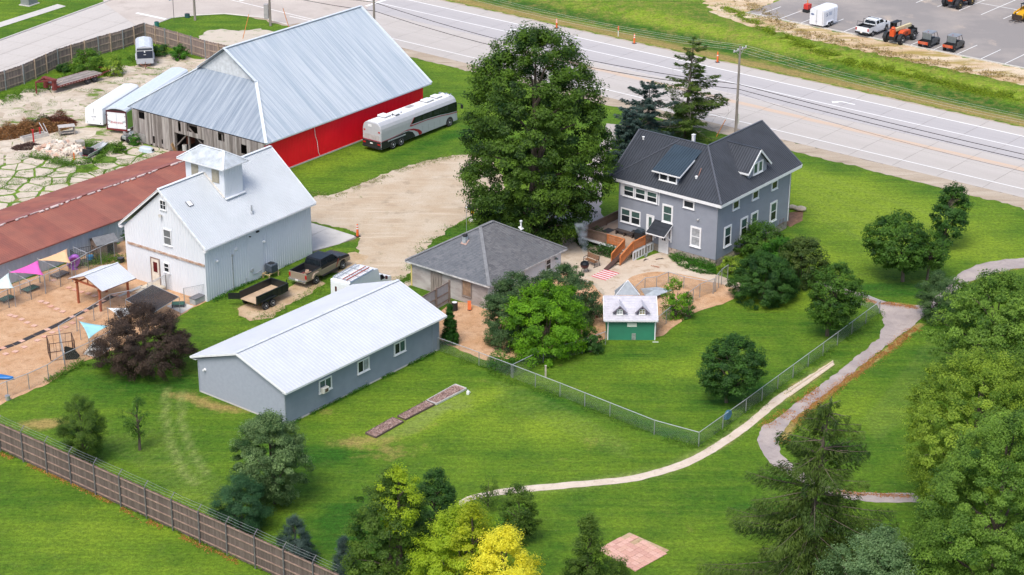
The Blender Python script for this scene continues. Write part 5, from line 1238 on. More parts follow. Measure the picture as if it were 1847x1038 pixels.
q = MB(); q.box(.5,-.5,.8,1.5,.6,1.2); q.build('toolbox', M_BLACK, t, bevel=.04)

# ---- white service van
V = thing('service_van', 'white high-box service van parked behind the grey garage, only its upper half showing', 'van', (-14.85, 156.0, 0), 1.03)
h = 1.02
c = MB(); skin(c, [[(x, s_*hh, z) for s_, hh, z in ((-1,h,.55),(-1,h,2.45),(-1,h-.07,2.6),(1,h-.07,2.6),(1,h,2.45),(1,h,.55))] for x in (0, 4.3)]); 
c = MB(); c.extrude([(0,.5),(0,2.62),(3.9,2.62),(4.35,2.5),(4.75,1.2),(4.75,.5)], -h, h); c.build('box_body', M_CARW, V, bevel=.07)
c = MB(); c.extrude([(4.6,.5),(4.6,1.25),(4.72,1.75),(5.0,1.80),(5.55,1.30),(6.35,1.12),(6.45,.85),(6.45,.5)], -h+.05, h-.05, taper=lambda z: 1-.12*max(0,z-1.1)); c.build('cab', M_CARW, V, bevel=.05)
for s in (-1,1):
    q = MB(); y = s*(h-.055); P = [(4.72,y,1.22),(5.45,y,1.22),(5.08,y*.95,1.68),(4.78,y*.95,1.68)]
    q.add(P+[(a,b_-s*.03,c_) for a,b_,c_ in P], [(0,1,2,3) if s < 0 else (3,2,1,0),(0,4,5,1),(1,5,6,2),(2,6,7,3),(3,7,4,0),(7,6,5,4) if s < 0 else (4,5,6,7)]); q.build('side_window', M_TINT, V)
    q = MB(); q.cbox((5.35,s*(h+.15),1.35), (.12,.2,.3)); q.build('mirror', mat('maroon_mirror', (.06,.012,.015), .4), V, bevel=.02)
    for xx in (1.2, 5.4): wheel(V, xx, s*(h-.12), .38, .25, side=-s if s > 0 else 1)
q = MB(); P = [(5.56,-.85,1.31),(5.56,.85,1.31),(5.04,.78,1.80),(5.04,-.78,1.80)]; q.add(P+[(a-.03,b_,c_-.02) for a,b_,c_ in P], [(0,1,2,3),(7,6,5,4),(0,4,5,1),(1,5,6,2),(2,6,7,3),(3,7,4,0)]); q.build('windscreen', M_TINT, V)
for y in (.42, -.42):
    q = MB(); q.box(-.03,y-.1,1.55,-.002,y+.1,2.05); q.build('rear_window', mat('maroon_tint', (.07,.01,.012), .2), V, bevel=.02)
    q = MB(); q.box(-.025,(.06 if y > 0 else -.9),.62,-.001,(.9 if y > 0 else -.06),2.4)
    q.build('rear_door', M_CARW, V)
q = MB(); q.tube([(-.04,-.12,1.7),(-.08,-.12,1.7)], .05, 8); q.build('door_handle', M_BLACK, V)
q = MB(); q.tube([(.15,-h+.02,2.68),(3.6,-h+.02,2.68)], .06, 6); q.build('conduit_tube', M_CHROME, V)
q = MB()
for xx in (.4,1.6,2.9): q.box(xx-.03,-.9,2.62,xx+.03,.9,2.70)
q.build('roof_bar', M_GALV, V)
def vloc(x, y, z): c, s = math.cos(1.03), math.sin(1.03); return (-14.85+x*c-y*s, 156.0+x*s+y*c, z)
for (y, m, lab, z) in ((.62, M_GALV, 'bare aluminium ladder on the left of the van roof', 2.8), (-.42, mat('red_ladder', (.42,.10,.07), .6), 'red fibreglass ladder along the right of the van roof', 2.8)):
    q = thing('ladder', lab, 'ladder', vloc(.15, y, z), 1.03, 'ladders on the van roof')
    for s in (-1,1): r_ = MB(); r_.box(0,s*.2-.025,-.04,3.4,s*.2+.025,.05); r_.build('ladder_rail', m, q)
    rg = MB().tube([(0,-.19,0),(0,.19,0)], .025, 6).mesh('rung', M_GALV)
    for k in range(11): link('rung', rg, q, Matrix.Translation((.15+k*.31,0,0)))

# ---- coach
BX = G(688, 278)
BU = thing('coach', 'silver motor coach with black and red swoosh parked along the red barn', 'bus', (BX.x, BX.y, 0), .93)
M_SILV = mat('silver_paint', (.44,.45,.475), .4, 0, var=.03); M_BWHITE = mat('coach_white', (.74,.75,.77), .4, var=.04)
M_MAR = mat('maroon_stripe', (.30,.012,.03), .4)
Wb, Lb = 2.6, 13.2
def ring(x, rake=0, ins=0, top=3.3, zb=.42): 
    pts = [(0+ins,zb),(0+ins,2.3),(.03+ins,2.62),(.16+ins,2.95),(.40+ins,3.16),(.7,top),(Wb-.7,top),(Wb-.40-ins,3.16),(Wb-.16-ins,2.95),(Wb-.03-ins,2.62),(Wb-ins,2.3),(Wb-ins,zb)]
    return [(x+rake*max(0,z-1.3), y, z) for y, z in pts]
c = MB(); skin(c, [ring(0,.02,.06,3.2), ring(.08,.02,0,3.3), ring(12.6,0,0,3.3), ring(13.05,-.12,.04,3.24), ring(13.2,-.2,.16,3.1)]); 
bo = c.build('body', M_SILV, BU, smooth=False, bevel=.05)
c = MB(); skin(c, [[(x, y, z+.012) for y, z in ((.40,3.13),(.7,3.30),(Wb-.7,3.30),(Wb-.4,3.13))]+[(x, y, z) for y, z in ((Wb-.4,3.1),(.4,3.1))] for x in (.12, 12.7)]); c.build('roof_panel', M_BWHITE, BU)
def side(poly, m, name, y=-.012, th=.012, par=None, both=True):
    o = None
    q = MB(); q.extrude(poly, y, y+th); o = q.build(name, m, par or BU)
    if both: q = MB(); q.extrude(poly, Wb-y-th, Wb-y); q.build(name, m, par or BU)
    return o
side([(5.05,1.98),(7.5,1.95),(10,1.80),(11.4,1.62),(12.95,1.50),(12.9,2.56),(12.3,2.60),(5.55,2.62)], M_TINT, 'window_band')
for a, b_ in ((5.7,6.55),(6.95,7.6),(7.7,8.5),(8.95,9.8),(9.9,10.7),(10.8,11.3)): side([(a,2.02),(b_,2.0),(b_,2.5),(a,2.5)], M_GLASS, 'window_pane', -.018, .006)
side([(4.75,1.82),(5.5,2.66),(5.62,2.64),(4.93,1.9),(5.4,1.86),(7.5,1.85),(10,1.69),(11.6,1.50),(13.1,1.40),(13.1,1.33),(11.6,1.43),(10,1.62),(7.5,1.78),(5.0,1.76)], M_MAR, 'stripe')
side([(0.02,.45),(0.02,1.25),(2.0,1.27),(3.6,1.36),(4.5,1.36),(5.2,1.1),(5.6,.62),(5.65,.45)], M_BLACK, 'black_panel')
side([(3.6,1.52),(4.4,1.55),(5.4,1.42),(6.3,1.08),(6.75,.75),(6.8,.5),(6.35,.45),(6.1,.85),(5.4,1.22),(4.6,1.42)], M_MAR, 'swoosh')
side([(0.02,1.32),(2.0,1.34),(3.7,1.47),(3.7,1.43),(2.0,1.29),(.02,1.27)], M_MAR, 'stripe')
for xx in (6.9,7.9,8.9,9.9): side([(xx,.62),(xx+.03,.62),(xx+.03,1.3),(xx,1.3)], mat('seam_grey', (.28,.29,.30), .5), 'locker_seam', -.006, .006)
q = MB(); q.box(1.1,-.06,1.06,4.0,.02,1.18); q.build('wheel_trim', mat('grey_trim2', (.30,.32,.34), .4), BU)
for xx in (1.95,3.25):
    for s, yy in ((1,.11),(-1,Wb-.11)): wheel(BU, xx, yy, .52, .30, side=s)
for s, yy in ((1,.11),(-1,Wb-.11)): wheel(BU, 11.6, yy, .52, .30, side=s)
for xx in (1.95,3.25,11.6): side([(xx+.62*math.cos(a),.52+.62*math.sin(a)) for a in [math.pi*k/10 for k in range(11)]]+[(xx-.62,.42),(xx+.62,.42)], M_BLACK, 'wheel_arch', -.009, .008)
q = MB(); q.box(-.03,.06,.42,.02,Wb-.06,1.2); q.build('engine_panel', M_BLACK, BU, bevel=.02)
q = MB(); q.box(-.1,.03,.42,.05,Wb-.03,.66); q.build('rear_bumper', M_BLACK, BU, bevel=.04)
q = MB(); q.box(-.03,.05,1.24,-.0,Wb-.05,1.32); q.build('stripe', M_MAR, BU)
q = MB(); q.box(.0,.3,1.4,.045,Wb-.3,1.9); q.build('radiator_door', mat('pinkish_panel', (.42,.385,.39), .5), BU)
for y in (.28, Wb-.28):
    q = MB(); q.box(-.05,y-.2,.86,-.02,y+.2,1.02); q.build('tail_lamp', M_TAIL, BU)
    q = MB(); q.box(-.0,y-.13,2.22,.05,y+.13,2.36); q.build('tail_lamp', M_TAIL, BU)
q = MB(); q.box(.0,1.3,2.72,.05,1.8,2.98); q.build('rear_sign', M_BWHITE, BU)
q = MB(); q.box(-.06,1.15,.88,-.02,1.5,1.02); q.build('number_plate', MATS['plate_white'], BU)
q = MB(); q.box(.02,.12,1.38,.05,.42,1.78); q.build('vent_grille', mat('grille_grey', (.2,.2,.24), .5), BU)
q = MB(); P = [(13.22-.2*.3,.25,1.55),(13.22-.2*.3,Wb-.25,1.55),(12.99,Wb-.3,2.78),(12.99,.3,2.78)]; q.add([(a+.03,b_,c_) for a,b_,c_ in P]+P, [(0,1,2,3),(7,6,5,4),(0,4,5,1),(1,5,6,2),(2,6,7,3),(3,7,4,0)]); q.build('windscreen', M_TINT, BU)
for y, s in ((-.1,-1),(Wb+.1,1)):
    q = MB(); q.tube([(12.9,y-s*.1,2.3),(13.3,y+s*.15,2.35),(13.35,y+s*.25,2.2)], .03, 5); q.cbox((13.33,y+s*.27,1.98), (.12,.26,.46)); q.build('mirror', M_BLACK, BU, bevel=.0)
for (xx, yy, lx, ly) in ((2.3,1.5,1.0,1.1),(3.5,.9,.6,.6),(9.3,1.3,1.2,1.0),(11.0,1.4,.9,1.0)):
    q = MB(); q.box(xx-lx/2,yy-ly/2,3.32,xx+lx/2,yy+ly/2,3.50); q.build('roof_air_unit', M_BWHITE, BU, bevel=.06)
    q = MB(); q.box(xx-lx/2-.03,yy-ly/2-.03,3.31,xx+lx/2+.03,yy+ly/2+.03,3.345); q.build('roof_gasket', M_BLACK, BU)
q = MB(); q.box(6.0,1.2,3.32,7.0,1.7,3.36); q.build('roof_vent', mat('vent_grey', (.35,.33,.31), .6), BU)
q = MB(); q.tube([(3.0,.9,3.32),(3.05,.9,3.55)], .05, 6); q.tube([(4.3,.8,3.32),(4.3,.8,3.45)], .05, 6); q.build('roof_cap', M_BLACK, BU)
for (xx, yy) in ((12.4,.5),(12.4,1.1),(12.2,1.8)):
    q = MB(); q.tube([(xx,yy,3.3),(xx,yy,3.42)], .02, 5); q.tube([(xx-.25,yy,3.46),(xx+.2,yy,3.46)], .06, 6, r2=.03); q.build('air_horn', M_CHROME, BU)

# ---- dump trailer
DT = thing('dump_trailer', 'black dump trailer with sandy floor and one rear gate swung open, beside the white granary', 'trailer', (-21.96, 155.2, 0), .93)
W6, L6, zf = 2.05, 3.95, .78; M_BLKM = mat('black_steel', (.014,.017,.018), .4, var=.2)
q = MB(); q.box(0,.04,zf-.06,L6,W6-.04,zf); q.build('floor', mat('sandy_floor', (.47,.345,.23), .9, var=.12, scale=1.2), DT)
for y in (0, W6-.05):
    q = MB(); q.box(0,y,zf-.1,L6,y+.05,zf+.62); q.box(-.02,y-.03,zf+.58,L6+.02,y+.08,zf+.66)
    for k in range(7): q.box(k*.63,y-.04 if y == 0 else y+.05,zf-.05,k*.63+.07,y if y == 0 else y+.09,zf+.6)
    q.build('side_panel', M_BLKM, DT)
q = MB(); q.box(L6-.05,.05,zf-.1,L6,W6-.05,zf+.62); q.box(L6-.08,0,zf+.58,L6+.03,W6,zf+.66); q.build('front_panel', M_BLKM, DT)
for yy in (0, W6-.08): q = MB(); q.box(-.03,yy,zf-.12,.03,yy+.08,zf+.68); q.build('rear_frame', M_BLKM, DT)
q = MB(); q.box(0,-.03,0,1.0,.03,.56); q.box(.05,-.05,.1,.95,-.03,.14); q.build('gate', M_BLKM, DT, M=Matrix.Translation((0,W6,zf-.05)) @ Matrix.Rotation(2.25,4,'Z'))
q = MB(); q.box(0,-.03,0,1.02,.03,.56); q.box(.05,-.05,.24,.95,-.03,.28); q.build('gate', M_BLKM, DT, M=Matrix.Translation((0,-.06,zf-.05)) @ Matrix.Rotation(.02,4,'Z'))
q = MB(); beam(q, (0,.35,zf-.16), (L6,.35,zf-.16), .08, .14); beam(q, (0,W6-.35,zf-.16), (L6,W6-.35,zf-.16), .08, .14); beam(q, (L6,.35,.6), (L6+1.1,W6/2,.55), .08, .12); beam(q, (L6,W6-.35,.6), (L6+1.1,W6/2,.55), .08, .12); q.build('chassis', M_BLKM, DT)
q = MB(); q.box(L6+.15,W6/2-.3,.6,L6+.6,W6/2+.3,1.0); q.tube([(L6+.9,W6/2,.1),(L6+.9,W6/2,1.2)], .04, 6); q.build('tongue_box', M_BLKM, DT)
for xx in (.85, 1.7):
    for s, yy in ((1,-.16),(-1,W6+.16)): wheel(DT, xx, yy, .37, .2, side=s)
q = MB(); q.box(.35,-.3,.86,2.2,-.02,.90); q.box(.35,W6+.02,.86,2.2,W6+.3,.90); q.build('mudguard', M_BLKM, DT)

# ---- gooseneck flatbed
FB = thing('flatbed_trailer', 'rusty red gooseneck flatbed trailer with grey plank deck in the weeds', 'trailer', (-52.6, 218.2, 0), .90)
M_RFR = mat('dull_red_steel', (.17,.035,.03), .7, var=.3, scale=3); M_GPL = [mat('grey_plank_%d' % k, c_, .9, var=.2, scale=3) for k, c_ in enumerate([(.27,.235,.21),(.22,.19,.17),(.31,.27,.25)])]
Lf, Wf, zf = 6.6, 2.35, .82
for k in range(12):
    q = MB(); q.box(0,.03+k*.19,zf,Lf,.03+k*.19+.175,zf+.05+rnd.uniform(0,.012)); q.build('plank', rnd.choice(M_GPL), FB)
q = MB(); q.box(-.05,-.03,zf-.16,Lf,.02,zf+.06); q.box(-.05,Wf-.02,zf-.16,Lf,Wf+.03,zf+.06); q.box(-.06,-.03,zf-.16,0,Wf+.03,zf+.06); q.box(.2,.5,zf-.4,Lf,.62,zf-.02); q.box(.2,Wf-.62,zf-.4,Lf,Wf-.5,zf-.02); q.build('frame', M_RFR, FB)
mk = MB().box(0,-.035,0,.22,-.028,.06).mesh('reflector', mat('pale_reflector', (.5,.42,.38), .5))
for k in range(15): link('reflector', mk, FB, Matrix.Translation((.2+k*.42,-.005,zf-.09)))
q = MB(); q.box(-.5,.2,.35,-.1,.6,1.55); q.box(-.5,Wf-.6,.35,-.1,Wf-.2,1.55); beam(q, (-.3,.4,1.55), (-2.3,Wf/2,1.6), .16, .16); beam(q, (-.3,Wf-.4,1.55), (-2.3,Wf/2,1.6), .16, .16); q.box(-.6,.1,1.5,-.05,Wf-.1,1.66); q.tube([(-2.3,Wf/2,1.6),(-2.3,Wf/2,.25)], .08, 6); q.build('gooseneck', M_RFR, FB)
q = MB(); q.cbox((-.15,.7,.9), (.7,.05,.7), rz=.3, rx=.3); q.build('signboard', M_WTRIM, FB)
q = MB(); beam(q, (Lf,.2,zf-.05), (Lf+1.3,.2,zf+.12), .1, .1); beam(q, (Lf,Wf-.2,zf-.05), (Lf+1.3,Wf-.2,zf+.12), .1, .1); beam(q, (Lf+1.3,.1,zf+.12), (Lf+1.3,Wf-.1,zf+.12), .12, .1); q.build('dovetail', M_RFR, FB)
for xx in (4.3, 5.4):
    for s, yy in ((1,-.0),(-1,Wf-.0)): wheel(FB, xx, yy+(.12 if s > 0 else -.12), .39, .26, M_RIMB, side=s)
for (x, y, l_, a) in ((.9,.9,1.3,.3),(.6,1.3,.9,-.2)):
    c, s = math.cos(.90), math.sin(.90); o = MB().box(-l_/2,-.06,0,l_/2,.06,.04).build('loose_board', mat('pale_board', (.56,.45,.36), .8)); o.location = (-52.6+x*c-y*s, 218.2+x*s+y*c, zf+.07+(.04 if y > 1 else 0)); o.rotation_euler = (0,0,.9+a); tag(o, 'pale loose board lying %s the front of the flatbed trailer' % ('crosswise near' if y < 1 else 'shorter, farther across'), 'board', 'boards on the flatbed')

# ---- enclosed trailers
def boxtrailer(label, loc, rz, L, W, H, zb, body, roofm, axles, curve=.12, tongue=True, rim=None):
    t = thing('enclosed_trailer', label, 'trailer', loc, rz)
    def rg(x, i): 
        pts = [(i,zb),(i,zb+H-.35),(.04+i,zb+H-.18),(.25,zb+H-.02),(W/2,zb+H+curve),(W-.25,zb+H-.02),(W-.04-i,zb+H-.18),(W-i,zb+H-.35),(W-i,zb)]
        return [(x,y,z) for y, z in pts]
    c = MB(); skin(c, [rg(0,.03), rg(.06,0), rg(L-.15,0), rg(L,.12)]); c.build('body', body, t)
    c = MB(); skin(c, [[(x, y, z) for y, z in ((.22,zb+H-.03),(W/2,zb+H+curve+.015),(W-.22,zb+H-.03),(W-.3,zb+H-.1),(.3,zb+H-.1))] for x in (.04, L-.12)]); c.build('roof_skin', roofm, t)
    for a in axles:
        for s, yy in ((1,.06),(-1,W-.06)): wheel(t, a, yy, .36, .22, rim, side=s)
    for s, yy in ((1,-.10),(-1,W)):
        c = MB(); x0, x1_ = min(axles)-.5, max(axles)+.5; c.extrude([(x0,zb+.02),(x0+.15,zb+.4),(x1_-.15,zb+.4),(x1_,zb+.02),(x1_-.08,zb+.02),(x1_-.2,zb+.33),(x0+.2,zb+.33),(x0+.08,zb+.02)], yy, yy+.10); c.build('mudguard', body, t)
    if tongue:
        c = MB(); beam(c, (L-.1,.4,zb-.03), (L+1.1,W/2,zb-.03), .08, .12); beam(c, (L-.1,W-.4,zb-.03), (L+1.1,W/2,zb-.03), .08, .12); c.tube([(L+.9,W/2,.05),(L+.9,W/2,zb+.5)], .04, 6); c.box(L+1.0,W/2-.06,zb-.1,L+1.3,W/2+.06,zb+.05); c.build('tongue', mat('rusty_tongue', (.20,.09,.06), .7, var=.3), t)
    return t
# dark one in the fence corner, nose towards us
p0 = Vector((-43.2, 233.3, 0))
BT = boxtrailer('navy and grey enclosed trailer in the fence corner, tongue towards the yard', (-46.35, 233.2, 0), -1.38, 4.6, 2.1, 2.05, .42, mat('trailer_grey', (.46,.48,.52), .45, var=.05), mat('roof_grey', (.56,.60,.65), .45), (1.6,2.4), rim=M_RIMB)
q = MB(); q.box(4.60,.12,1.10,4.625,1.98,2.0); q.build('nose_panel', mat('navy_panel', (.02,.028,.05), .35), BT)
q = MB(); q.box(4.59,.15,2.08,4.615,1.95,2.34); q.build('nose_cap', mat('dark_cap', (.05,.06,.08), .3), BT)
q = MB(); q.box(4.62,.13,2.02,4.64,1.97,2.07); q.build('nose_trim', M_WTRIM, BT)
q = MB(); q.prism([(-.14,-.08),(.12,-.06),(.05,.02),(.14,.08),(-.02,.05),(-.1,.1)], 0, .01); q.build('emblem', M_WTRIM, BT, M=Matrix.Translation((4.628,1.05,1.9)) @ Matrix.Rotation(math.pi/2,4,'Y'))
q = MB(); q.box(4.626,.9,1.52,4.632,1.2,1.58); q.build('badge', M_WTRIM, BT)
# white horse trailer
HTR = thing('horse_trailer', 'all-white horse trailer with slotted sides beside the lime green race trailer', 'trailer', (-45.0, 205.4, 0), 1.28)
def rg(x, i, hh): return [(x+.18*max(0,z-.5)/1.8*(1 if x < 1 else 0),y,z) for y, z in ((i,.35),(i,1.7),(.08+i,hh-.25),(.35,hh-.04),(1.1,hh+.05),(1.85,hh-.04),(2.12-i,hh-.25),(2.2-i,1.7),(2.2-i,.35))]
c = MB(); skin(c, [rg(0,.05,2.3), rg(.1,0,2.36), rg(8.8,0,2.4), rg(9.2,.1,2.3)]); c.build('body', M_CARW, HTR)
for k, (a, b_) in enumerate(((1.0,1.55),(1.7,2.25),(2.4,2.95),(3.3,3.8),(4.6,5.0),(7.7,8.8))):
    q = MB(); q.box(a,-.014,(1.56 if k < 5 else 1.5),b_,.02,(1.70 if k < 5 else 1.86)); q.build('side_slot' if k < 5 else 'side_window', M_BLACK, HTR)
q = MB(); q.box(.6,-.012,1.30,6.5,-.0,1.36); q.build('side_stripe', M_BLACK, HTR)
q = MB()
for y in (.3, 1.9): q.tube([(.02-.01,y,.5),(.0,y,.56)], .05, 6)
q.box(.02,1.085,.45,.04,1.115,1.0); q.box(.10,1.085,1.45,.13,1.115,2.1); q.build('door_seam', mat('seam_dark', (.08,.08,.09), .5), HTR)
q = MB(); q.box(.12,.15,1.66,.15,2.05,1.69); q.build('door_seam', MATS['seam_dark'], HTR)
write(HTR, 'SILVER', .2, wallT(.06,2.2,0,-math.pi/2), 1.1, 1.18, mat('letter_grey', (.22,.23,.26), .5))
for xx in (3.2,4.1):
    for s, yy in ((1,.04),(-1,2.16)): wheel(HTR, xx, yy, .36, .22, side=s)
q = MB(); beam(q, (9.1,1.1,.5), (10.2,1.1,.5), .1, .12); q.build('tongue', M_GALV, HTR)
# race trailer
RT = boxtrailer('long race trailer with white rear doors, red script and a lime green side', (-41.9, 203.2, 0), 1.292, 16.0, 2.45, 2.35, .5, mat('pale_blue_white', (.60,.66,.72), .4, var=.03), mat('pale_roof', (.56,.63,.70), .4, var=.04), (5.5,6.4,7.3), .16, tongue=True)
q = MB(); q.box(.1,-.012,.6,15.8,.0,2.45); lg = q.build('side_wrap', mat('lime_green', (.20,.50,.05), .4, var=.06), RT)
q = MB(); q.prism([(1.15*math.cos(a)+2.6, .75*math.sin(a)) for a in [2*math.pi*k/18 for k in range(18)]], 0, .004); q.build('decal', M_BLACK, lg, M=Matrix.Translation((0,-.013,2.1)) @ Matrix.Rotation(math.pi/2,4,'X'))
q = MB(); q.prism([(1.0*math.cos(a)+2.6, .62*math.sin(a)) for a in [2*math.pi*k/18 for k in range(18)]], 0, .004); q.build('decal', mat('pink_white', (.66,.52,.58), .5), lg, M=Matrix.Translation((0,-.018,2.1)) @ Matrix.Rotation(math.pi/2,4,'X'))
M_MFR = mat('maroon_frame', (.07,.012,.018), .45)
for nm, bx_ in (('rear_frame', [(-.06,0,.45,-.0,.12,2.6)]), ('rear_frame', [(-.06,2.33,.45,-.0,2.45,2.6)]), ('rear_frame', [(-.06,.121,2.42,-.0,2.329,2.62)]), ('rear_bumper', [(-.1,0,.38,.02,2.45,.56)])):
    q = MB()
    for b_ in bx_: q.box(*b_)
    q.build(nm, M_MFR if nm == 'rear_frame' else mat('red_bumper', (.16,.015,.02), .5), RT)
q = MB(); q.lathe([(.01,0),(1.08,.0)], (0,0,0), 4); 
q = MB(); q.extrude([(.15,2.62),(.6,2.76),(1.2,2.82),(1.85,2.76),(2.3,2.62)], -.05, 0); q.build('door_header', M_BLACK, RT, M=Matrix.Rotation(-math.pi/2,4,'Z') @ Matrix.Translation((-2.45,0,0)))
for (y0, y1) in ((.13,1.19),(1.24,2.32)):
    q = MB(); q.box(-.04,y0,.58,-.005,y1,2.40); dd = q.build('rear_door', M_CARW, RT)
    hh = MB(); hh.box(-.06,(y0+.02 if y0 < 1 else y1-.12),.9,-.04,(y0+.12 if y0 < 1 else y1-.02),.96); hh.box(-.06,(y0+.02 if y0 < 1 else y1-.12),2.0,-.04,(y0+.12 if y0 < 1 else y1-.02),2.06); hh.build('hinge', M_BLACK, dd)
TR = wallT(-.045,2.45,0,-math.pi/2)
write(RT, 'Endurance', .34, TR, 1.22, 1.28, mat('script_red', (.50,.03,.07), .5), 'script_lettering', .35)
for sx in (-1,1):
    q = MB()
    for i in range(5):
        for j in range(3):
            if (i+j) % 2 == 0: x = 1.22+sx*(.75+i*.07); q.box(x-.035,-.008,1.24+j*.07+.03*i,x+.035,-.001,1.31+j*.07+.03*i)
    q.build('chequer_decal', mat('chequer_grey', (.18,.18,.20), .5), RT, M=TR)
# white box trailer on the lot
WT = boxtrailer('white box trailer with blue lettering on the parking lot', (40.15, 247.7, 0), .885, 3.6, 2.1, 2.15, .40, mat('lot_trailer_white', (.72,.74,.80), .4, var=.03), M_CARW, (1.35,2.1), .05, tongue=False)
TR = wallT(-.01,2.1,0,-math.pi/2); M_BLT = mat('letter_blue', (.015,.05,.16), .5)
q = MB(); q.box(1.03,-.03,.5,1.07,-.0,2.4); q.box(.95,-.06,.9,1.15,-.0,.96); q.box(1.95,-.03,.5,1.98,-.0,2.4); q.build('door_bar', mat('bar_grey', (.30,.31,.34), .5), WT, M=TR)
q = MB(); q.prism([(.26*math.cos(a), .11*math.sin(a)) for a in [2*math.pi*k/14 for k in range(14)]], 0, .006); q.build('oval_logo', mat('logo_blue', (.10,.14,.28), .5), WT, M=TR @ Matrix.Translation((.42,-.004,1.75)) @ Matrix.Rotation(math.pi/2,4,'X'))
TL = wallT(0,0,0,0)
write(WT, 'Si', .62, TL, .85, 1.72, M_BLT, off=-.01)
for k in range(3):
    q = MB(); q.box(1.3,-.012,1.92-k*.16,2.05,-.002,1.97-k*.16); q.build('text_line', mat('line_blue', (.10,.16,.30), .5), WT)
q = MB(); q.box(2.6,-.02,.5,2.63,-.0,2.35); q.build('side_door_seam', MATS['bar_grey'], WT)

# ---- telehandlers, utility carts, fork machine
M_ORG = mat('machine_orange', (.60,.085,.02), .45, var=.1); M_CRM = mat('machine_cream', (.62,.52,.30), .5, var=.08)
def telehandler(label, loc, rz, boomup=True, cab=True):
    t = thing('telehandler', label, 'telehandler', loc, rz); hw_ = 1.05
    for xx in (0, 3.0):
        for s in (-1,1): wheel(t, xx, s*hw_, .62, .42, mat('yellow_rim', (.50,.34,.10), .6) if not cab else M_RIM, side=-s if s > 0 else 1, lug=True)
    for xx in (0, 3.0):
        for s in (-1,1):
            q = MB(); q.extrude([(xx+.75*math.cos(a),.62+.75*math.sin(a)) for a in [math.pi*k/8 for k in range(9)]]+[(xx+.66*math.cos(a),.62+.66*math.sin(a)) for a in [math.pi*(8-k)/8 for k in range(9)]], s*hw_-.24, s*hw_+.24); q.build('mudguard', M_BLACK, t)
    q = MB(); q.extrude([(-.7,.55),(-.75,1.0),(-.4,1.2),(3.2,1.1),(3.6,.8),(3.6,.5)], -.55, .55); q.build('chassis', M_BLACK, t, bevel=.04)
    q = MB(); q.extrude([(.3,.9),(.35,1.45),(.8,1.62),(2.3,1.5),(2.5,.9)], -1.0, -.35); q.build('engine_cover', M_ORG, t, bevel=.06)
    for k in range(3): q = MB(); q.box(1.0,-1.02,1.05+k*.12,1.7,-1.0,1.1+k*.12); q.build('vent_slot', M_BLACK, t)
    q = MB(); q.box(.5,.3,1.0,2.2,1.0,1.5); q.build('cab_base', M_ORG, t, bevel=.04)
    q = MB()
    for (x, y) in ((.55,.35),(2.1,.35),(.55,.95),(2.1,.95)): q.box(x-.04,y-.04,1.5,x+.04,y+.04,2.4)
    q.box(.5,.3,2.38,2.2,1.0,2.46); q.build('cab_frame', M_BLACK, t)
    q = MB(); q.box(.62,.95,1.55,2.05,.97,2.35); q.build('cab_glass', M_TINT, t)
    q = MB(); beam(q, (-.45,-.05,1.75), (3.9,-.05,1.65 if boomup else 1.3), .34, .42); q.build('boom', M_CRM, t, bevel=.03)
    q = MB(); beam(q, (3.7,-.05,1.62), (4.7,-.05,1.2), .26, .30); q.build('boom_head', M_BLACK, t, bevel=.02)
    q = MB(); q.box(-.75,-.35,1.0,-.3,.3,1.9); q.build('boom_mount', M_ORG, t, bevel=.03)
    q = MB(); q.lathe([(.12,1.95),(.3,1.98),(.22,2.12),(.06,2.2)], (-.45,-.05,.05), 10); q.build('beacon_guard', M_ORG, t)
    q = MB(); q.box(4.5,-.7,.3,4.6,.6,1.2); beam(q,(4.55,-.45,.34),(5.6,-.45,.30),.1,.05); beam(q,(4.55,.35,.34),(5.6,.35,.30),.1,.05); q.build('fork_carriage', M_BLACK, t)
    return t
telehandler('orange telehandler with cream boom between the white pickup and the carts', (48.2, 241.35, 0), .87)
telehandler('orange telehandler with mud-caked wheels cut off by the top of the photo', (59.2, 259.0, 0), .80, cab=False)
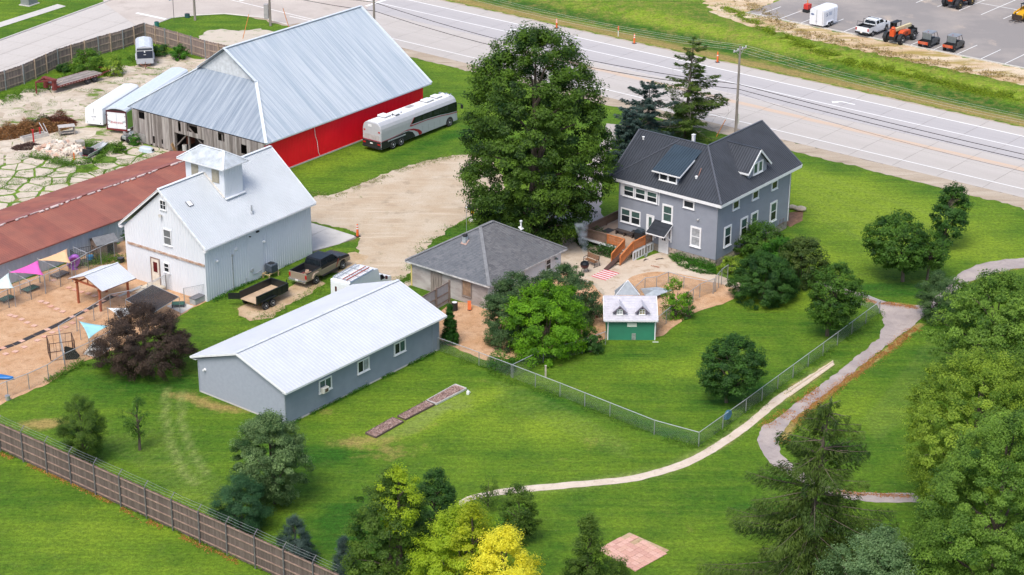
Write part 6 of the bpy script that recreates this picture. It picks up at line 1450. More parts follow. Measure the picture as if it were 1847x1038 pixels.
def cart(label, loc, rz, mud=False):
    t = thing('utility_cart', label, 'utility cart', loc, rz, 'utility carts on the lot'); W = 1.45; h = W/2
    rim = mat('muddy_rim', (.26,.17,.11), .9) if mud else M_RIMB
    body = mat('cart_grey_muddy', (.10,.095,.09), .6, var=.3) if mud else mat('cart_grey', (.085,.095,.105), .4, var=.1)
    for xx in (0, 2.4):
        for s in (-1,1): wheel(t, xx, s*(h-.1), .33, .25, rim, side=-s if s > 0 else 1, lug=True)
    q = MB(); q.extrude([(-.5,.4),(-.55,.75),(.55,.78),(.6,.45),(2.9,.42),(2.95,.8),(2.6,.98),(2.0,1.02),(2.0,.5),(.6,.5)][:0] or [(.45,.38),(.45,.62),(1.9,.62),(2.05,1.0),(2.65,.92),(2.9,.72),(2.88,.38)], -h, h); q.build('body', body, t, bevel=.04)
    q = MB(); q.box(-.55,-h+.05,.55,.42,h-.05,.60); q.box(-.55,-h+.02,.6,.42,-h+.08,.95); q.box(-.55,h-.08,.6,.42,h-.02,.95); q.box(.38,-h+.08,.6,.42,h-.08,.95); q.build('cargo_bed', M_BLACK, t)
    q = MB(); q.box(-.60,-h+.04,.58,-.55,h-.04,.93); q.build('tailgate', mat('faded_orange', (.48,.12,.06), .5, var=.15), t)
    for s in (-1,1): q = MB(); q.box(-.62,s*(h-.2)-.15,.62,-.60,s*(h-.2)+.15,.88); q.build('tail_lamp', mat('orange_lamp', (.50,.07,.03), .4), t)
    q = MB()
    for s in (-1,1):
        q.tube([(.45,s*(h-.06),.6),(.5,s*(h-.1),1.82),(1.9,s*(h-.12),1.80),(2.3,s*(h-.04),1.0)], .035, 6); q.tube([(1.2,s*(h-.05),.6),(1.2,s*(h-.11),1.8)], .035, 6)
    q.build('roll_cage', M_BLACK, t)
    q = MB(); q.box(.42,-h+.06,1.80,1.98,h-.06,1.88); q.build('roof', mat('cart_roof', (.22,.235,.26), .45), t, bevel=.04)
    q = MB(); q.box(.45,-h+.14,1.0,.47,h-.14,1.76); q.build('rear_window', mat('hazy_window', (.16,.18,.19), .3), t)
    for s in (-1,1): q = MB(); q.box(.55,s*(h-.02)-.03,.55,1.15,s*(h-.02)+.0,1.15); q.box(1.25,s*(h-.02)-.03,.55,1.9,s*(h-.02)+.0,1.15); q.build('door', body, t)
    for y in (-.32,.32): q = MB(); q.box(.6,y-.25,.62,1.0,y+.25,.86); q.box(.55,y-.25,.86,.68,y+.25,1.3); q.build('seat', M_BLACK, t, bevel=.03)
    q = MB(); q.tube([(.7,0,1.88),(.7,0,2.0)], .04, 6); q.build('beacon', mat('beacon_red', (.4,.05,.03), .4), t)
    return t
cart('grey utility cart with hazy rear window next to the orange telehandler', (51.7, 239.25, 0), .92)
cart('mud-splashed utility cart standing farther right on the parking lot', (54.5, 237.75, 0), .92, True)
FL = thing('fork_loader', 'yellow fork loader with lowered forks at the right edge of the parking lot', 'loader', (68.1, 253.6, 0), .75+math.pi)
M_YEL = mat('machine_yellow', (.62,.33,.01), .45, var=.08)
for xx in (0,1.6):
    for s in (-1,1): wheel(FL, xx, s*.8, .42, .3, M_YEL, side=-s if s > 0 else 1, lug=True)
q = MB(); q.extrude([(-.6,.5),(-.7,1.3),(-.2,1.6),(.9,1.2),(1.9,.9),(1.9,.45)], -.6, .6); q.build('body', M_YEL, FL, bevel=.05)
q = MB()
for (x, y) in ((-.1,-.5),(1.0,-.5),(-.1,.5),(1.0,.5)): q.box(x-.04,y-.04,1.2,x+.04,y+.04,2.1)
q.box(-.2,-.58,2.08,1.1,.58,2.16); q.build('cab_frame', M_BLACK, FL)
for y in (-.68,.68): q = MB(); beam(q, (-.3,y,1.6), (2.2,y,1.05), .12, .24); beam(q, (2.15,y,1.1), (2.5,y,.5), .12, .24); q.build('lift_arm', M_YEL, FL)
q = MB(); q.box(2.45,-.75,.25,2.6,.75,.95); q.build('carriage', mat('muddy_black', (.05,.035,.028), .8, var=.3), FL)
for y in (-.4,.4): q = MB(); q.box(2.6,y-.06,.22,3.7,y+.06,.28); q.build('fork', MATS['muddy_black'], FL)
q = MB(); q.lathe([(.1,1.3),(.16,1.5),(.1,1.75)], (.3,0,0), 8); q.build('driver_seat', M_WTRIM, FL)

# ---- boats and junk in the yard
JB = thing('jon_boat', 'open flat boat with red floor and two black seats among the weeds', 'boat', (-45.0, 195.1, 0), 1.18)
hull = lambda x, w_, z0, z1: [(x,-w_*.75,z0),(x,-w_,z1),(x,-w_+.05,z1),(x,-w_*.7,z0+.05),(x,w_*.7,z0+.05),(x,w_-.05,z1),(x,w_,z1),(x,w_*.75,z0)]
q = MB(); skin(q, [hull(0,.62,.18,.55), hull(2.4,.62,.18,.55), hull(3.4,.5,.3,.6), hull(4.1,.3,.48,.66)]); q.build('hull', mat('hull_silver', (.55,.57,.58), .4, .3), JB)
q = MB(); q.box(.1,-.42,.235,2.5,.42,.25); q.build('floor', mat('red_carpet', (.16,.02,.05), .9), JB)
for x in (.35, 1.05): q = MB(); q.box(x,-.5,.3,x+.12,.45,.95); q.box(x,-.5,.3,x+.5,.45,.52); q.build('seat', M_BLACK, JB, bevel=.04)
q = MB()
for k in range(3): q.tube([(1.6,-.3+k*.22,.62),(3.0,-.25+k*.2,.7)], .035, 5)
q.build('boat_tube', mat('tube_grey', (.45,.42,.41), .5), JB)
SK = thing('upturned_skiff', 'small pale blue skiff lying upside down by the barn boards', 'boat', (-38.9, 197.55, 0), -.45)
q = MB(); ov = lambda s, z, L_=.92, W_=.5: [(L_*s*math.copysign(abs(math.cos(a))**.8, math.cos(a)), W_*s*math.sin(a), z) for a in [2*math.pi*k/16 for k in range(16)]]
skin(q, [ov(1,.02), ov(1.03,.10), ov(.96,.12), ov(.88,.42), ov(.70,.52), ov(.3,.54)]); q.build('hull', mat('skiff_paint', (.50,.57,.63), .45, var=.05), SK)
q = MB(); q.cbox((.88,0,.32), (.06,.35,.22)); q.build('transom_pad', M_BLACK, SK)
OM = thing('old_mower', 'worn silver garden tractor half hidden behind the barn corner', 'garden tractor', (-41.6, 200.6, 0), .9)
for xx, r_ in ((0,.36),(1.3,.25)):
    for s in (-1,1): wheel(OM, xx, s*.45, r_, .2, mat('white_rim', (.6,.58,.55), .5), side=-s if s > 0 else 1)
q = MB(); q.extrude([(-.3,.4),(-.35,.75),(.3,.82),(.6,.7),(.75,.95),(1.6,.9),(1.75,.5),(1.7,.35)], -.32, .32); q.build('body', mat('dull_silver', (.32,.34,.34), .5, .3, var=.3, scale=5), OM, bevel=.04)
q = MB(); q.box(-.15,-.22,.82,.25,.22,.95); q.box(-.2,-.22,.9,-.1,.22,1.25); q.build('seat', mat('seat_grey', (.30,.28,.28), .6), OM, bevel=.03)
q = MB(); q.tube([(.75,0,.9),(.5,0,1.25)], .025, 5); q.lathe([(.17,0),(.19,.02),(.17,.04)], (.5,0,1.25), 12); q.build('steering_wheel', M_WTRIM, OM)
q = MB(); q.box(.2,-.55,.12,1.1,.55,.22); q.build('mower_deck', mat('deck_red', (.40,.05,.04), .6, var=.3), OM, bevel=.03)
# ================================================================ TREES, SHRUBS, WEEDS
def unit(v): return v/np.maximum(np.linalg.norm(v, axis=1, keepdims=True), 1e-9)
def leaf_mesh(name, cen, nrm, size, asp, tone, m, rs, tang=None):
    n = len(cen); r = rs.normal(size=(n, 3)) if tang is None else tang
    t = unit(r-nrm*np.sum(r*nrm, 1, keepdims=True)); b = np.cross(nrm, t)
    L = (size*rs.uniform(.7, 1.3, n))[:, None]; W = L*asp
    V = np.stack([cen-t*L*.45-b*W*.5, cen-t*L*.3+b*W*.55, cen+t*L*.6], 1).reshape(-1, 3)
    me = bpy.data.meshes.new(name); me.vertices.add(3*n); me.vertices.foreach_set('co', V.astype(np.float32).ravel())
    me.loops.add(3*n); me.loops.foreach_set('vertex_index', np.arange(3*n)); me.polygons.add(n)
    me.polygons.foreach_set('loop_start', np.arange(0, 3*n, 3)); me.polygons.foreach_set('loop_total', np.full(n, 3)); me.update(calc_edges=True)
    a = me.attributes.new('tone', 'FLOAT', 'POINT'); a.data.foreach_set('value', np.repeat(np.clip(tone, 0, 1), 3).astype(np.float32))
    me.materials.append(m); return me
SHAPES = {
 'round': [(0,.45),(.15,.78),(.35,.97),(.5,1),(.7,.9),(.88,.6),(1,.12)],
 'oval': [(0,.35),(.15,.72),(.4,1),(.6,.95),(.8,.7),(.93,.42),(1,.1)],
 'egg': [(0,.55),(.12,.8),(.3,1),(.5,.97),(.68,.78),(.82,.52),(.93,.28),(1,.06)],
 'shrub': [(0,.8),(.25,1),(.5,.97),(.75,.78),(.92,.45),(1,.1)],
 'big': [(0,.5),(.1,.78),(.3,1),(.55,.98),(.75,.84),(.88,.62),(.96,.36),(1,.12)],
 'cone': [(0,.85),(.1,1),(.4,.78),(.7,.45),(.9,.2),(1,.03)],
 'column': [(0,.7),(.2,.95),(.5,1),(.8,.8),(.95,.45),(1,.1)]}
BARK = mat('bark', (.12,.095,.075), .95, var=.3, scale=2, streak=(4,4,.6), bump=.5)
BARKG = mat('bark_grey', (.20,.175,.155), .95, var=.3, scale=2, streak=(4,4,.6))
NT = 0
def broadleaf(name, label, cat, bx, by, topy, wpx, m, shape='round', cb=.12, leaf=.22, dens=1.0, clump=.55, lobes=.16, seed=1, group=None, trunk=True, lean=(0,0), asp=.62, bark=None, cxpx=None, hmax=None, wy=1.0, tonew=.22, cap=60000, spiky=0):
    """base, top and crown width are read off the plan; everything is then built in metres"""
    global NT
    rs = np.random.RandomState(seed*7+3); g = G(bx, by); g.z = gz(g.x, g.y); Ht = hmax or HT(bx, by, topy); r = wpx*mpp(g.y)/2
    root = thing(name, label, cat, tuple(g), rs.uniform(0, 6.28)*0, group)
    r = max(r*.6, r-clump*.55); Ht -= clump*.45; z0 = Ht*cb+clump*.2; hc = Ht-z0; ox = ((cxpx-bx)*mpp(g.y) if cxpx else 0)
    tt, rr = zip(*SHAPES[shape])
    area = 2*math.pi*r*(hc+r)*.62
    Nc = int(max(26, area*dens*1.15/(clump*clump*1.6)))
    ph = rs.uniform(0, 6.28, 6)
    def env(t, p): return np.interp(t, tt, rr)*r*(1+lobes*(np.sin(2*p+ph[0]+3*t)*.6+np.sin(3*p+ph[1]-5*t)*.6+np.sin(5*p+ph[2]+9*t)*.5+np.sin(8*p+ph[3]+14*t)*.35))
    t = rs.uniform(0, 1, Nc); w_ = np.interp(t, tt, rr); keep = rs.uniform(0, 1, Nc) < (w_*.8+.25); t = t[keep]; Nc = len(t)
    p = rs.uniform(0, 6.28, Nc); f = 1-.62*rs.uniform(0, 1, Nc)**2.2
    R_ = env(t, p)*f; out = np.stack([np.cos(p)*R_, np.sin(p)*R_*wy, z0+t*hc+rs.normal(0, clump*.25, Nc)], 1)
    out[:, 0] += ox*np.clip((out[:, 2])/Ht*1.5, 0, 1)
    cen0 = np.array([ox, 0, z0+hc*.42]); od = unit((out-cen0)/np.array([r, r*wy, hc*.6]))
    leaf *= .62 if by > 780 else (.8 if by > 560 else .9); area_leaf = leaf*leaf*asp*.5; per = int(min(420, max(14, 2.4*clump*clump*3.2/area_leaf*.42*dens)))
    tot = min(int(cap*1.8), per*Nc); per = max(8, tot//Nc)
    idx = np.repeat(np.arange(Nc), per); n = len(idx)
    q = unit(rs.normal(size=(n, 3)))*(rs.uniform(.25, 1, n)**.6)[:, None]*np.array([1, 1, .62])*clump*rs.uniform(.6, 1.35, Nc)[idx][:, None]
    q += od[idx]*(np.abs(rs.normal(0, .22+spiky, n))*clump)[:, None]
    cen = out[idx]+q
    qn = unit(q+od[idx]*clump*.35)
    nr = unit(qn*.75+od[idx]*.3+np.array([0, 0, .55])+rs.normal(0, .42, (n, 3)))
    ct = rs.normal(.5, tonew, Nc); tone = ct[idx]+rs.normal(0, .13, n)
    o = link('foliage', leaf_mesh('foliage', cen, nr, leaf, asp, tone, m, rs), root); NT += n
    mb = MB(); bk = bark or BARK; tr = max(.05, Ht*.022)
    if trunk:
        mb.tube([(0,0,-.1),(rs.normal(0,.03)*Ht*.3,rs.normal(0,.03)*Ht*.3,z0*.8+.1),(ox*.5,0,z0+hc*.35),(ox,0,z0+hc*.75)], [tr*1.3,tr,tr*.6,tr*.15], 8)
        mb.build('trunk', bk, root)
        lb = MB()
        for k in rs.choice(Nc, min(Nc, 26), replace=False):
            e = Vector(out[k]*np.array([.86,.86,.97])); s0 = Vector((ox*.4, 0, max(z0*.7, e.z-(.35+.2*rs.uniform())*r-.2)))
            s0.z = min(s0.z, z0+hc*.7); md = s0.lerp(e, .5)+Vector((0,0,r*.08)); lb.tube([s0, md, e], tr*.42, 5, r2=tr*.08, cap=False)
        b = lb.build('branches', bk, root); b['kind'] = 'stuff'
    else:
        lb = MB()
        for k in rs.choice(Nc, min(Nc, 16), replace=False):
            e = Vector(out[k]*.85); lb.tube([(rs.normal(0,.15),rs.normal(0,.15),0), Vector((e.x*.6,e.y*.6,e.z*.6)), e], .035, 4, r2=.01, cap=False)
        b = lb.build('stems', bk, root); b['kind'] = 'stuff'
    return root
def conifer(name, label, bx, by, topy, wpx, m, cb=.05, dens=1.0, droop=.25, twig=.34, seed=1, shape=1.0, group=None, irregular=.25, bark=None, dead=0, hmax=None, whorl=.55, gaps=0, tw=.30, bare_top=0, lean=(0,0), hang=.25, cat='tree'):
    global NT
    rs = np.random.RandomState(seed*13+5); g = G(bx, by); Ht = hmax or HT(bx, by, topy); r = wpx*mpp(g.y)/2
    root = thing(name, label, cat, tuple(g), 0, group); bk = bark or BARK; tr = max(.05, Ht*.017)
    axis = lambda z: Vector((lean[0]*(z/Ht)**1.5, lean[1]*(z/Ht)**1.5, z))
    mb = MB(); mb.tube([axis(Ht*f)-Vector((0,0,.1 if f == 0 else 0)) for f in (0,.25,.5,.75,.98)], [tr*1.25,tr,tr*.7,tr*.4,tr*.1], 8); mb.build('trunk', bk, root)
    z = Ht*cb; CEN, TAN, NRM, TON = [], [], [], []; lb = MB(); db = MB()
    while z < Ht*.985:
        f = (z/Ht-cb)/(1-cb); L0 = r*((1-f)**shape)*(1 if f > .08 else .75+.25*f/.08)+.12
        nb = int(max(4, 5+L0*1.6))
        for k in range(nb):
            if gaps and rs.uniform() < gaps*(.4+.6*f): continue
            ph = rs.uniform(0, 6.28); L = L0*rs.uniform(1-irregular*1.6, 1+irregular*.55); zz = z+rs.uniform(-.5, .5)*whorl*.6
            if zz > Ht: continue
            b = axis(max(.05, zz)); up = .25*(f-.35)
            P = [b+Vector((math.cos(ph)*L*s_, math.sin(ph)*L*s_, L*(up*s_-droop*s_*s_+.10*s_**4))) for s_ in (0,.35,.7,1)]
            isdead = dead and rs.uniform() < dead
            (db if isdead else lb).tube(P, max(.012, tr*.16), 4, r2=.006, cap=False)
            if isdead:
                for _ in range(3): s_ = rs.randint(1, 4); e = P[s_]+Vector(rs.normal(0, .3, 3)*L*.5); db.tube([P[s_], e], .012, 3, r2=.004, cap=False)
                continue
            nt_ = int(max(8, L*30*dens)); s = rs.uniform(.12, 1, nt_)**.75; seg = np.array([tuple(p_) for p_ in P]); xs_ = np.array([0,.35,.7,1])
            pos = np.stack([np.interp(s, xs_, seg[:, i]) for i in range(3)], 1)
            al = unit(np.array([[math.cos(ph), math.sin(ph), up-droop]])); sd_ = np.array([[-math.sin(ph), math.cos(ph), 0]])
            sg = np.sign(rs.normal(size=nt_))[:, None]; spread = (1-s*.75)[:, None]*L*.30
            pos = pos+sd_*sg*spread*rs.uniform(0, 1, nt_)[:, None]+np.array([[0,0,-1]])*(rs.uniform(0, hang, nt_))[:, None]*min(1, L)
            tn = unit(al*.8+sd_*sg*rs.uniform(.3, 1.1, nt_)[:, None]+np.array([[0,0,-hang*1.2]])*rs.uniform(0, 1.6, nt_)[:, None]+rs.normal(0, .18, (nt_, 3)))
            CEN.append(pos); TAN.append(tn); NRM.append(unit(np.array([[0,0,1.]])+rs.normal(0, .45, (nt_, 3)))); TON.append(np.full(nt_, rs.normal(.5, .2))+rs.normal(0, .15, nt_))
        z += whorl*(.6+.4*(1-f))
    cen = np.concatenate(CEN); tn = np.concatenate(TAN); nr = np.concatenate(NRM); nr = unit(nr-tn*np.sum(nr*tn, 1, keepdims=True))
    link('foliage', leaf_mesh('foliage', cen, nr, twig, tw, np.concatenate(TON), m, rs, tang=tn), root); NT += len(cen)
    o = lb.build('branches', bk, root); o['kind'] = 'stuff'
    if db.v: o = db.build('dead_branches', BARKG, root); o['kind'] = 'stuff'
    return root
L_ = lambda n_, d_, l_: leafmat('leaf_'+n_, d_, l_)
LM = dict(
 maple=L_('maple', (.013,.046,.008), (.120,.225,.018)), dark=L_('dark', (.014,.056,.012), (.078,.195,.030)),
 mid=L_('mid', (.020,.070,.010), (.115,.245,.026)), bright=L_('bright', (.060,.17,.008), (.21,.45,.016)),
 lime=L_('lime', (.18,.30,.010), (.47,.60,.030)), yellow=L_('yellow', (.60,.54,.012), (.96,.92,.09)),
 ygreen=L_('yellow_green', (.16,.24,.010), (.55,.60,.025)), silver=L_('silver', (.050,.125,.040), (.29,.43,.19)),
 cotton=L_('cottonwood', (.036,.105,.012), (.25,.41,.055)), cotton2=L_('cottonwood_pale', (.075,.165,.012), (.38,.52,.055)),
 purple=L_('purple', (.030,.021,.017), (.125,.082,.060)), olive=L_('olive', (.024,.072,.010), (.15,.25,.030)),
 spruce=L_('needle_spruce', (.022,.060,.010), (.135,.21,.032)), pine=L_('needle_pine', (.020,.070,.028), (.075,.19,.07)),
 blue=L_('needle_blue', (.022,.052,.042), (.105,.165,.14)), arb=L_('needle_arborvitae', (.010,.058,.006), (.045,.165,.014)),
 weed=L_('weed', (.045,.135,.010), (.17,.31,.028)), grey=L_('greygreen', (.030,.080,.026), (.14,.235,.080)), apple=L_('apple', (.026,.080,.018), (.25,.37,.140)), hedge=L_('vine', (.022,.10,.010), (.095,.28,.022)))
T_ = broadleaf
T_('shade_tree', 'huge dark maple towering between the driveway and the grey farmhouse', 'tree', 962, 436, 66, 252, LM['maple'], 'big', .02, .26, 1.3, .80, .11, 1, cap=150000, spiky=.10, tonew=.28)
T_('shade_tree', 'round lawn tree with two-lobed crown on the east lawn', 'tree', 1628, 508, 386, 124, LM['mid'], 'round', .24, .22, 1.1, .5, .10, 2, cxpx=1612)
T_('shade_tree', 'dark oval tree farthest up the east lawn', 'tree', 1700, 448, 332, 72, LM['dark'], 'oval', .10, .2, 1.1, .45, .12, 3, cxpx=1712)
T_('shade_tree', 'small round-headed tree beside the chain-link corner', 'tree', 1492, 606, 476, 100, LM['mid'], 'round', .2, .2, 1.1, .42, .13, 4, cxpx=1503)
T_('shade_tree', 'small dark round tree alone inside the fenced lawn', 'tree', 1310, 726, 602, 118, LM['dark'], 'round', .15, .19, 1.15, .42, .10, 5, cxpx=1319)
T_('shrub', 'low flat lobe of foliage right of the two-lobed lawn tree', 'shrub', 1672, 505, 418, 78, LM['mid'], 'round', .30, .21, 1.1, .45, .12, 6)
T_('shrub', 'large dark round shrub by the patio gate', 'shrub', 1376, 541, 458, 122, LM['dark'], 'shrub', .0, .16, 1.2, .42, .10, 7, trunk=False, asp=.4)
T_('shrub', 'loose lilac close against the farmhouse windows', 'shrub', 1372, 462, 404, 84, LM['mid'], 'shrub', .0, .18, 1.1, .4, .22, 8, trunk=False, spiky=.3)
T_('shrub', 'faintly bronze-tinged shrub at the east end of the farmhouse hedge', 'shrub', 1446, 512, 424, 88, leafmat('leaf_reddish', (.026,.070,.014), (.14,.20,.04)), 'shrub', .0, .18, 1.15, .42, .14, 9, trunk=False)
T_('shrub', 'pale green shrub between the lilac and the dark round shrub', 'shrub', 1405, 500, 430, 80, LM['hedge'], 'shrub', .0, .17, 1.1, .4, .16, 10, trunk=False)
T_('shrub', 'dusky shrub where the two asphalt paths meet', 'shrub', 1690, 578, 490, 84, LM['grey'], 'round', .0, .16, 1.0, .42, .16, 11, trunk=False, asp=.4)
T_('deciduous_tree', 'yellow-green tree at the right edge below the curving path', 'tree', 1785, 700, 492, 210, LM['cotton'], 'round', .06, .23, 1.15, .62, .14, 12, cap=70000)
T_('deciduous_tree', 'broad pale-topped cottonwood filling the right edge', 'tree', 1745, 930, 630, 268, LM['cotton2'], 'round', .08, .21, 1.1, .52, .20, 13, spiky=.2, cap=110000, cxpx=1745)
T_('deciduous_tree', 'cottonwood behind, at the very right edge', 'tree', 1850, 880, 606, 170, LM['cotton'], 'oval', .08, .25, 1.1, .6, .14, 33, cap=50000)
T_('deciduous_tree', 'tall grey-green cottonwood in the bottom right corner', 'tree', 1772, 1185, 738, 300, LM['cotton'], 'oval', .06, .20, 1.15, .52, .15, 14, spiky=.15, cap=130000)
T_('deciduous_tree', 'silvery young tree poking up at the bottom right', 'tree', 1577, 1190, 950, 200, LM['silver'], 'egg', .1, .2, 1.0, .5, .22, 15, cap=50000, spiky=.35, tonew=.16)
T_('shrub', 'grey-green shrub half under the bright green one behind the cottage', 'shrub', 925, 616, 492, 118, LM['grey'], 'shrub', .0, .17, 1.2, .42, .13, 16, trunk=False, asp=.45)
T_('shrub', 'bright green spreading shrub behind the garage', 'shrub', 985, 632, 512, 160, LM['bright'], 'shrub', .0, .19, 1.15, .48, .16, 17, trunk=False, spiky=.1)
T_('shrub', 'dark shrub rising at the back of the shrub clump by the cottage', 'shrub', 1015, 575, 480, 128, LM['grey'], 'shrub', .0, .18, 1.15, .45, .20, 18, trunk=False)
T_('shrub', 'leafy sapling growing through the dog pen fence', 'shrub', 1216, 572, 505, 44, LM['bright'], 'column', .0, .17, .9, .32, .25, 19, trunk=False, spiky=.3)
T_('shrub', 'vine-smothered stretch beside the green playhouse', 'shrub', 1066, 634, 592, 44, LM['dark'], 'shrub', .0, .15, 1.1, .3, .2, 20, trunk=False)
T_('shrub', 'bronze-purple shrub overhanging the dog yard fence', 'shrub', 262, 668, 556, 172, LM['purple'], 'shrub', .10, .15, 1.0, .42, .20, 21, asp=.40, spiky=.30, cap=55000)
T_('deciduous_tree', 'thin crooked sapling on the lawn near the boundary fence', 'tree', 252, 812, 716, 58, LM['mid'], 'oval', .30, .17, .50, .30, .30, 22, spiky=.3)
T_('deciduous_tree', 'dense pale-dusted tree below the garage corner', 'tree', 497, 908, 738, 146, LM['apple'], 'oval', .06, .18, 1.15, .45, .10, 23, cap=55000, cxpx=490)
T_('deciduous_tree', 'dark olive tree at the left of the bottom clump', 'tree', 706, 1075, 840, 148, LM['olive'], 'egg', .04, .2, 1.1, .48, .16, 24, cap=60000, spiky=.1)
T_('deciduous_tree', 'yellow-tipped olive crown at the top left of the bottom clump', 'tree', 722, 1080, 832, 92, LM['lime'], 'oval', .55, .19, .8, .42, .16, 34)
T_('deciduous_tree', 'dark green tree behind the yellow ones', 'tree', 785, 1000, 840, 88, LM['dark'], 'oval', .05, .19, 1.15, .42, .12, 25)
T_('deciduous_tree', 'lime green tree in the middle of the bottom clump', 'tree', 830, 1130, 905, 200, LM['lime'], 'egg', .04, .19, .95, .42, .24, 26, cap=60000, spiky=.3, tonew=.18)
T_('deciduous_tree', 'narrow yellow-green crown standing highest in the bottom clump', 'tree', 853, 1150, 890, 82, LM['ygreen'], 'egg', .3, .19, .9, .38, .24, 35, spiky=.35)
T_('deciduous_tree', 'golden yellow tree at the bottom edge', 'tree', 908, 1185, 948, 156, LM['yellow'], 'oval', .05, .19, 1.0, .42, .24, 27, cap=60000, spiky=.25, tonew=.18)
T_('deciduous_tree', 'dark slender tree just behind the golden one', 'tree', 936, 980, 868, 62, LM['olive'], 'column', .05, .18, 1.0, .36, .22, 28)
T_('shrub', 'sparse sapling at the end of the narrow path', 'shrub', 880, 915, 860, 56, LM['olive'], 'oval', .1, .16, .5, .32, .28, 29)
T_('deciduous_tree', 'dark tree left of the pink paver pad', 'tree', 1058, 1092, 912, 84, LM['olive'], 'cone', .03, .18, 1.15, .4, .18, 30, cap=40000, spiky=.15)
T_('shrub', 'small dark shrub at the foot of the tree by the pavers', 'shrub', 1110, 1060, 1002, 60, LM['olive'], 'shrub', .0, .17, .9, .36, .2, 31, trunk=False)
T_('shrub', 'rounded weed bush behind the flatbed trailer', 'shrub', 160, 132, 90, 64, LM['weed'], 'shrub', .0, .2, 1.0, .5, .16, 36, trunk=False)
T_('shrub', 'yellowish weed bush between flatbed and dark trailer', 'shrub', 206, 136, 104, 42, LM['cotton2'], 'shrub', .0, .2, .9, .4, .2, 37, trunk=False)
T_('shrub', 'low green bush under the back fence near the corner', 'shrub', 292, 100, 80, 34, LM['dark'], 'shrub', .0, .2, 1.0, .4, .15, 38, trunk=False)
T_('shrub', 'brighter bush under the back fence, nearer the barn', 'shrub', 322, 107, 82, 34, LM['hedge'], 'shrub', .0, .2, 1.0, .4, .15, 39, trunk=False)
T_('shrub', 'dark low bush left of the weed bush by the fence', 'shrub', 116, 130, 115, 30, LM['dark'], 'shrub', .0, .2, .9, .4, .15, 40, trunk=False)
T_('shrub', 'weed bush beside the jon boat', 'shrub', 213, 276, 256, 32, LM['weed'], 'shrub', .0, .18, 1.0, .35, .2, 41, trunk=False)
T_('shrub', 'small green weed bush against the barn corner', 'shrub', 243, 262, 238, 22, LM['hedge'], 'shrub', .0, .18, 1.0, .3, .2, 42, trunk=False)
T_('shrub', 'tall weeds by the small kennel shed', 'shrub', 222, 432, 403, 26, LM['dark'], 'column', .0, .17, .8, .3, .25, 43, trunk=False)
T_('shrub', 'flowering perennials at the farmhouse corner', 'shrub', 1318, 490, 462, 46, LM['cotton2'], 'shrub', .0, .13, 1.0, .25, .2, 44, trunk=False)
T_('shrub', 'dark suckers on the lawn right of the playhouse', 'shrub', 1240, 575, 525, 26, LM['hedge'], 'shrub', .0, .14, .8, .25, .2, 45, trunk=False)
T_('arborvitae', 'narrow bright arborvitae at the corner of the garage', 'shrub', 812, 620, 548, 32, LM['arb'], 'cone', .0, .13, 1.8, .2, .03, 50, trunk=False, asp=.4)
conifer('norway_spruce', 'gaunt drooping spruce with a bare leader in front of the curving path', 1445, 1085, 697, 340, LM['spruce'], cb=.02, dens=3.9, droop=.13, twig=.24, seed=4, shape=.62, irregular=.42, whorl=.60, gaps=.50, tw=.24, hang=.6, lean=(1.0,0))
conifer('tall_spruce', 'ragged old spruce with dead limbs behind the farmhouse', 1236, 250, 74, 160, LM['spruce'], cb=.06, dens=2.3, droop=.05, twig=.34, seed=7, shape=.62, irregular=.5, whorl=.55, gaps=.35, tw=.32, dead=.42, hang=.25, lean=(.5,0))
conifer('blue_spruce', 'leaning blue spruce clump left of the ragged spruce', 1168, 268, 150, 140, LM['blue'], cb=.04, dens=2.6, droop=.0, twig=.34, seed=8, shape=.5, irregular=.42, whorl=.5, gaps=.2, tw=.36, dead=.42, hang=.25)
conifer('blue_spruce', 'dense blue spruce against the left end of the farmhouse roof', 1134, 320, 198, 96, LM['blue'], cb=.02, dens=3.0, droop=.05, twig=.32, seed=9, shape=.6, irregular=.15, whorl=.38, tw=.4)
T_('young_conifer', 'loose olive conifer just inside the boundary fence', 'tree', 152, 832, 714, 80, LM['olive'], 'oval', .03, .17, 1.05, .34, .16, 51, asp=.28, spiky=.35)
T_('pine', 'soft green pine below the pale-dusted tree', 'tree', 437, 958, 856, 98, LM['pine'], 'oval', .03, .2, 1.15, .42, .16, 52, asp=.2, spiky=.2)
T_('blue_spruce', 'small blue spruce behind the boundary fence', 'tree', 534, 1016, 925, 80, LM['blue'], 'cone', .0, .16, 1.2, .30, .10, 53, asp=.25, spiky=.2)
T_('blue_spruce', 'smallest blue spruce, by the olive tree at the fence end', 'tree', 622, 1052, 962, 56, LM['blue'], 'cone', .0, .16, 1.2, .28, .10, 54, asp=.25, spiky=.2)
print('leaf tris', NT)
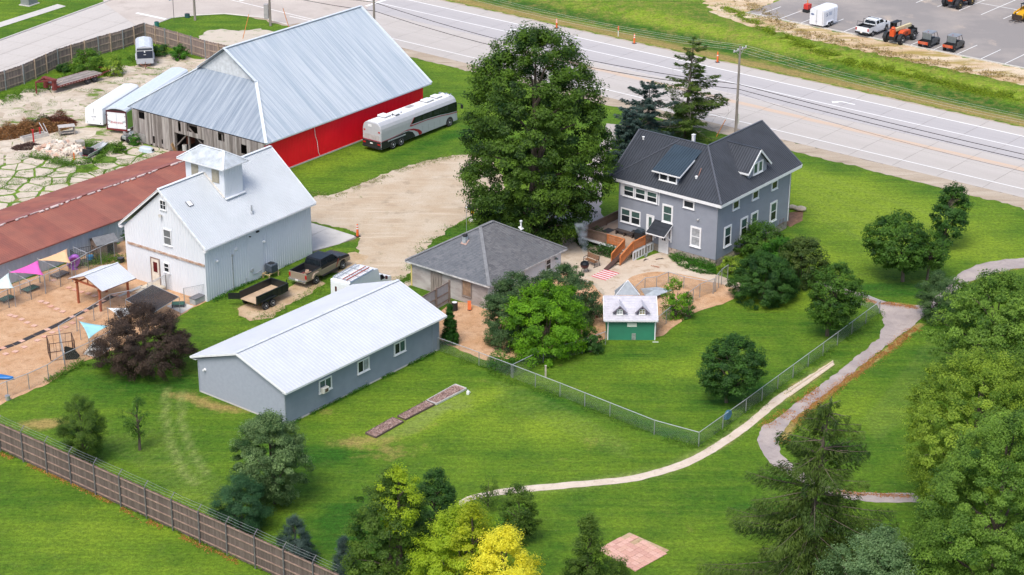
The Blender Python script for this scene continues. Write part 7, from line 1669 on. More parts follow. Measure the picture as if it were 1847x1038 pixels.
# ---- ground cover and weeds: nobody could count these
def tufts(name, label, pts, n, size, m, spread=.5, hgt=.35, seed=1, poly=None, closed=False, thr=-.18):
    rs = np.random.RandomState(seed); W = [G(*p) for p in pts]; P = []
    if poly:
        xs_ = [p.x for p in W]; ys_ = [p.y for p in W]; pl = [(p.x, p.y) for p in W]
        while len(P) < n:
            x, y = rs.uniform(min(xs_), max(xs_)), rs.uniform(min(ys_), max(ys_))
            if inpoly(x, y, pl): P.append((x, y))
        P = np.array(P)
    else:
        A = np.array([[p.x, p.y] for p in W]); L = np.linalg.norm(A[1:]-A[:-1], axis=1); s = rs.uniform(0, L.sum(), n); cs = np.concatenate([[0], np.cumsum(L)])
        P = np.stack([np.interp(s, cs, A[:, 0]), np.interp(s, cs, A[:, 1])], 1)+rs.normal(0, spread, (n, 2))
    dn = np.array([noise.noise(Vector((x*.6, y*.6, seed))) for x, y in P]); P = P[dn > thr]; n = len(P); dn = dn[dn > thr]
    z = rs.uniform(0, 1, n)**1.3*hgt*(.5+1.2*np.clip(dn+.3, 0, 1)); zz = np.array([gz(x, y) for x, y in P])
    cen = np.stack([P[:, 0], P[:, 1], zz+z+.02], 1); nr = unit(np.array([[0, 0, 1.1]])+rs.normal(0, .5, (n, 3)))
    o = link(name, leaf_mesh(name, cen, nr, size, .45, .45+dn*.5+rs.normal(0, .2, n), m, rs)); tag(o, label, 'weeds' if 'weed' in name else 'plants', None, 'stuff'); return o
tufts('weeds', 'tall weeds growing along the foot of the chain-link fence', [(800,640),(860,662),(925,690),(1010,716),(1100,753),(1180,786),(1260,808),(1345,747),(1430,684),(1510,625),(1588,566)], 9000, .13, LM['weed'], .36, .30, 1)
tufts('ground_cover', 'leafy bed along the farmhouse foundation', [(1200,460),(1222,455),(1250,466),(1290,482),(1292,497),(1262,495),(1225,482)], 6000, .15, LM['hedge'], hgt=.55, seed=2, poly=True)
tufts('ground_cover', 'dark leafy plants filling the bed below the deck', [(1032,432),(1062,420),(1092,428),(1118,448),(1112,470),(1080,462),(1050,452)], 6500, .17, LM['dark'], hgt=.9, seed=3, poly=True)
tufts('vine', 'bright vine smothering the fence behind the garage', [(868,652),(885,660),(905,672),(925,668),(950,650),(978,636)], 6000, .16, LM['hedge'], .33, 1.15, 4)
tufts('weeds', 'rank grass along the left back fence', [(-20,190),(40,172),(100,150),(170,128),(215,115),(250,100)], 7000, .2, LM['weed'], .8, .4, 5)
tufts('weeds', 'grass tufts round the rubble and the boat', [(45,285),(85,290),(120,298),(160,300),(170,285),(200,268),(150,262)], 12000, .14, LM['weed'], .55, .45, 6)
tufts('weeds', 'weeds in the joints of the broken paving', [(-20,345),(60,325),(130,320),(200,300),(290,285)], 22000, .10, LM['weed'], 1.9, .08, 7, thr=.0)
tufts('weeds', 'rank yellow-green weeds on the crest of the ditch bank', [(1300,10),(1380,52),(1440,78),(1540,108),(1640,128),(1740,152),(1850,172)], 16000, .20, L_('crest', (.13,.22,.012), (.32,.42,.025)), .6, .3, 8)
tufts('weeds', 'dry golden weeds on the dirt bank', [(1330,-8),(1380,30),(1450,62),(1540,82),(1640,108),(1740,128),(1850,145)], 5200, .25, leafmat('leaf_straw', (.22,.16,.05), (.45,.34,.13)), .9, .3, 9)
tufts('weeds', 'weeds at the gravel edges beside the cottage', [(770,470),(755,495),(730,512)], 900, .13, LM['weed'], .35, .15, 10)
tufts('weeds', 'low plants under the purple shrub and cage', [(85,690),(120,672),(150,655),(230,672),(262,682)], 2600, .15, LM['weed'], .3, .3, 11)
tufts('weeds', 'weeds in the fenced pens by the long shed', [(150,478),(185,470),(215,470)], 2600, .15, LM['weed'], .6, .4, 12)
tufts('weeds', 'fringe of longer grass at the foot of the boundary fence', [(-20,805),(60,835),(160,880),(260,930),(380,985),(480,1030),(560,1060)], 5000, .13, LM['weed'], .14, .2, 13)
tufts('weeds', 'longer grass against the garage and granary walls', [(520,768),(650,702),(786,636)], 3000, .14, LM['hedge'], .14, .2, 14)
tufts('weeds', 'green fringe along the granary side wall', [(385,545),(470,500),(556,458)], 2200, .14, LM['hedge'], .2, .22, 15)
LIT = L_('orange_litter', (.34,.13,.035), (.62,.30,.09))
tufts('leaf_litter', 'orange needles drifted along the right edge of the asphalt path', [(1655,592),(1600,632),(1540,677),(1490,713),(1450,748),(1418,778),(1412,800)], 5200, .11, LIT, .30, .03, 21)
tufts('leaf_litter', 'orange needles on the inner edge of the asphalt path', [(1478,700),(1440,726),(1405,755),(1376,768)], 1500, .11, LIT, .35, .03, 22)
tufts('leaf_litter', 'orange needles where the paths join', [(1555,540),(1600,548),(1655,556)], 1400, .11, LIT, .22, .03, 23)
tufts('leaf_litter', 'orange needles on the lower branch of the asphalt path', [(1500,886),(1560,893),(1640,895)], 1000, .11, LIT, .2, .03, 24)
tufts('leaf_litter', 'dead grass along the outer foot of the boundary fence', [(-20,812),(60,842),(160,887),(260,938),(380,993),(480,1038),(560,1066)], 3000, .12, LIT, .16, .03, 25)
YP = [(-20,205),(60,185),(150,155),(250,125),(300,105),(370,118),(300,180),(235,240),(235,285),(120,255),(0,255),(-20,300)]
tufts('weeds', 'scattered weed patches over the bare upper yard', YP, 26000, .10, LM['weed'], hgt=.09, seed=47, poly=True, thr=.14)
tufts('weeds', 'weeds creeping into the gravel drive edges', [(560,350),(600,356),(655,333),(700,315),(760,295),(830,280)], 2600, .13, L_('dry_weed', (.12,.17,.03), (.36,.36,.12)), .45, .10, 48)
tufts('weeds', 'weeds on the driveway side of the cottage', [(850,398),(822,408),(795,428),(766,448),(757,470),(735,495),(715,515)], 2600, .13, LM['weed'], .5, .12, 49)
tufts('weeds', 'weeds along the worn dirt by the pickup', [(430,575),(500,570),(560,530),(592,512),(640,485)], 1600, .13, LM['weed'], .45, .10, 50)
# ================================================================ FENCES, POLES, YARD OBJECTS
M_BRD = [mat('fence_board_%d' % k, c_, .9, var=.22, scale=1.2, streak=(5,5,.5), col2=tuple(x*1.5 for x in c_)) for k, c_ in enumerate([(.105,.080,.070),(.125,.096,.084),(.092,.070,.062)])]
M_RAILW = mat('fence_rail', (.27,.185,.15), .9, var=.25, scale=1.5)
M_BPOST = mat('back_fence_post', (.40,.30,.22), .9, var=.2, scale=1.5)
M_GBRD = [mat('back_board_%d' % k, c_, .9, var=.22, scale=1.2, streak=(5,5,.5), col2=tuple(x*1.35 for x in c_)) for k, c_ in enumerate([(.20,.155,.135),(.24,.185,.155),(.17,.13,.115)])]
M_STEEL = mat('galvanised_post', (.36,.38,.40), .5, .5, var=.12)
M_WIRE = mat('wire', (.33,.35,.36), .5, .4, var=.05)
# ---- boundary fence in front: posts with barbed-wire arms
P0, P1 = G(2.7, 814), G(481.7, 1033.6); dn = (P1-P0).normalized(); P0 = P0-dn*5.4; LF = (P1-P0).length+6.5; PA = math.atan2(dn.y, dn.x)
NF = thing('boundary_fence', 'long dark board fence with barbed-wire arms crossing the lower left corner', 'fence', tuple(P0), PA)
bds = [MB().box(-.068,0,.04,.068,.022,2.36+.03*k).mesh('board', M_BRD[k % 3]) for k in range(3)]
x = .07
while x < LF: link('board', rnd.choice(bds), NF, Matrix.Translation((x, .0, rnd.uniform(-.02,.02))) @ Matrix.Rotation(rnd.uniform(-.006,.006), 4, 'Y')); x += .147
pst = MB(); pst.box(-.045,-.11,0,.045,-.02,2.42); pst.tube([(0,-.06,2.40),(0,-.03,2.55),(0,.30,2.86)], .032, 5); pst = pst.mesh('post', mat('fence_steel_post', (.20,.19,.20), .55, .4, var=.15))
bay = 2.66; npst = int(LF/bay)+1
for k in range(npst): link('post', pst, NF, Matrix.Translation((5.4-2*bay+k*bay, -.02, 0)))
for k in range(npst):
    xs0 = 5.4-2*bay+k*bay
    if xs0 > LF-.1: break
    for zz in (.28, .95, 1.62, 2.28):
        q = MB(); q.box(0,-.045,-.045,min(bay,LF-xs0)-.02,-.001,.045); q.build('rail', M_RAILW, NF, M=Matrix.Translation((xs0+.01, 0, zz+rnd.uniform(-.02,.02))))
for k in range(3):
    q = MB(); pts = []
    for j in range(npst*4): pts.append((5.4-2*bay+j*bay/4, .02+.12*k, 2.58+.12*k-(.03 if j % 4 else 0)))
    q.tube(pts, .007, 3); q.build('barbed_wire', M_WIRE, NF)
def board_fence(label, pts, h=2.35, name='back_fence', posts=True, side=-1, bay=2.44, m=M_GBRD):
    W = [G(*p) for p in pts]; t = thing(name, label, 'fence', tuple(W[0]), 0)
    for a, b_ in zip(W[:-1], W[1:]):
        d = b_-a; L = d.length; an = math.atan2(d.y, d.x); M0 = Matrix.Translation(a-W[0]) @ Matrix.Rotation(an, 4, 'Z'); n_ = max(1, round(L/bay)); bl = L/n_
        for k in range(n_):
            q = MB(); x = k*bl+.04
            while x < (k+1)*bl-.03:
                q.use(rnd.choice(m)); q.box(x,-.011,.04+rnd.uniform(0,.05),x+.135,.011,h+rnd.uniform(-.05,.03)); x += .15
            o = q.build('board_panel', None, t, M=M0); o['kind'] = 'stuff'
            for zz in (.35, 1.2, 2.05): q = MB(); q.box(k*bl,side*.055 if side < 0 else .012,zz-.07,(k+1)*bl-.02,-.012 if side < 0 else .055,zz+.07); q.build('rail', mat('back_rail', (.33,.25,.20), .9, var=.2), t, M=M0)
            q = MB(); q.box(k*bl-.05,side*.15 if side < 0 else .03,0,k*bl+.05,-.03 if side < 0 else .15,h+.08); q.build('post', M_BPOST if k else M_STEEL, t, M=M0)
    return t
board_fence('weathered board fence along the side street behind the flatbed trailer', [(-70,190),(10,163),(43,152),(105,123),(178,100),(222,88),(262,74)])
board_fence('weathered board fence from the street corner to behind the red barn', [(264,75),(300,85),(347,99),(372,107),(470,130)], side=-1)
# ---- chain-link fences
def chainlink(label, pts, h=1.2, name='chainlink_fence', post_sp=3.0, posts=None, r=.032, mesh_=True, group=None, z0=0, rail=True, dense=.13):
    W = [G(*p) for p in pts]; t = thing(name, label, 'fence', tuple(W[0]), 0, group); M0 = -W[0]
    key = ('clp', h, r)
    if key not in BC: BC[key] = MB().tube([(0,0,-.05),(0,0,h+.02)], r*1.15, 6).mesh('post', M_STEEL)
    for i, (a, b_) in enumerate(zip(W[:-1], W[1:])):
        d = b_-a; L = d.length; n_ = max(1, round(L/post_sp)); an = math.atan2(d.y, d.x)
        for k in range(n_+(1 if i == len(W)-2 else 0)): link('post', BC[key], t, Matrix.Translation(a+d*(k/n_)-W[0]))
        if rail: q = MB(); q.tube([a-W[0]+Vector((0,0,h)), b_-W[0]+Vector((0,0,h))], r*.85, 6); q.build('top_rail', mat('top_rail', (.50,.52,.54), .4, .4, var=.06), t)
        if mesh_:
            q = MB(); x = -h
            while x < L:
                for s in (1,-1):
                    xa, za, xb, zb = (x, .04, x+h, h-.0) if s > 0 else (x, h, x+h, .04)
                    lo, hi = max(0, xa), min(L, xb)
                    if hi-lo < .05: continue
                    f0, f1 = (lo-xa)/(xb-xa), (hi-xa)/(xb-xa); A = (lo, 0, za+(zb-za)*f0); B_ = (hi, 0, za+(zb-za)*f1)
                    u_ = Vector((0,.0022,0)); w_ = Vector((.0022*-s,0,.0022)); A, B_ = Vector(A), Vector(B_)
                    q.add([A+u_, A-u_*.5+w_, A-u_*.5-w_, B_+u_, B_-u_*.5+w_, B_-u_*.5-w_], [(0,1,4,3),(1,2,5,4),(2,0,3,5)])
                x += dense
            o = q.build('wire_mesh', M_WIRE, t, M=Matrix.Translation(a-W[0]) @ Matrix.Rotation(an, 4, 'Z')); o['kind'] = 'stuff'
    return t
chainlink('long chain-link fence from the garage corner round to the asphalt path', [(790,633),(864,660),(922,682),(1010,716),(1100,752),(1180,784),(1260,806),(1345,745),(1430,682),(1510,623),(1586,566),(1553,551)])
chainlink('chain-link fence run between the vine and the green playhouse', [(925,682),(980,655),(1050,638),(1092,622)])
chainlink('chain-link pen fence beside the patio mulch ring', [(1183,600),(1237,556),(1262,537),(1288,527)], 1.3, post_sp=1.8)
chainlink('short chain-link gate by the dark round shrub', [(1290,527),(1301,514),(1312,506)], 1.5, 'chainlink_gate', 1.2)
chainlink('chain-link panel dividing the patio mulch ring', [(1143,541),(1163,523),(1184,521),(1205,512),(1233,521),(1286,531)], 1.15, post_sp=2.2)
chainlink('chain-link fence at the foot of the dog yard', [(-40,740),(15,717),(53,703),(88,687),(118,667),(169,643),(230,610)], 1.4, post_sp=2.4)
chainlink('inner chain-link run towards the mesh canopy', [(118,667),(108,618),(200,560),(262,548),(300,524)], 1.5, post_sp=2.2)
chainlink('chain-link corner against the granary with a tall end post', [(333,551),(372,543)], 1.6, post_sp=2.6)
chainlink('short chain-link wing beside the granary door', [(268,540),(301,524),(324,525)], 1.5, post_sp=1.6)
chainlink('chain-link front of the pens under the shade sails', [(-25,574),(17,556),(57,541),(83,529),(110,518),(137,503),(160,489),(183,478),(207,468),(232,456)], 1.75, post_sp=1.9)
for k, (a, b_, lb) in enumerate([((17,556),(-22,536),'leftmost cross fence dividing the dog pens'),((57,541),(18,520),'second cross fence, between the pale and pink sails'),((110,518),(70,499),'third cross fence, between the pink and peach sails'),((160,489),(135,478),'last cross fence, beside the purple slide')]): chainlink(lb, [a, b_], 1.75, post_sp=1.6, group='cross fences between the dog pens', dense=.2)
# ---- shade sails
def sail(label, A, B_, C_, m, group='shade sails over the dog yard', sag=.16, posts=True):
    P = [Vector(A), Vector(B_), Vector(C_)]; n = 9; cc = (P[0]+P[1]+P[2])/3
    t = thing('shade_sail', label, 'shade sail', (cc.x, cc.y, 0), 0, group); vs = []; idx = {}; fs = []
    for i in range(n+1):
        for j in range(n+1-i):
            a, b2 = i/n, j/n; c2 = 1-a-b2; p = P[0]*a+P[1]*b2+P[2]*c2
            e = 27*a*b2*c2; edge = 1-min(1, e*1.0)
            pull = (4*a*b2*(1-c2)**2+4*b2*c2*(1-a)**2+4*a*c2*(1-b2)**2)*sag
            p = p+(cc-p)*pull*edge*.9; p = p-Vector((0,0,.10*e)); idx[(i,j)] = len(vs); vs.append(p-Vector((cc.x,cc.y,0)))
    for i in range(n):
        for j in range(n-i):
            fs.append((idx[(i,j)], idx[(i+1,j)], idx[(i,j+1)]))
            if j < n-i-1: fs.append((idx[(i+1,j)], idx[(i+1,j+1)], idx[(i,j+1)]))
    q = MB(); q.add(vs, fs); o = q.build('canopy', m, t, smooth=True); so = o.modifiers.new('thick', 'SOLIDIFY'); so.thickness = .012
    q = MB()
    for p in P:
        pp_ = p-Vector((cc.x,cc.y,0)); d = (p-cc).normalized()*.12; q.tube([pp_, pp_+d], .02, 4)
    q.build('corner_ring', M_STEEL, t)
    if posts:
        for p in P:
            pp_ = p-Vector((cc.x,cc.y,0)); q = MB(); q.tube([(pp_.x,pp_.y,0),(pp_.x,pp_.y,p.z+.05)], .03, 6); q.build('sail_post', M_STEEL, t)
    return t
def sl_(m, *a): return mat(m, *a)
sail('pale mint shade sail at the left edge of the photo', G(16,492,2.25), G(25,520,1.8), G(-32,526,1.85), mat('sail_mint', (.56,.66,.64), .8, var=.05))
sail('bright pink shade sail by the long shed wall', G(16,492,2.25), G(69,470,2.2), G(79,497,1.8), mat('sail_pink', (.72,.12,.44), .8, var=.06))
sail('peach-coloured shade sail beside the purple slide', G(68,470,2.2), G(121,449,2.3), G(128,475,1.8), mat('sail_peach', (.72,.45,.25), .8, var=.06))
sail('white shade sail poking out behind the bronze shrub', G(194,556,1.7), G(263,554,1.9), G(215,576,1.4), mat('sail_white', (.68,.70,.70), .8, var=.04))
sail('light blue shade sail beside the bronze shrub', G(143,580,1.7), G(196,588,1.6), G(160,612,1.5), mat('sail_blue', (.30,.58,.64), .8, var=.05))
# mesh canopy
t = thing('mesh_canopy', 'black mesh shade canopy on four posts beside the granary door', 'canopy', tuple(G(275,553)), 0)
cp = [G(226,541,1.75), G(275,514,1.95), G(323,536,1.7), G(276,565,1.6)]; O_ = G(275,553); q = MB()
Nn = 46
def bil(u, v): 
    p = cp[0].lerp(cp[1], u).lerp(cp[3].lerp(cp[2], u), v); p = p.copy(); p.z -= .22*math.sin(math.pi*u)*math.sin(math.pi*v); return p-O_
for i in range(Nn):
    for (fn) in (lambda s, c_: bil(s, c_), lambda s, c_: bil(c_, s)):
        c_ = (i+.5)/Nn; w_ = .36/Nn
        for k in range(6):
            a, b2 = k/6, (k+1)/6
            q.quad(fn(a, c_-w_), fn(b2, c_-w_), fn(b2, c_+w_), fn(a, c_+w_))
o = q.build('mesh_cloth', mat('black_mesh', (.022,.022,.026), .8), t); o['kind'] = 'stuff'
q = MB(); 
for i in range(4): q.tube([cp[i]-O_, cp[(i+1)%4]-O_], .022, 5)
q.build('frame_tube', M_STEEL, t)
for p in cp: q = MB(); q.tube([(p.x-O_.x,p.y-O_.y,0), p-O_], .028, 6); q.build('canopy_post', M_STEEL, t)
# ---- dog yard furniture
def cot(label, px, py, rz, L, W, m, h=.22):
    t = thing('dog_cot', label, 'dog bed', tuple(G(px, py)), rz, 'raised dog cots'); q = MB(); q.box(-L/2,-W/2,h-.03,L/2,W/2,h); q.build('cot_fabric', m, t, bevel=.01)
    lg = MB().box(-.025,-.025,0,.025,.025,h-.03).mesh('leg', M_BLACK)
    for sx in (-1,1):
        for sy in (-1,1): link('leg', lg, t, Matrix.Translation((sx*(L/2-.06), sy*(W/2-.06), 0)))
    q = MB()
    for sy in (-1,1): q.tube([(-L/2,sy*W/2,h-.01),(L/2,sy*W/2,h-.01)], .025, 5)
    for sx in (-1,1): q.tube([(sx*L/2,-W/2,h-.01),(sx*L/2,W/2,h-.01)], .025, 5)
    q.build('cot_frame', M_BLACK, t)
M_CG = mat('cot_green', (.030,.10,.075), .7, var=.1); M_CGR = mat('cot_grey', (.14,.125,.12), .8, var=.1)
cot('dark green dog cot in the leftmost pen', 12, 542, .95, 1.35, .85, M_CG); cot('green dog cot with white mark under the pink sail', 55, 524, .95, 1.45, .9, M_CG)
cot('grey-brown dog cot under the peach sail', 108, 498, .95, 1.5, .95, M_CGR); cot('green dog cot on a concrete pad near the granary corner', 322, 553, .1, 1.1, .8, M_CG, .3)
sheet('cot_pad', [(300,553),(322,544),(350,553),(328,566)], .03, M_PAD, amp=0); sheet('yard_pad', [(150,640),(168,618),(200,628),(178,646)], .03, M_PAD, amp=0)
M_PK = mat('stepping_stone_pink', (.58,.33,.245), .85, var=.12, scale=3); stn = [MB().box(-.22,-.22,0,.22,.22,.05).mesh('stepping_stone', M_PK), MB().box(-.2,-.22,0,.22,.2,.05).mesh('stepping_stone', mat('stepping_stone_pale', (.60,.38,.30), .85, var=.12, scale=3))]
z6 = lambda x, y: (x/3.579, 430+y/3.579)
rowsS = [('arc of stones left of the pavilion', [(65,500),(95,508),(138,527),(175,548),(220,568)]), ('row of stones between the pens and the black matting', [(265,411),(298,422),(328,443),(365,460),(403,477)]),
 ('row of stones under the pavilion', [(445,322),(485,335),(525,350),(570,360),(608,375),(665,408),(343,275)]), ('stones set into the black matting', [(20,713),(140,667),(305,593),(468,511),(552,470),(640,430),(740,370),(775,378)]),
 ('faint row of stones below the black matting', [(35,750),(98,735),(155,706),(240,663),(285,638),(335,612),(380,597),(425,577),(468,550),(520,520)])]
yardS = [o for o in bpy.data.objects if o.name.startswith('mulch_yard')][0]
for lab, pts in rowsS:
    for (x, y) in pts:
        g = G(*z6(x, y)); o = link('stepping_stone', rnd.choice(stn), yardS, Matrix.Translation((g.x, g.y, .028)) @ Matrix.Rotation(.95+rnd.uniform(-.15,.15), 4, 'Z'))
mt = thing('rubber_matting', 'strip of black rubber mats running through the mulched dog yard', 'mat', tuple(G(90,590)), 0); O_ = G(90,590)
pts = [(-30,722+8),(20,711),(85,690),(140,667),(222,628),(305,592),(388,552),(468,510),(552,468),(640,425),(690,395),(745,368)]
W = [G(*z6(*p)) for p in pts]
for a, b_ in zip(W[:-1], W[1:]):
    d = b_-a; q = MB(); q.box(.03,-.26,0,d.length-.03,.26,.015); q.build('mat_section', mat('rubber_black', (.035,.033,.036), .85, var=.3, scale=4), mt, M=Matrix.Translation(a-O_+Vector((0,0,.022))) @ Matrix.Rotation(math.atan2(d.y, d.x), 4, 'Z'))
t = thing('agility_plank', 'long pale agility plank lying beside the pavilion post', 'plank', tuple(G(235,527)), .98); q = MB(); q.box(-1.4,-.16,.06,1.4,.16,.1); q.build('board', mat('plank_grey', (.38,.39,.38), .8, var=.15), t); q = MB(); q.box(1.0,-.18,.0,1.6,.18,.06); q.build('end_block', M_BLACK, t); q = MB(); q.box(-1.5,-.2,0,-1.1,.2,.06); q.build('end_foot', M_PAD, t)
t = thing('purple_slide', 'purple plastic slide tube leaning on the pen fence', 'slide', tuple(G(134,487)), .3)
q = MB(); pr = []
for k in range(18):
    a = 2*math.pi*k/18; pr.append([( (.72+.2*math.cos(b2))*math.cos(a), (.2*math.sin(b2)), (.72+.2*math.cos(b2))*math.sin(a)) for b2 in [2*math.pi*j/8 for j in range(8)]])
pr.append(pr[0]); skin(q, pr, False); q.add([(.55*math.cos(2*math.pi*k/18), 0, .55*math.sin(2*math.pi*k/18)) for k in range(18)], [tuple(range(18))])
q.build('slide_shell', mat('purple_plastic', (.33,.11,.46), .45, var=.08), t, smooth=True, M=Matrix.Translation((0,0,.80)) @ Matrix.Rotation(.35,4,'Y') @ Matrix.Rotation(.45,4,'X') @ Matrix.Scale(.62,4,(1,0,0)))
q = MB(); q.box(-.3,-.1,0,.3,.1,.12); q.build('foot', MATS['purple_plastic'], t)
def cage(label, px, py, rz, L, W, H_, m, n1_, n2_, roof=False, extra=None):
    t = thing('wire_cage', label, 'cage', tuple(G(px, py)), rz)
    for (x0, y0, x1, y1, n_) in ((0,0,L,0,n1_),(0,W,L,W,n1_),(0,0,0,W,n2_),(L,0,L,W,n2_)):
        q = MB(); 
        for z in (.04, H_*.5, H_): q.tube([(x0,y0,z),(x1,y1,z)], .022, 4)
        for k in range(n_+1): f = k/n_; q.tube([(x0+(x1-x0)*f,y0+(y1-y0)*f,0),(x0+(x1-x0)*f,y0+(y1-y0)*f,H_)], .03 if k in (0,n_) else .013, 4)
        o = q.build('cage_panel', m, t)
        o['kind'] = 'stuff'
    if extra: q = MB(); q.box(*extra); q.build('cage_tray', M_BLACK, t)
    return t
cage('black metal crib-like cage against the long shed wall', 137, 483, .55, 2.1, 1.1, 1.35, M_BLACK, 10, 5, extra=(.05,.05,.2,2.05,1.05,.26))
cage('rust-brown wire cage with a black cover near the lower dog fence', 92, 652, .35, 2.0, 1.7, 1.55, mat('rust_brown', (.06,.03,.028), .7), 4, 4)
t = thing('black_tarp', 'black cover hanging over the corner of the brown wire cage', 'tarp', tuple(G(118,650)), .2); q = MB(); q.extrude([(0,.02),(.9,.0),(1.2,.3),(.75,1.0),(.1,1.25),(0,1.1)], -.04, .04); q.build('cover', mat('black_cloth', (.02,.022,.02), .85), t, bevel=.02)
q = MB(); q.box(0,-.02,-.0,.05,.02,1.2); q.build('tie_post', M_BLACK, t)
t = thing('kennel_shed', 'small kennel shed with grey ribbed roof behind the granary', 'shed', tuple(G(178,466)), .62)
Lk, Wk = 1.9, 1.7
slope(t, [(-.15,-.15,1.25),(Lk+.15,-.15,1.25),(Lk+.15,Wk/2,1.75),(-.15,Wk/2,1.75)], mat('kennel_roof', (.16,.165,.175), .6), CORR, .12); slope(t, [(-.15,Wk+.15,1.25),(Lk+.15,Wk+.15,1.25),(Lk+.15,Wk/2,1.75),(-.15,Wk/2,1.75)], MATS['kennel_roof'], CORR, .12)
for poly in ([(0,0,0),(Lk,0,0),(Lk,0,1.3),(0,0,1.3)], [(0,Wk,0),(0,0,0),(0,0,1.3),(0,Wk/2,1.7),(0,Wk,1.3)], [(Lk,0,0),(Lk,Wk,0),(Lk,Wk,1.3),(Lk,Wk/2,1.7),(Lk,0,1.3)], [(Lk,Wk,0),(0,Wk,0),(0,Wk,1.3),(Lk,Wk,1.3)]): wall(t, poly, mat('kennel_wood', (.22,.165,.135), .85, var=.2), BATTEN, .15, True)
q = MB(); q.box(.9,-.03,.05,1.6,-.012,1.05); q.build('doorway', M_BLACK, t)
def drum(name, label, cat, px, py, r_, h_, m, top=None, extra=None):
    t = thing(name, label, cat, tuple(G(px, py)), 0); q = MB(); q.lathe([(r_*.92,0),(r_,.04),(r_*.96,h_*.5),(r_,h_-.05),(r_*.97,h_)], (0,0,0), 16); q.build('body', m, t)
    q = MB(); q.lathe([(r_*.8,h_),(r_*.8,h_+.02),(r_*.2,h_+.03)], (0,0,0), 14); q.build('lid', top or M_BLACK, t); return t
drum('black_tub', 'round black tub near the granary corner', 'tub', 218, 473, .33, .42, M_BLACK, mat('tub_grey', (.08,.08,.085), .6))
drum('blue_barrel', 'blue plastic barrel inside the pen beside the purple slide', 'barrel', 163, 472, .33, .6, mat('blue_plastic', (.03,.20,.38), .5), mat('blue_lid', (.03,.16,.30), .5))
drum('metal_bucket', 'grey metal bucket at the lower left dog fence', 'bucket', 14, 722, .2, .4, M_GALV, M_STEEL)
drum('teal_barrel', 'teal barrel just outside the street fence corner', 'barrel', 283, 50, .3, .75, mat('teal_plastic', (.03,.16,.14), .5))
drum('teal_barrel', 'dark teal barrel in the grass near the leftmost pole', 'barrel', 338, 32, .35, .5, mat('teal_dark', (.03,.09,.09), .5))
t = thing('storage_box', 'grey plastic storage box with dark lid against the granary', 'storage box', tuple(G(356,546)), .95); q = MB(); q.box(-.6,-.35,0,.6,.35,.52); q.build('box', mat('box_grey', (.38,.39,.39), .6), t, bevel=.03); q = MB(); q.box(-.64,-.38,.525,.64,.38,.60); q.build('lid', mat('box_lid', (.15,.15,.16), .5), t, bevel=.02)
t = thing('blue_kayak', 'tip of a blue kayak at the left edge of the photo', 'kayak', tuple(G(2,683)), 2.9); q = MB(); skin(q, [[(x, w_*math.cos(a), .16+.14*math.sin(a)) for a in [2*math.pi*k/10 for k in range(10)]] for x, w_ in ((-1.1,.02),(-.8,.2),(0,.36),(1.2,.38),(2.4,.2),(2.8,.02))]); q.build('hull', mat('kayak_blue', (.02,.16,.45), .4), t, smooth=True); q = MB(); q.lathe([(.28,.30),(.30,.315),(.2,.32)], (.6,0,0), 14); q.build('cockpit', M_BLACK, t)
# AC condenser on its timber stand, beside the granary
c_, s_ = math.cos(.95), math.sin(.95); ax, ay = 7.65, -.62
t = thing('air_conditioner', 'dark grey outdoor air-conditioning unit on a timber stand beside the granary', 'air conditioner', (BO_.x+ax*c_-ay*s_, BO_.y+ax*s_+ay*c_, 0), .95)
q = MB(); q.box(-.42,-.42,.5,.42,.42,1.28); q.build('casing', mat('ac_dark', (.075,.095,.12), .5, var=.1), t, bevel=.09, seg=3)
q = MB()
for k in range(8): q.box(-.43,-.43,.58+k*.08,.43,.43,.60+k*.08)
o = q.build('louvre', mat('ac_louvre', (.05,.06,.08), .5), t); o['kind'] = 'stuff'
q = MB(); q.lathe([(.30,1.28),(.30,1.31),(.1,1.32)], (0,0,0), 14); q.build('fan_grille', M_BLACK, t)
q = MB(); beam(q, (-.8,-.3,.45), (.6,-.3,.45), .09, .09); beam(q, (-.8,.35,.45), (.6,.35,.45), .09, .09); 
for x in (-.7,.5): beam(q, (x,-.45,.40), (x,.5,.40), .09, .05)
q.build('stand_beam', mat('stand_timber', (.50,.37,.20), .8), t)
for x in (-.7,.5):
    for y in (-.35,.4): q = MB(); q.box(x-.045,y-.045,0,x+.045,y+.045,.38); q.build('stand_leg', MATS['stand_timber'], t)
# ---- debris in the far left yard
BRM = leafmat('dead_needles', (.17,.08,.03), (.46,.25,.10)); BRM2 = leafmat('dead_branches', (.10,.035,.025), (.28,.10,.06))
rs = np.random.RandomState(77)
def pile(name, label, px, py, rx, ry, h_, n, m, size, asp, rot=0, mixm=None):
    c0 = G(px, py); u = rs.uniform(0, 1, n)**.5; a = rs.uniform(0, 6.28, n); x = u*np.cos(a)*rx; y = u*np.sin(a)*ry; z = h_*(1-u**1.6)*rs.uniform(.3, 1.05, n)*(1+.3*np.sin(3*x)+.2*np.sin(4*y+1))
    X = x*math.cos(rot)-y*math.sin(rot); Y = x*math.sin(rot)+y*math.cos(rot)
    cen = np.stack([X+c0.x, Y+c0.y, z+.04], 1); tn = unit(rs.normal(size=(n, 3))*np.array([1, 1, .35])); nr = unit(np.array([[0, 0, 1.]])+rs.normal(0, .5, (n, 3))); nr = unit(nr-tn*np.sum(nr*tn, 1, keepdims=True))
    o = link(name, leaf_mesh(name, cen, nr, size, asp, rs.uniform(0, 1, n), m, rs, tang=tn)); tag(o, label, 'brush pile', None, 'stuff')
pile('brush_pile', 'big heap of browned evergreen cuttings in the far left yard', 40, 240, 6.0, 1.8, 1.1, 9000, BRM, .42, .16, .5)
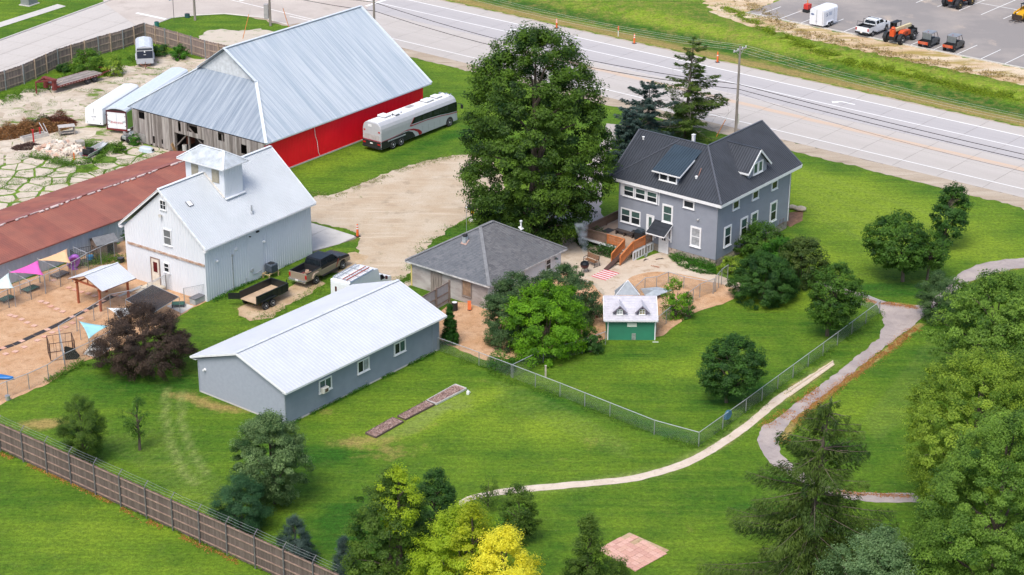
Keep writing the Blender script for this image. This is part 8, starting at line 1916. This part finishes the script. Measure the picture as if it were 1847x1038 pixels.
pile('brush_pile', 'green-brown end of the cuttings heap behind the rubble', 72, 228, 3.2, 1.3, .9, 4500, leafmat('drying_needles', (.05,.06,.02), (.17,.17,.06)), .38, .18, .5)
pile('brush_pile', 'reddish heap of dead branches beside the sawhorse table', 105, 224, 2.0, 1.2, 1.2, 2600, BRM2, .5, .10, .3)
pile('brush_pile', 'dark twiggy heap in front of the rubble', 50, 267, 1.7, 1.0, .5, 2200, leafmat('dark_twigs', (.06,.035,.03), (.20,.11,.09)), .35, .1, .2)
RU = thing('rubble_pile', 'heap of broken pale concrete and brick lumps in the far left yard', 'rubble pile', tuple(G(107,274)), 0)
RM = [mat('rubble_%d' % k, c_, .9, var=.12, scale=4) for k, c_ in enumerate([(.58,.51,.43),(.64,.58,.50),(.48,.40,.33),(.50,.33,.25)])]
rk = []
for k in range(10):
    v = [Vector((rnd.uniform(.6,1)*sx*.5, rnd.uniform(.6,1)*sy*.5, rnd.uniform(.5,1)*sz*.35)) for sz in (-1,1) for sy in (-1,1) for sx in (-1,1)]
    q = MB(); q.add(v, [(0,2,3,1),(4,5,7,6),(0,1,5,4),(1,3,7,5),(3,2,6,7),(2,0,4,6)]); rk.append(q.mesh('rubble', RM[k % 4] if k != 7 else RM[3]))
for k in range(210):
    u = rnd.random()**.6; a = rnd.uniform(0, 6.28); x, y = 2.7*u*math.cos(a), 2.1*u*math.sin(a); z = .85*(1-u**1.5)*rnd.uniform(.3,1)+.12; s = rnd.uniform(.35,.85)
    link('rubble', rnd.choice(rk), RU, Matrix.Translation((x, y, z)) @ Matrix.Rotation(rnd.uniform(0,6.28), 4, 'Z') @ Matrix.Rotation(rnd.uniform(-.6,.6), 4, 'X') @ Matrix.Scale(s, 4))
def junk(name, label, cat, px, py, rz, parts):
    t = thing(name, label, cat, tuple(G(px, py)), rz)
    for nm, m, bx_ in parts:
        for b_ in bx_: q = MB(); (q.box(*b_) if len(b_) == 6 else beam(q, b_[0], b_[1], b_[2], b_[3])); q.build(nm, m, t)
    return t
M_OLDG = mat('old_grey_wood', (.30,.265,.235), .9, var=.3, scale=3); M_REDP = mat('red_post', (.42,.02,.02), .6)
junk('old_table', 'old grey work table standing by the dead branches', 'table', 121, 243, .35, [('table_top', mat('table_top_grey', (.45,.42,.40), .8), [(-.9,-.5,.95,.9,.5,1.02)]), ('leg', M_OLDG, [(-.85,-.45,0,-.73,-.33,.95),(.73,-.45,0,.85,-.33,.95),(-.85,.33,0,-.73,.45,.95),(.73,.33,0,.85,.45,.95)]), ('shelf', M_OLDG, [(-.8,-.4,.25,.8,.4,.3)])])
junk('red_post', 'taller red post beside the pale boards', 'post', 61, 257, 0, [('post', M_REDP, [(-.07,-.07,0,.07,.07,1.35)]), ('cap', M_REDP, [(-.16,-.09,1.355,.16,.09,1.45)])])
junk('red_post', 'shorter red post farther back in the debris', 'post', 73, 247, 0, [('post', M_REDP, [(-.06,-.06,0,.06,.06,1.0)]), ('cap', M_REDP, [(-.1,-.08,1.005,.1,.08,1.06)])])
junk('old_trough', 'pale rounded concrete trough lying among the debris', 'trough', 62, 250, .75, [('side', mat('pale_concrete', (.52,.49,.45), .8), [(-1.5,-.4,0,1.5,-.3,.45),(-1.5,.3,0,1.5,.4,.45)]), ('end', MATS['pale_concrete'], [(-1.5,-.29,0,-1.4,.29,.4),(1.4,-.29,0,1.5,.29,.4)]), ('base', M_OLDG, [(-1.39,-.29,.02,1.39,.29,.1)])])
junk('leaning_pipes', 'two white pipes leaning upright out of the debris', 'pipes', 80, 243, 0, [('pipe', M_WTRIM, [((.2,0,0),(-.5,.2,1.3),.05,.05),((.45,.1,0),(-.1,.3,1.2),.04,.04)])])
junk('grey_block', 'square grey block lodged in the end of the rubble', 'block', 145, 266, .5, [('block', mat('block_grey', (.38,.35,.31), .85), [(-.4,-.4,.1,.4,.4,.75)])])
junk('brick_lumps', 'reddish lumps scattered at the right end of the rubble', 'bricks', 153, 270, .2, [('brick', mat('old_brick', (.36,.16,.12), .9), [(-.3,-.2,0,.05,.1,.3),(.1,-.3,0,.4,-.05,.25)]), ('slab', M_SLAB, [(.5,-.1,0,1.2,.1,.12),(.6,.2,0,1.3,.4,.12)])])
junk('fallen_board', 'pale board lying in the grass before the rubble', 'board', 112, 282, -.42, [('board', mat('board_pale', (.50,.42,.31), .85), [(-1.9,-.06,.02,1.9,.06,.1)])])
junk('orange_stake', 'small orange stake by the boat', 'stake', 134, 288, 0, [('stake', mat('stake_orange', (.65,.16,.03), .6), [(-.05,-.05,0,.05,.05,.75),(-.12,-.03,.5,.12,.03,.55)])])
junk('leaning_board', 'tan board leaning beside the barn opening', 'board', 320, 283, .9, [('board', mat('board_tan', (.46,.27,.12), .8), [((0,0,0),(-.25,.45,1.45),.55,.06)]), ('batten', mat('board_tan_b', (.38,.22,.10), .8), [((-.08,.0,.35),(-.2,.25,.95),.62,.03)])])
drum('white_barrel', 'white barrel standing in the barn doorway', 'barrel', 334, 277, .27, .95, mat('barrel_white', (.50,.50,.48), .6), M_OLDG)
junk('tool_chest', 'reddish chest inside the barn opening', 'chest', 346, 266, .93, [('chest', mat('chest_red', (.28,.10,.06), .6), [(-.5,-.25,.5,.5,.25,1.3)]), ('leg', M_OLDG, [(-.45,-.2,0,-.35,-.1,.5),(.35,-.2,0,.45,-.1,.5)])])
# ---- raised beds
def bed(label, c4, edge, hh, round_=False):
    W = [G(*p) for p in c4]; c0 = sum(W, Vector())/4; t = thing('raised_bed', label, 'garden bed', tuple(c0), 0, 'raised garden beds behind the garage')
    P = [p-c0 for p in W]
    for i in range(4): q = MB(); beam(q, P[i]+Vector((0,0,hh/2+.01)), P[(i+1)%4]+Vector((0,0,hh/2+.01)), .06, hh); q.build('edging', edge, t)
    q = MB(); q.add([p+Vector((0,0,hh*.7)) for p in P], [(3,2,1,0)]); q.build('mulch', mat('bed_mulch', (.44,.31,.27), .95, var=.45, scale=9, bump=.6, bscale=14, col2=(.58,.45,.40)), t)
    n = 900; U = rs.uniform(.04, .96, (n, 2)); pp_ = np.array([list(P[0]*(1-u)*(1-v)+P[1]*u*(1-v)+P[2]*u*v+P[3]*(1-u)*v) for u, v in U]); pp_[:, 2] = hh*.7+rs.uniform(.01, .07, n)
    o = link('bark_chips', leaf_mesh('bark_chips', pp_, unit(np.array([[0, 0, 1.]])+rs.normal(0, .5, (n, 3))), .13, .6, rs.uniform(0, 1, n), leafmat('bark_chip', (.24,.14,.12), (.68,.52,.46)), rs), t); o['kind'] = 'stuff'
    return t
z5 = lambda x, y: (600+x/3.46, 600+y/3.46)
M_DEDG = mat('dark_edging', (.12,.085,.07), .9)
bed('lowest brown garden bed in the row behind the garage', [z5(205,635), z5(270,661), z5(442,563), z5(375,538)], M_DEDG, .14)
bed('middle brown garden bed in the row', [z5(405,530), z5(455,550), z5(636,457), z5(583,434)], M_DEDG, .14)
bed('upper garden bed with a white plastic frame', [z5(588,432), z5(648,454), z5(835,358), z5(765,333)], mat('bed_frame_white', (.55,.54,.53), .6), .16, True)
t = junk('white_jug', 'small white jug at the end of the garden beds', 'jug', 844, 712, 0, []); q = MB(); q.lathe([(.10,0),(.13,.05),(.13,.25),(.05,.34),(.05,.40)], (0,0,0), 10); q.build('jug_body', M_WTRIM, t); q = MB(); q.tube([(.12,0,.1),(.2,0,.2),(.1,0,.3)], .02, 5); q.build('handle', M_WTRIM, t)
# ---- things by the cottage and the patio
t = thing('corrugated_gate', 'grey corrugated panel gate with brown posts between garage and cottage', 'gate', tuple(G(808,549)), math.atan2((G(765,574)-G(808,549)).y, (G(765,574)-G(808,549)).x)); Lg = (G(765,574)-G(808,549)).length+1.0
q = MB(); clad(q, [Vector((0,.02,.15)), Vector((0,.02,2.1)), Vector((Lg,.02,2.1)), Vector((Lg,.02,.15))], (1,0,0), CORR, .2, 0, .02); q.build('gate_panel', mat('gate_grey', (.42,.44,.46), .6, .2, var=.1), t)
M_GP = mat('gate_post', (.22,.175,.15), .9, var=.2)
for x in (-.05, Lg*.42, Lg): q = MB(); q.box(x-.07,.05,0,x+.07,.19,2.3); q.build('gate_post', M_GP, t)
for z in (.5, 1.2, 2.1): q = MB(); q.box(0,.06,z-.05,Lg,.12,z+.05); q.build('gate_rail', M_GP, t)
drum('kettle_bin', 'black bin with pale lid beside the arborvitae', 'bin', 820, 560, .28, .75, M_BLACK, M_WTRIM)
junk('orange_bracket', 'orange tilted block against the cottage wall', 'block', 847, 560, .9, [('bar', mat('bracket_orange', (.60,.13,.03), .6), [((0,0,0),(.25,.25,.75),.3,.14)]), ('foot', mat('bracket_dark', (.10,.04,.02), .7), [(-.15,-.15,0,.15,.15,.06)])])
FX, FY, _ = wloc(-8.5, 8.55); t = thing('kettle_grill', 'smoking black kettle grill on three legs at the edge of the patio', 'grill', (FX, FY, 0), 0)
q = MB(); q.lathe([(.08,.42),(.25,.46),(.36,.6),(.40,.78),(.40,.82)], (0,0,0), 18); q.build('bowl', mat('maroon_enamel', (.045,.012,.016), .3), t)
q = MB(); q.lathe([(.41,.83),(.40,.90),(.33,1.02),(.2,1.10),(.05,1.14),(.04,1.18)], (0,0,0), 18); q.build('lid', M_CARK, t)
for k in range(3): a = k*2.09+.3; q = MB(); q.tube([(.2*math.cos(a),.2*math.sin(a),.5),(.42*math.cos(a),.42*math.sin(a),0)], .025, 5); q.build('leg', M_BLACK, t)
# smoke plume
def smoke():
    q = MB(); rings = []
    for k in range(9):
        f = k/8; r_ = .14+.55*f; cx, cy, z = -.45*f**1.4, .25*f, 1.2+3.6*f
        rings.append([(cx+r_*math.cos(a)*(1+.15*math.sin(3*a+k)), cy+r_*math.sin(a), z) for a in [2*math.pi*j/12 for j in range(12)]])
    skin(q, rings); m = bpy.data.materials.new('smoke'); m.use_nodes = True; n = m.node_tree.nodes; l = m.node_tree.links; n.remove(n['Principled BSDF'])
    pv_ = n.new('ShaderNodeVolumePrincipled'); pv_.inputs['Color'].default_value = (.80,.88,.95,1); l.new(pv_.outputs[0], n['Material Output'].inputs['Volume'])
    tc_ = n.new('ShaderNodeTexCoord'); nz = n.new('ShaderNodeTexNoise'); nz.inputs['Scale'].default_value = 1.6; nz.inputs['Detail'].default_value = 4; l.new(tc_.outputs['Object'], nz.inputs[0])
    mr = n.new('ShaderNodeMapRange'); mr.inputs[1].default_value = .42; mr.inputs[2].default_value = .68; mr.inputs[4].default_value = 1.3; l.new(nz.outputs['Fac'], mr.inputs[0]); l.new(mr.outputs[0], pv_.inputs['Density'])
    o = q.build('smoke', m); o.location = (FX, FY, 0); tag(o, 'thin bluish smoke drifting up from the kettle grill', 'smoke', None, 'stuff')
smoke()
gx_, gy_, _ = wloc(-6.6, 9.2); t = thing('patio_bench', 'brown wooden glider bench near the kettle grill', 'bench', (gx_, gy_, 0), .91+math.pi*1.5-.15); M_BR = mat('bench_brown', (.24,.12,.06), .7, var=.2)
for k in range(4): q = MB(); q.box(-.7,-.25+k*.13,.42,.7,-.15+k*.13,.45); q.build('seat_slat', M_BR, t)
for k in range(4): q = MB(); q.box(-.7,.27,.52+k*.12,.7,.30,.61+k*.12); q.build('back_slat', M_BR, t)
for sx in (-1,1):
    q = MB(); q.tube([(sx*.72,-.3,0),(sx*.72,-.25,.4),(sx*.72,-.25,.62),(sx*.72,.25,.66)], .03, 5); q.tube([(sx*.72,.4,0),(sx*.72,.28,.5),(sx*.72,.34,1.0)], .03, 5); q.tube([(sx*.72,-.45,.03),(sx*.72,.5,.03)], .03, 5); q.build('bench_frame', M_BLACK, t)
def wset(o, x, y, z=0): o.location = wloc(x, y, z)[:2]+(z,)
RG = thing('striped_rug', 'white outdoor rug with red stripes at the foot of the deck ramp', 'rug', wloc(-6.7,5.95)[:2]+(.02,), .91)
q = MB(); q.box(-2.2,0,0,0,1.6,.012); q.build('rug_base', mat('rug_white', (.66,.60,.58), .85), RG)
for k in range(6): q = MB(); x = -2.18+k*.40; q.box(x,-.01,.0125,x+.17,1.61,.017); q.build('rug_stripe', mat('rug_red', (.55,.055,.085), .85), RG)
GR = thing('gas_grill', 'covered dark gas grill on the deck by the farmhouse wall', 'grill', wloc(-.55,8.0)[:2]+(.86,), .91+math.pi/2)
q = MB(); q.box(-.45,-.28,.1,.45,.28,.75); q.build('cabinet', M_BLACK, GR, bevel=.02); q = MB(); q.extrude([(-.42,.78),(.42,.78),(.40,1.0),(.2,1.12),(-.2,1.12),(-.40,1.0)], -.28, .28); q.build('hood', mat('grill_dark', (.03,.045,.06), .35), GR, bevel=.03); q = MB(); q.box(.46,-.24,.72,.85,.24,.76); q.build('side_shelf', M_BLACK, GR)
DB = thing('deck_bench', 'long dark bench against the farmhouse wall on the deck', 'bench', wloc(-.45,8.7)[:2]+(.86,), .91+math.pi/2)
q = MB(); q.box(0,-.24,.38,2.1,.24,.44); q.build('bench_top', mat('dark_bench', (.065,.05,.045), .7), DB)
for x in (.1,1.0,1.9): q = MB(); q.box(x,-.2,0,x+.1,.2,.38); q.build('bench_leg', MATS['dark_bench'], DB)
o = MB().box(-.55,-.4,0,.55,.4,.015).build('door_mat', mat('dark_mat', (.05,.05,.055), .9)); o.location = wloc(-.4,11.7)[:2]+(.875,); o.rotation_euler = (0,0,.91); tag(o, 'dark rectangular mat on the deck left of the farmhouse', 'mat')
HR = thing('hose_coil', 'coil of grey hose leaning on the white deck skirting', 'hose', wloc(-1.85,6.45)[:2]+(0,), .91)
for k in range(4):
    q = MB(); q.tube([((.26+.03*k)*math.cos(a),-.02*k,.55+(.48+.03*k)*math.sin(a)) for a in [2*math.pi*j/16 for j in range(17)]], .022, 5, cap=False); q.build('hose_loop', mat('hose_grey', (.34,.35,.36), .6), HR)
for (x, y, rz, lab, L_, cc_) in ((-1.6,5.0,.3,'dark broken branch on the patio near the basement door',.8,(.05,.045,.04)),(-3.4,4.3,-.6,'rust-coloured flat scrap lying mid-patio',.9,(.32,.14,.08)),(-2.6,5.9,.9,'thin dark stick nearest the deck skirting',.7,(.08,.06,.05))):
    o = thing('patio_litter', lab, 'litter', wloc(x, y)[:2]+(.02,), rz)
    for k in range(3): q = MB(); q.tube([(-L_/2+.2*k,.08*k,.03),(0,.05*math.sin(k),.05),(L_/2,.16*k-.1,.03)], .03, 4, r2=.012); q.build('stick', mat('litter_%s' % lab[:4], cc_, .9), o)
t = thing('pen_awning', 'grey fallen canopy sheet inside the patio pen', 'canopy', tuple(G(1175,548)), 0); O_ = G(1175,548); c4 = [G(1155,521,.9), G(1186,518,.5), G(1213,524,.5), G(1180,536,.35), G(1163,533,.25)]
q = MB(); cc_ = sum(c4, Vector())/5+Vector((0,0,.12)); q.add([p-O_ for p in c4]+[cc_-O_], [(0,1,5),(1,2,5),(2,3,5),(3,4,5),(4,0,5)]); o = q.build('canopy_cloth', mat('canopy_grey', (.34,.38,.42), .7), t); so = o.modifiers.new('thick', 'SOLIDIFY'); so.thickness = .015
for p in (c4[0], c4[2], c4[4]): q = MB(); q.tube([(p.x-O_.x,p.y-O_.y,0), p-O_], .025, 5); q.build('canopy_leg', M_STEEL, t)
# odd things near the big maple
t = thing('yard_feeder', 'black drum on a yellow bracket over a white stone foot at the driveway edge', 'feeder', tuple(G(852,400)), 0)
q = MB(); q.lathe([(.28,.3),(.38,.15),(.3,0)], (0,0,0), 8); q.build('stone_foot', mat('foot_white', (.55,.53,.48), .9), t); q = MB(); q.tube([(0,0,.1),(0,0,1.0)], .07, 6); q.build('stem', M_BLACK, t); q = MB(); q.box(-.16,-.16,.85,.16,.16,1.25); q.build('bracket', M_YEL, t, bevel=.03); q = MB(); q.lathe([(.26,-.45),(.28,-.4),(.28,.4),(.26,.45)], (0,0,1.5), 14, axis='X'); q.build('drum', M_BLACK, t)
t = thing('picket_fence', 'short grey picket fence between the cottage and the deck', 'fence', tuple(G(1012,450)), math.atan2((G(1044,432)-G(1012,450)).y,(G(1044,432)-G(1012,450)).x)); Lp = (G(1044,432)-G(1012,450)).length
pk = MB().box(-.04,-.01,0,.04,.01,1.1).mesh('picket', M_OLDG)
for k in range(int(Lp/.14)): link('picket', pk, t, Matrix.Translation((k*.14, 0, rnd.uniform(-.03,.03))))
for z in (.3,.85): q = MB(); q.box(0,.012,z-.03,Lp,.05,z+.03); q.build('rail', M_OLDG, t)
t = thing('marker_post', 'short pale post standing in the lawn behind the chain-link fence', 'post', tuple(G(984,681)), 0); q = MB(); q.box(-.07,-.07,0,.07,.07,1.0); q.build('post', mat('post_pale', (.40,.36,.30), .9, var=.2), t); q = MB(); q.box(-.085,-.085,1.005,.085,.085,1.05); q.build('cap', MATS['post_pale'], t)
t = thing('blue_cover', 'folded blue tarp hanging on the chain-link fence corner', 'tarp', tuple(G(1312,768)), .75); q = MB(); q.extrude([(-.35,.6),(-.28,1.02),(0,1.26),(.32,1.2),(.38,.9),(.2,.62),(0,.55)], -.10, .16); q.build('cloth', mat('tarp_blue', (.045,.14,.22), .6, var=.3, scale=8), t, bevel=.04); q = MB(); q.tube([(-.1,.0,.5),(.3,0,1.22)], .015, 4); q.build('strap', M_BLACK, t)
for (px, py, s, lab) in ((1429,377,.85,'flatter tan boulder by the far farmhouse corner'),(1444,381,1.05,'larger tan boulder of the pair by the farmhouse')):
    q = MB(); rr_ = random.Random(px); rings = []
    for k in range(6): f = k/5; rings.append([(s*.62*math.sin(math.pi*(.12+.8*f))*math.cos(a)*(1+.15*math.sin(3*a+px)), s*.42*math.sin(math.pi*(.12+.8*f))*math.sin(a), s*.5*f) for a in [2*math.pi*j/12 for j in range(12)]])
    skin(q, rings); o = q.build('boulder', mat('boulder_tan', (.42,.36,.28), .9, var=.2, scale=2, bump=.3), smooth=True); o.location = G(px, py); tag(o, lab, 'boulder', 'boulders by the farmhouse')
sheet('bare_soil', [(1420,385),(1450,380),(1448,398),(1425,410),(1412,400)], .01, mat('red_soil', (.22,.12,.07), .95, var=.3, scale=3, bump=.3), amp=.15, seed=30)
sheet('edging_gravel', [(1040,499),(1078,512),(1092,530),(1088,534),(1072,516),(1036,503)], .03, M_STONE, amp=.05, seed=31)
o = MB(); o.lathe([(.1,0),(.13,.06),(.1,.14)], (0,0,0), 8); o = o.build('red_ball', mat('ball_red', (.25,.03,.02), .6)); o.location = G(1077,573); tag(o, 'small dark red ball on the mulch left of the playhouse', 'ball')
# ---- utility poles and wires
M_POLE = mat('pole_wood', (.25,.22,.195), .9, var=.25, scale=1, streak=(4,4,.4)); M_CABLE = mat('black_cable', (.02,.018,.018), .6); M_COND = mat('bare_conductor', (.55,.55,.52), .7)
POLES = [('utility pole with crossarm standing behind the grey farmhouse', G(1327,240), 9.8), ('utility pole rising just behind the red barn roof', G(676,83), 10.4), ('utility pole carrying a grey cabinet, left of the barn roof', G(488,47), 10.4), ('leftmost utility pole on the grass island', G(352,37), 10.0)]
pz = []
for i, (lab, g, h_) in enumerate(POLES):
    t = thing('utility_pole', lab, 'utility pole', tuple(g), 0, 'utility poles along the road'); q = MB(); q.tube([(0,0,-.2),(0,0,h_*.5),(0,0,h_)], .17, 10, r2=.11); q.build('pole', M_POLE, t); pz.append((g, h_))
    a = math.atan2(HW_N.y, HW_N.x); q = MB(); q.box(-1.25,-.06,h_-.45,1.25,.06,h_-.32); beam(q, (-.7,0,h_-.45), (0,0,h_-1.1), .04, .04); beam(q, (.7,0,h_-.45), (0,0,h_-1.1), .04, .04); q.build('crossarm', mat('crossarm_grey', (.36,.34,.32), .85), t, M=Matrix.Rotation(a,4,'Z'))
    ins = MB().lathe([(.03,0),(.06,.03),(.04,.08),(.06,.12),(.03,.16)], (0,0,0), 8).mesh('insulator', M_WTRIM)
    for x in (-1.15,-.4,.5,1.15): link('insulator', ins, t, Matrix.Rotation(a,4,'Z') @ Matrix.Translation((x,0,h_-.32)))
    if i == 2: q = MB(); q.box(-.75,-.35,1.0,-.2,.25,2.9); q.build('cabinet', mat('cabinet_grey', (.34,.33,.33), .6), t, bevel=.03)
    if i == 0: q = MB(); q.box(.16,-.04,1.0,.3,.04,2.2); q.build('pole_plate', mat('plate_grey', (.5,.5,.46), .6), t)
def wire(name, label, a, b_, sag, r_, m, group):
    a, b_ = Vector(a), Vector(b_); n_ = 16; pts = [a.lerp(b_, k/n_)-Vector((0,0,4*sag*(k/n_)*(1-k/n_))) for k in range(n_+1)]; q = MB(); c0 = (a+b_)/2; c0.z = 0
    o = None; q.tube([p-c0 for p in pts], r_, 4); o = q.build(name, m); o.location = c0; tag(o, label, 'wire', group)
gR = pz[0][0]+HW_U*62; gL = pz[1][0]
ordn = ['nearest the road', 'second', 'third', 'farthest']
for k, x in enumerate((-1.15,-.4,.5,1.15)):
    off = HW_N*x
    wire('overhead_wire', 'pale overhead wire, %s of the four, left of the crossarm pole' % ordn[k], pz[1][0]+off+Vector((0,0,10.25)), pz[0][0]+off+Vector((0,0,9.65)), 1.2, .008, M_COND, 'overhead wires')
    wire('overhead_wire', 'pale overhead wire, %s of the four, right of the crossarm pole' % ordn[k], pz[0][0]+off+Vector((0,0,9.65)), gR+off+Vector((0,0,9.8)), 1.2, .008, M_COND, 'overhead wires')
for k, (zl, zr_c, sg, rr_) in enumerate(((5.6,5.55,1.2,.035),(4.5,5.0,1.25,.035))):
    wire('telephone_cable', '%s black cable crossing the road left of the crossarm pole' % ('upper', 'lower')[k], pz[1][0]+Vector((0,0,zl)), pz[0][0]+Vector((0,0,zr_c)), sg, rr_, M_CABLE, 'black cables')
    wire('telephone_cable', '%s black cable crossing the road right of the crossarm pole' % ('upper', 'lower')[k], pz[0][0]+Vector((0,0,zr_c)), gR+Vector((0,0,5.4-.5*k)), .5, rr_, M_CABLE, 'black cables')
    wire('telephone_cable', '%s black cable between the two poles left of the barn roof' % ('upper', 'lower')[k], pz[2][0]+Vector((0,0,zl)), pz[1][0]+Vector((0,0,zl)), .25, rr_, M_CABLE, 'black cables')
wire('telephone_cable', 'thin sagging black cable under the others, right of the crossarm pole', pz[0][0]+Vector((0,0,4.6)), gR+Vector((0,0,4.6)), 1.4, .014, M_CABLE, 'black cables')
M_GUY = mat('guy_orange', (.62,.22,.06), .6)
for i, (b_, tp_, lab) in enumerate((((1292,247),(1307,217),'orange guy-wire marker in the grass left of the crossarm pole'),((438,70),(451,28),'orange guy-wire marker on the broken paving behind the barn'),((521,50),(512,17),'pink-orange guy-wire marker beside the barn ridge'))):
    g = G(*b_); h_ = HT(b_[0], b_[1], tp_[1]); dx = (tp_[0]-b_[0])*mpp(g.y); t = thing('guy_wire', lab, 'guy wire', tuple(g), 0, 'guy wires with orange markers'); q = MB(); q.tube([(0,0,0),(dx,0,h_)], .045, 5); q.build('marker_sleeve', M_GUY, t); q = MB(); q.tube([(dx,0,h_),(dx*2.6,.2,h_*2.4)], .012, 4); q.build('guy_cable', M_COND, t)
# street sign
t = thing('street_sign', 'street name sign with teal blades at the junction', 'street sign', tuple(G(314,37)), .6); q = MB(); q.tube([(0,0,0),(0,0,2.9)], .04, 6); q.build('sign_post', mat('sign_post_dark', (.12,.11,.12), .6), t)
for k, a in enumerate((0, math.pi/2)): q = MB(); q.box(-.55,-.015,2.72+.24*k,.55,.015,2.92+.24*k); q.build('sign_blade', mat('sign_teal', (.02,.22,.30), .5), t, M=Matrix.Rotation(a,4,'Z'))
# roadside channelizers
def cone(lab, px, py, grp='orange channelizers along the far shoulder', h_=1.25, stripes=2):
    g = G(px, py); g.z = gz(g.x, g.y); t = thing('channelizer', lab, 'traffic cone', tuple(g), rnd.uniform(0,1), grp)
    q = MB(); q.box(-.24,-.24,0,.24,.24,.07); q.build('base', M_BLACK, t, bevel=.02)
    q = MB(); q.lathe([(.13,.07),(.10,h_*.6),(.075,h_*.95),(.05,h_)], (0,0,0), 10); q.build('body', mat('cone_orange', (.72,.13,.03), .5), t)
    for k in range(stripes): q = MB(); z = h_*(.62+.2*k); q.lathe([(.105-.02*k,z),(.098-.02*k,z+.12)], (0,0,0), 10); q.build('reflective_band', M_WTRIM, t)
cone('orange channelizer half hidden by the top of the big maple', 1004, 51); cone('orange channelizer at the gravel gap, nearest the maple', 1144, 79); cone('plain orange channelizer left of the crossarm pole', 1294, 113, stripes=1, h_=1.35); cone('orange channelizer at the driveway end of the concrete apron', 645, 427, 'orange channelizer by the apron')
t = thing('marker_stake', 'white stake with orange top beside the highway', 'stake', tuple(G(1115,66)), 0); q = MB(); q.tube([(0,0,0),(0,0,.75)], .05, 6); q.build('stake', M_WTRIM, t); q = MB(); q.tube([(0,0,.76),(0,0,1.35)], .08, 6); q.build('stake_top', mat('stake_top_orange', (.68,.12,.03), .6), t)
t = junk('orange_compressor', 'orange and black machine with a tall orange mast behind the white box trailer', 'machine', 1456, 22, .88, [('mast', M_GUY, [((0,0,.8),(.15,.2,3.2),.10,.10)]), ('body', mat('compressor_red', (.55,.04,.03), .5), [(-.45,-.35,.45,.45,.35,1.1)]), ('base', M_BLACK, [(-.55,-.4,.05,.55,.4,.42)])])
t = junk('utility_cabinet', 'grey-green utility cabinet cut off by the top edge beside the sidewalk', 'cabinet', 53, 8, 1.1, [('cabinet', mat('cabinet_green', (.22,.24,.23), .6), [(-.9,-.7,.1,.9,.7,1.1)]), ('pad', M_PAD, [(-1.1,-.9,0,1.1,.9,.095)])])
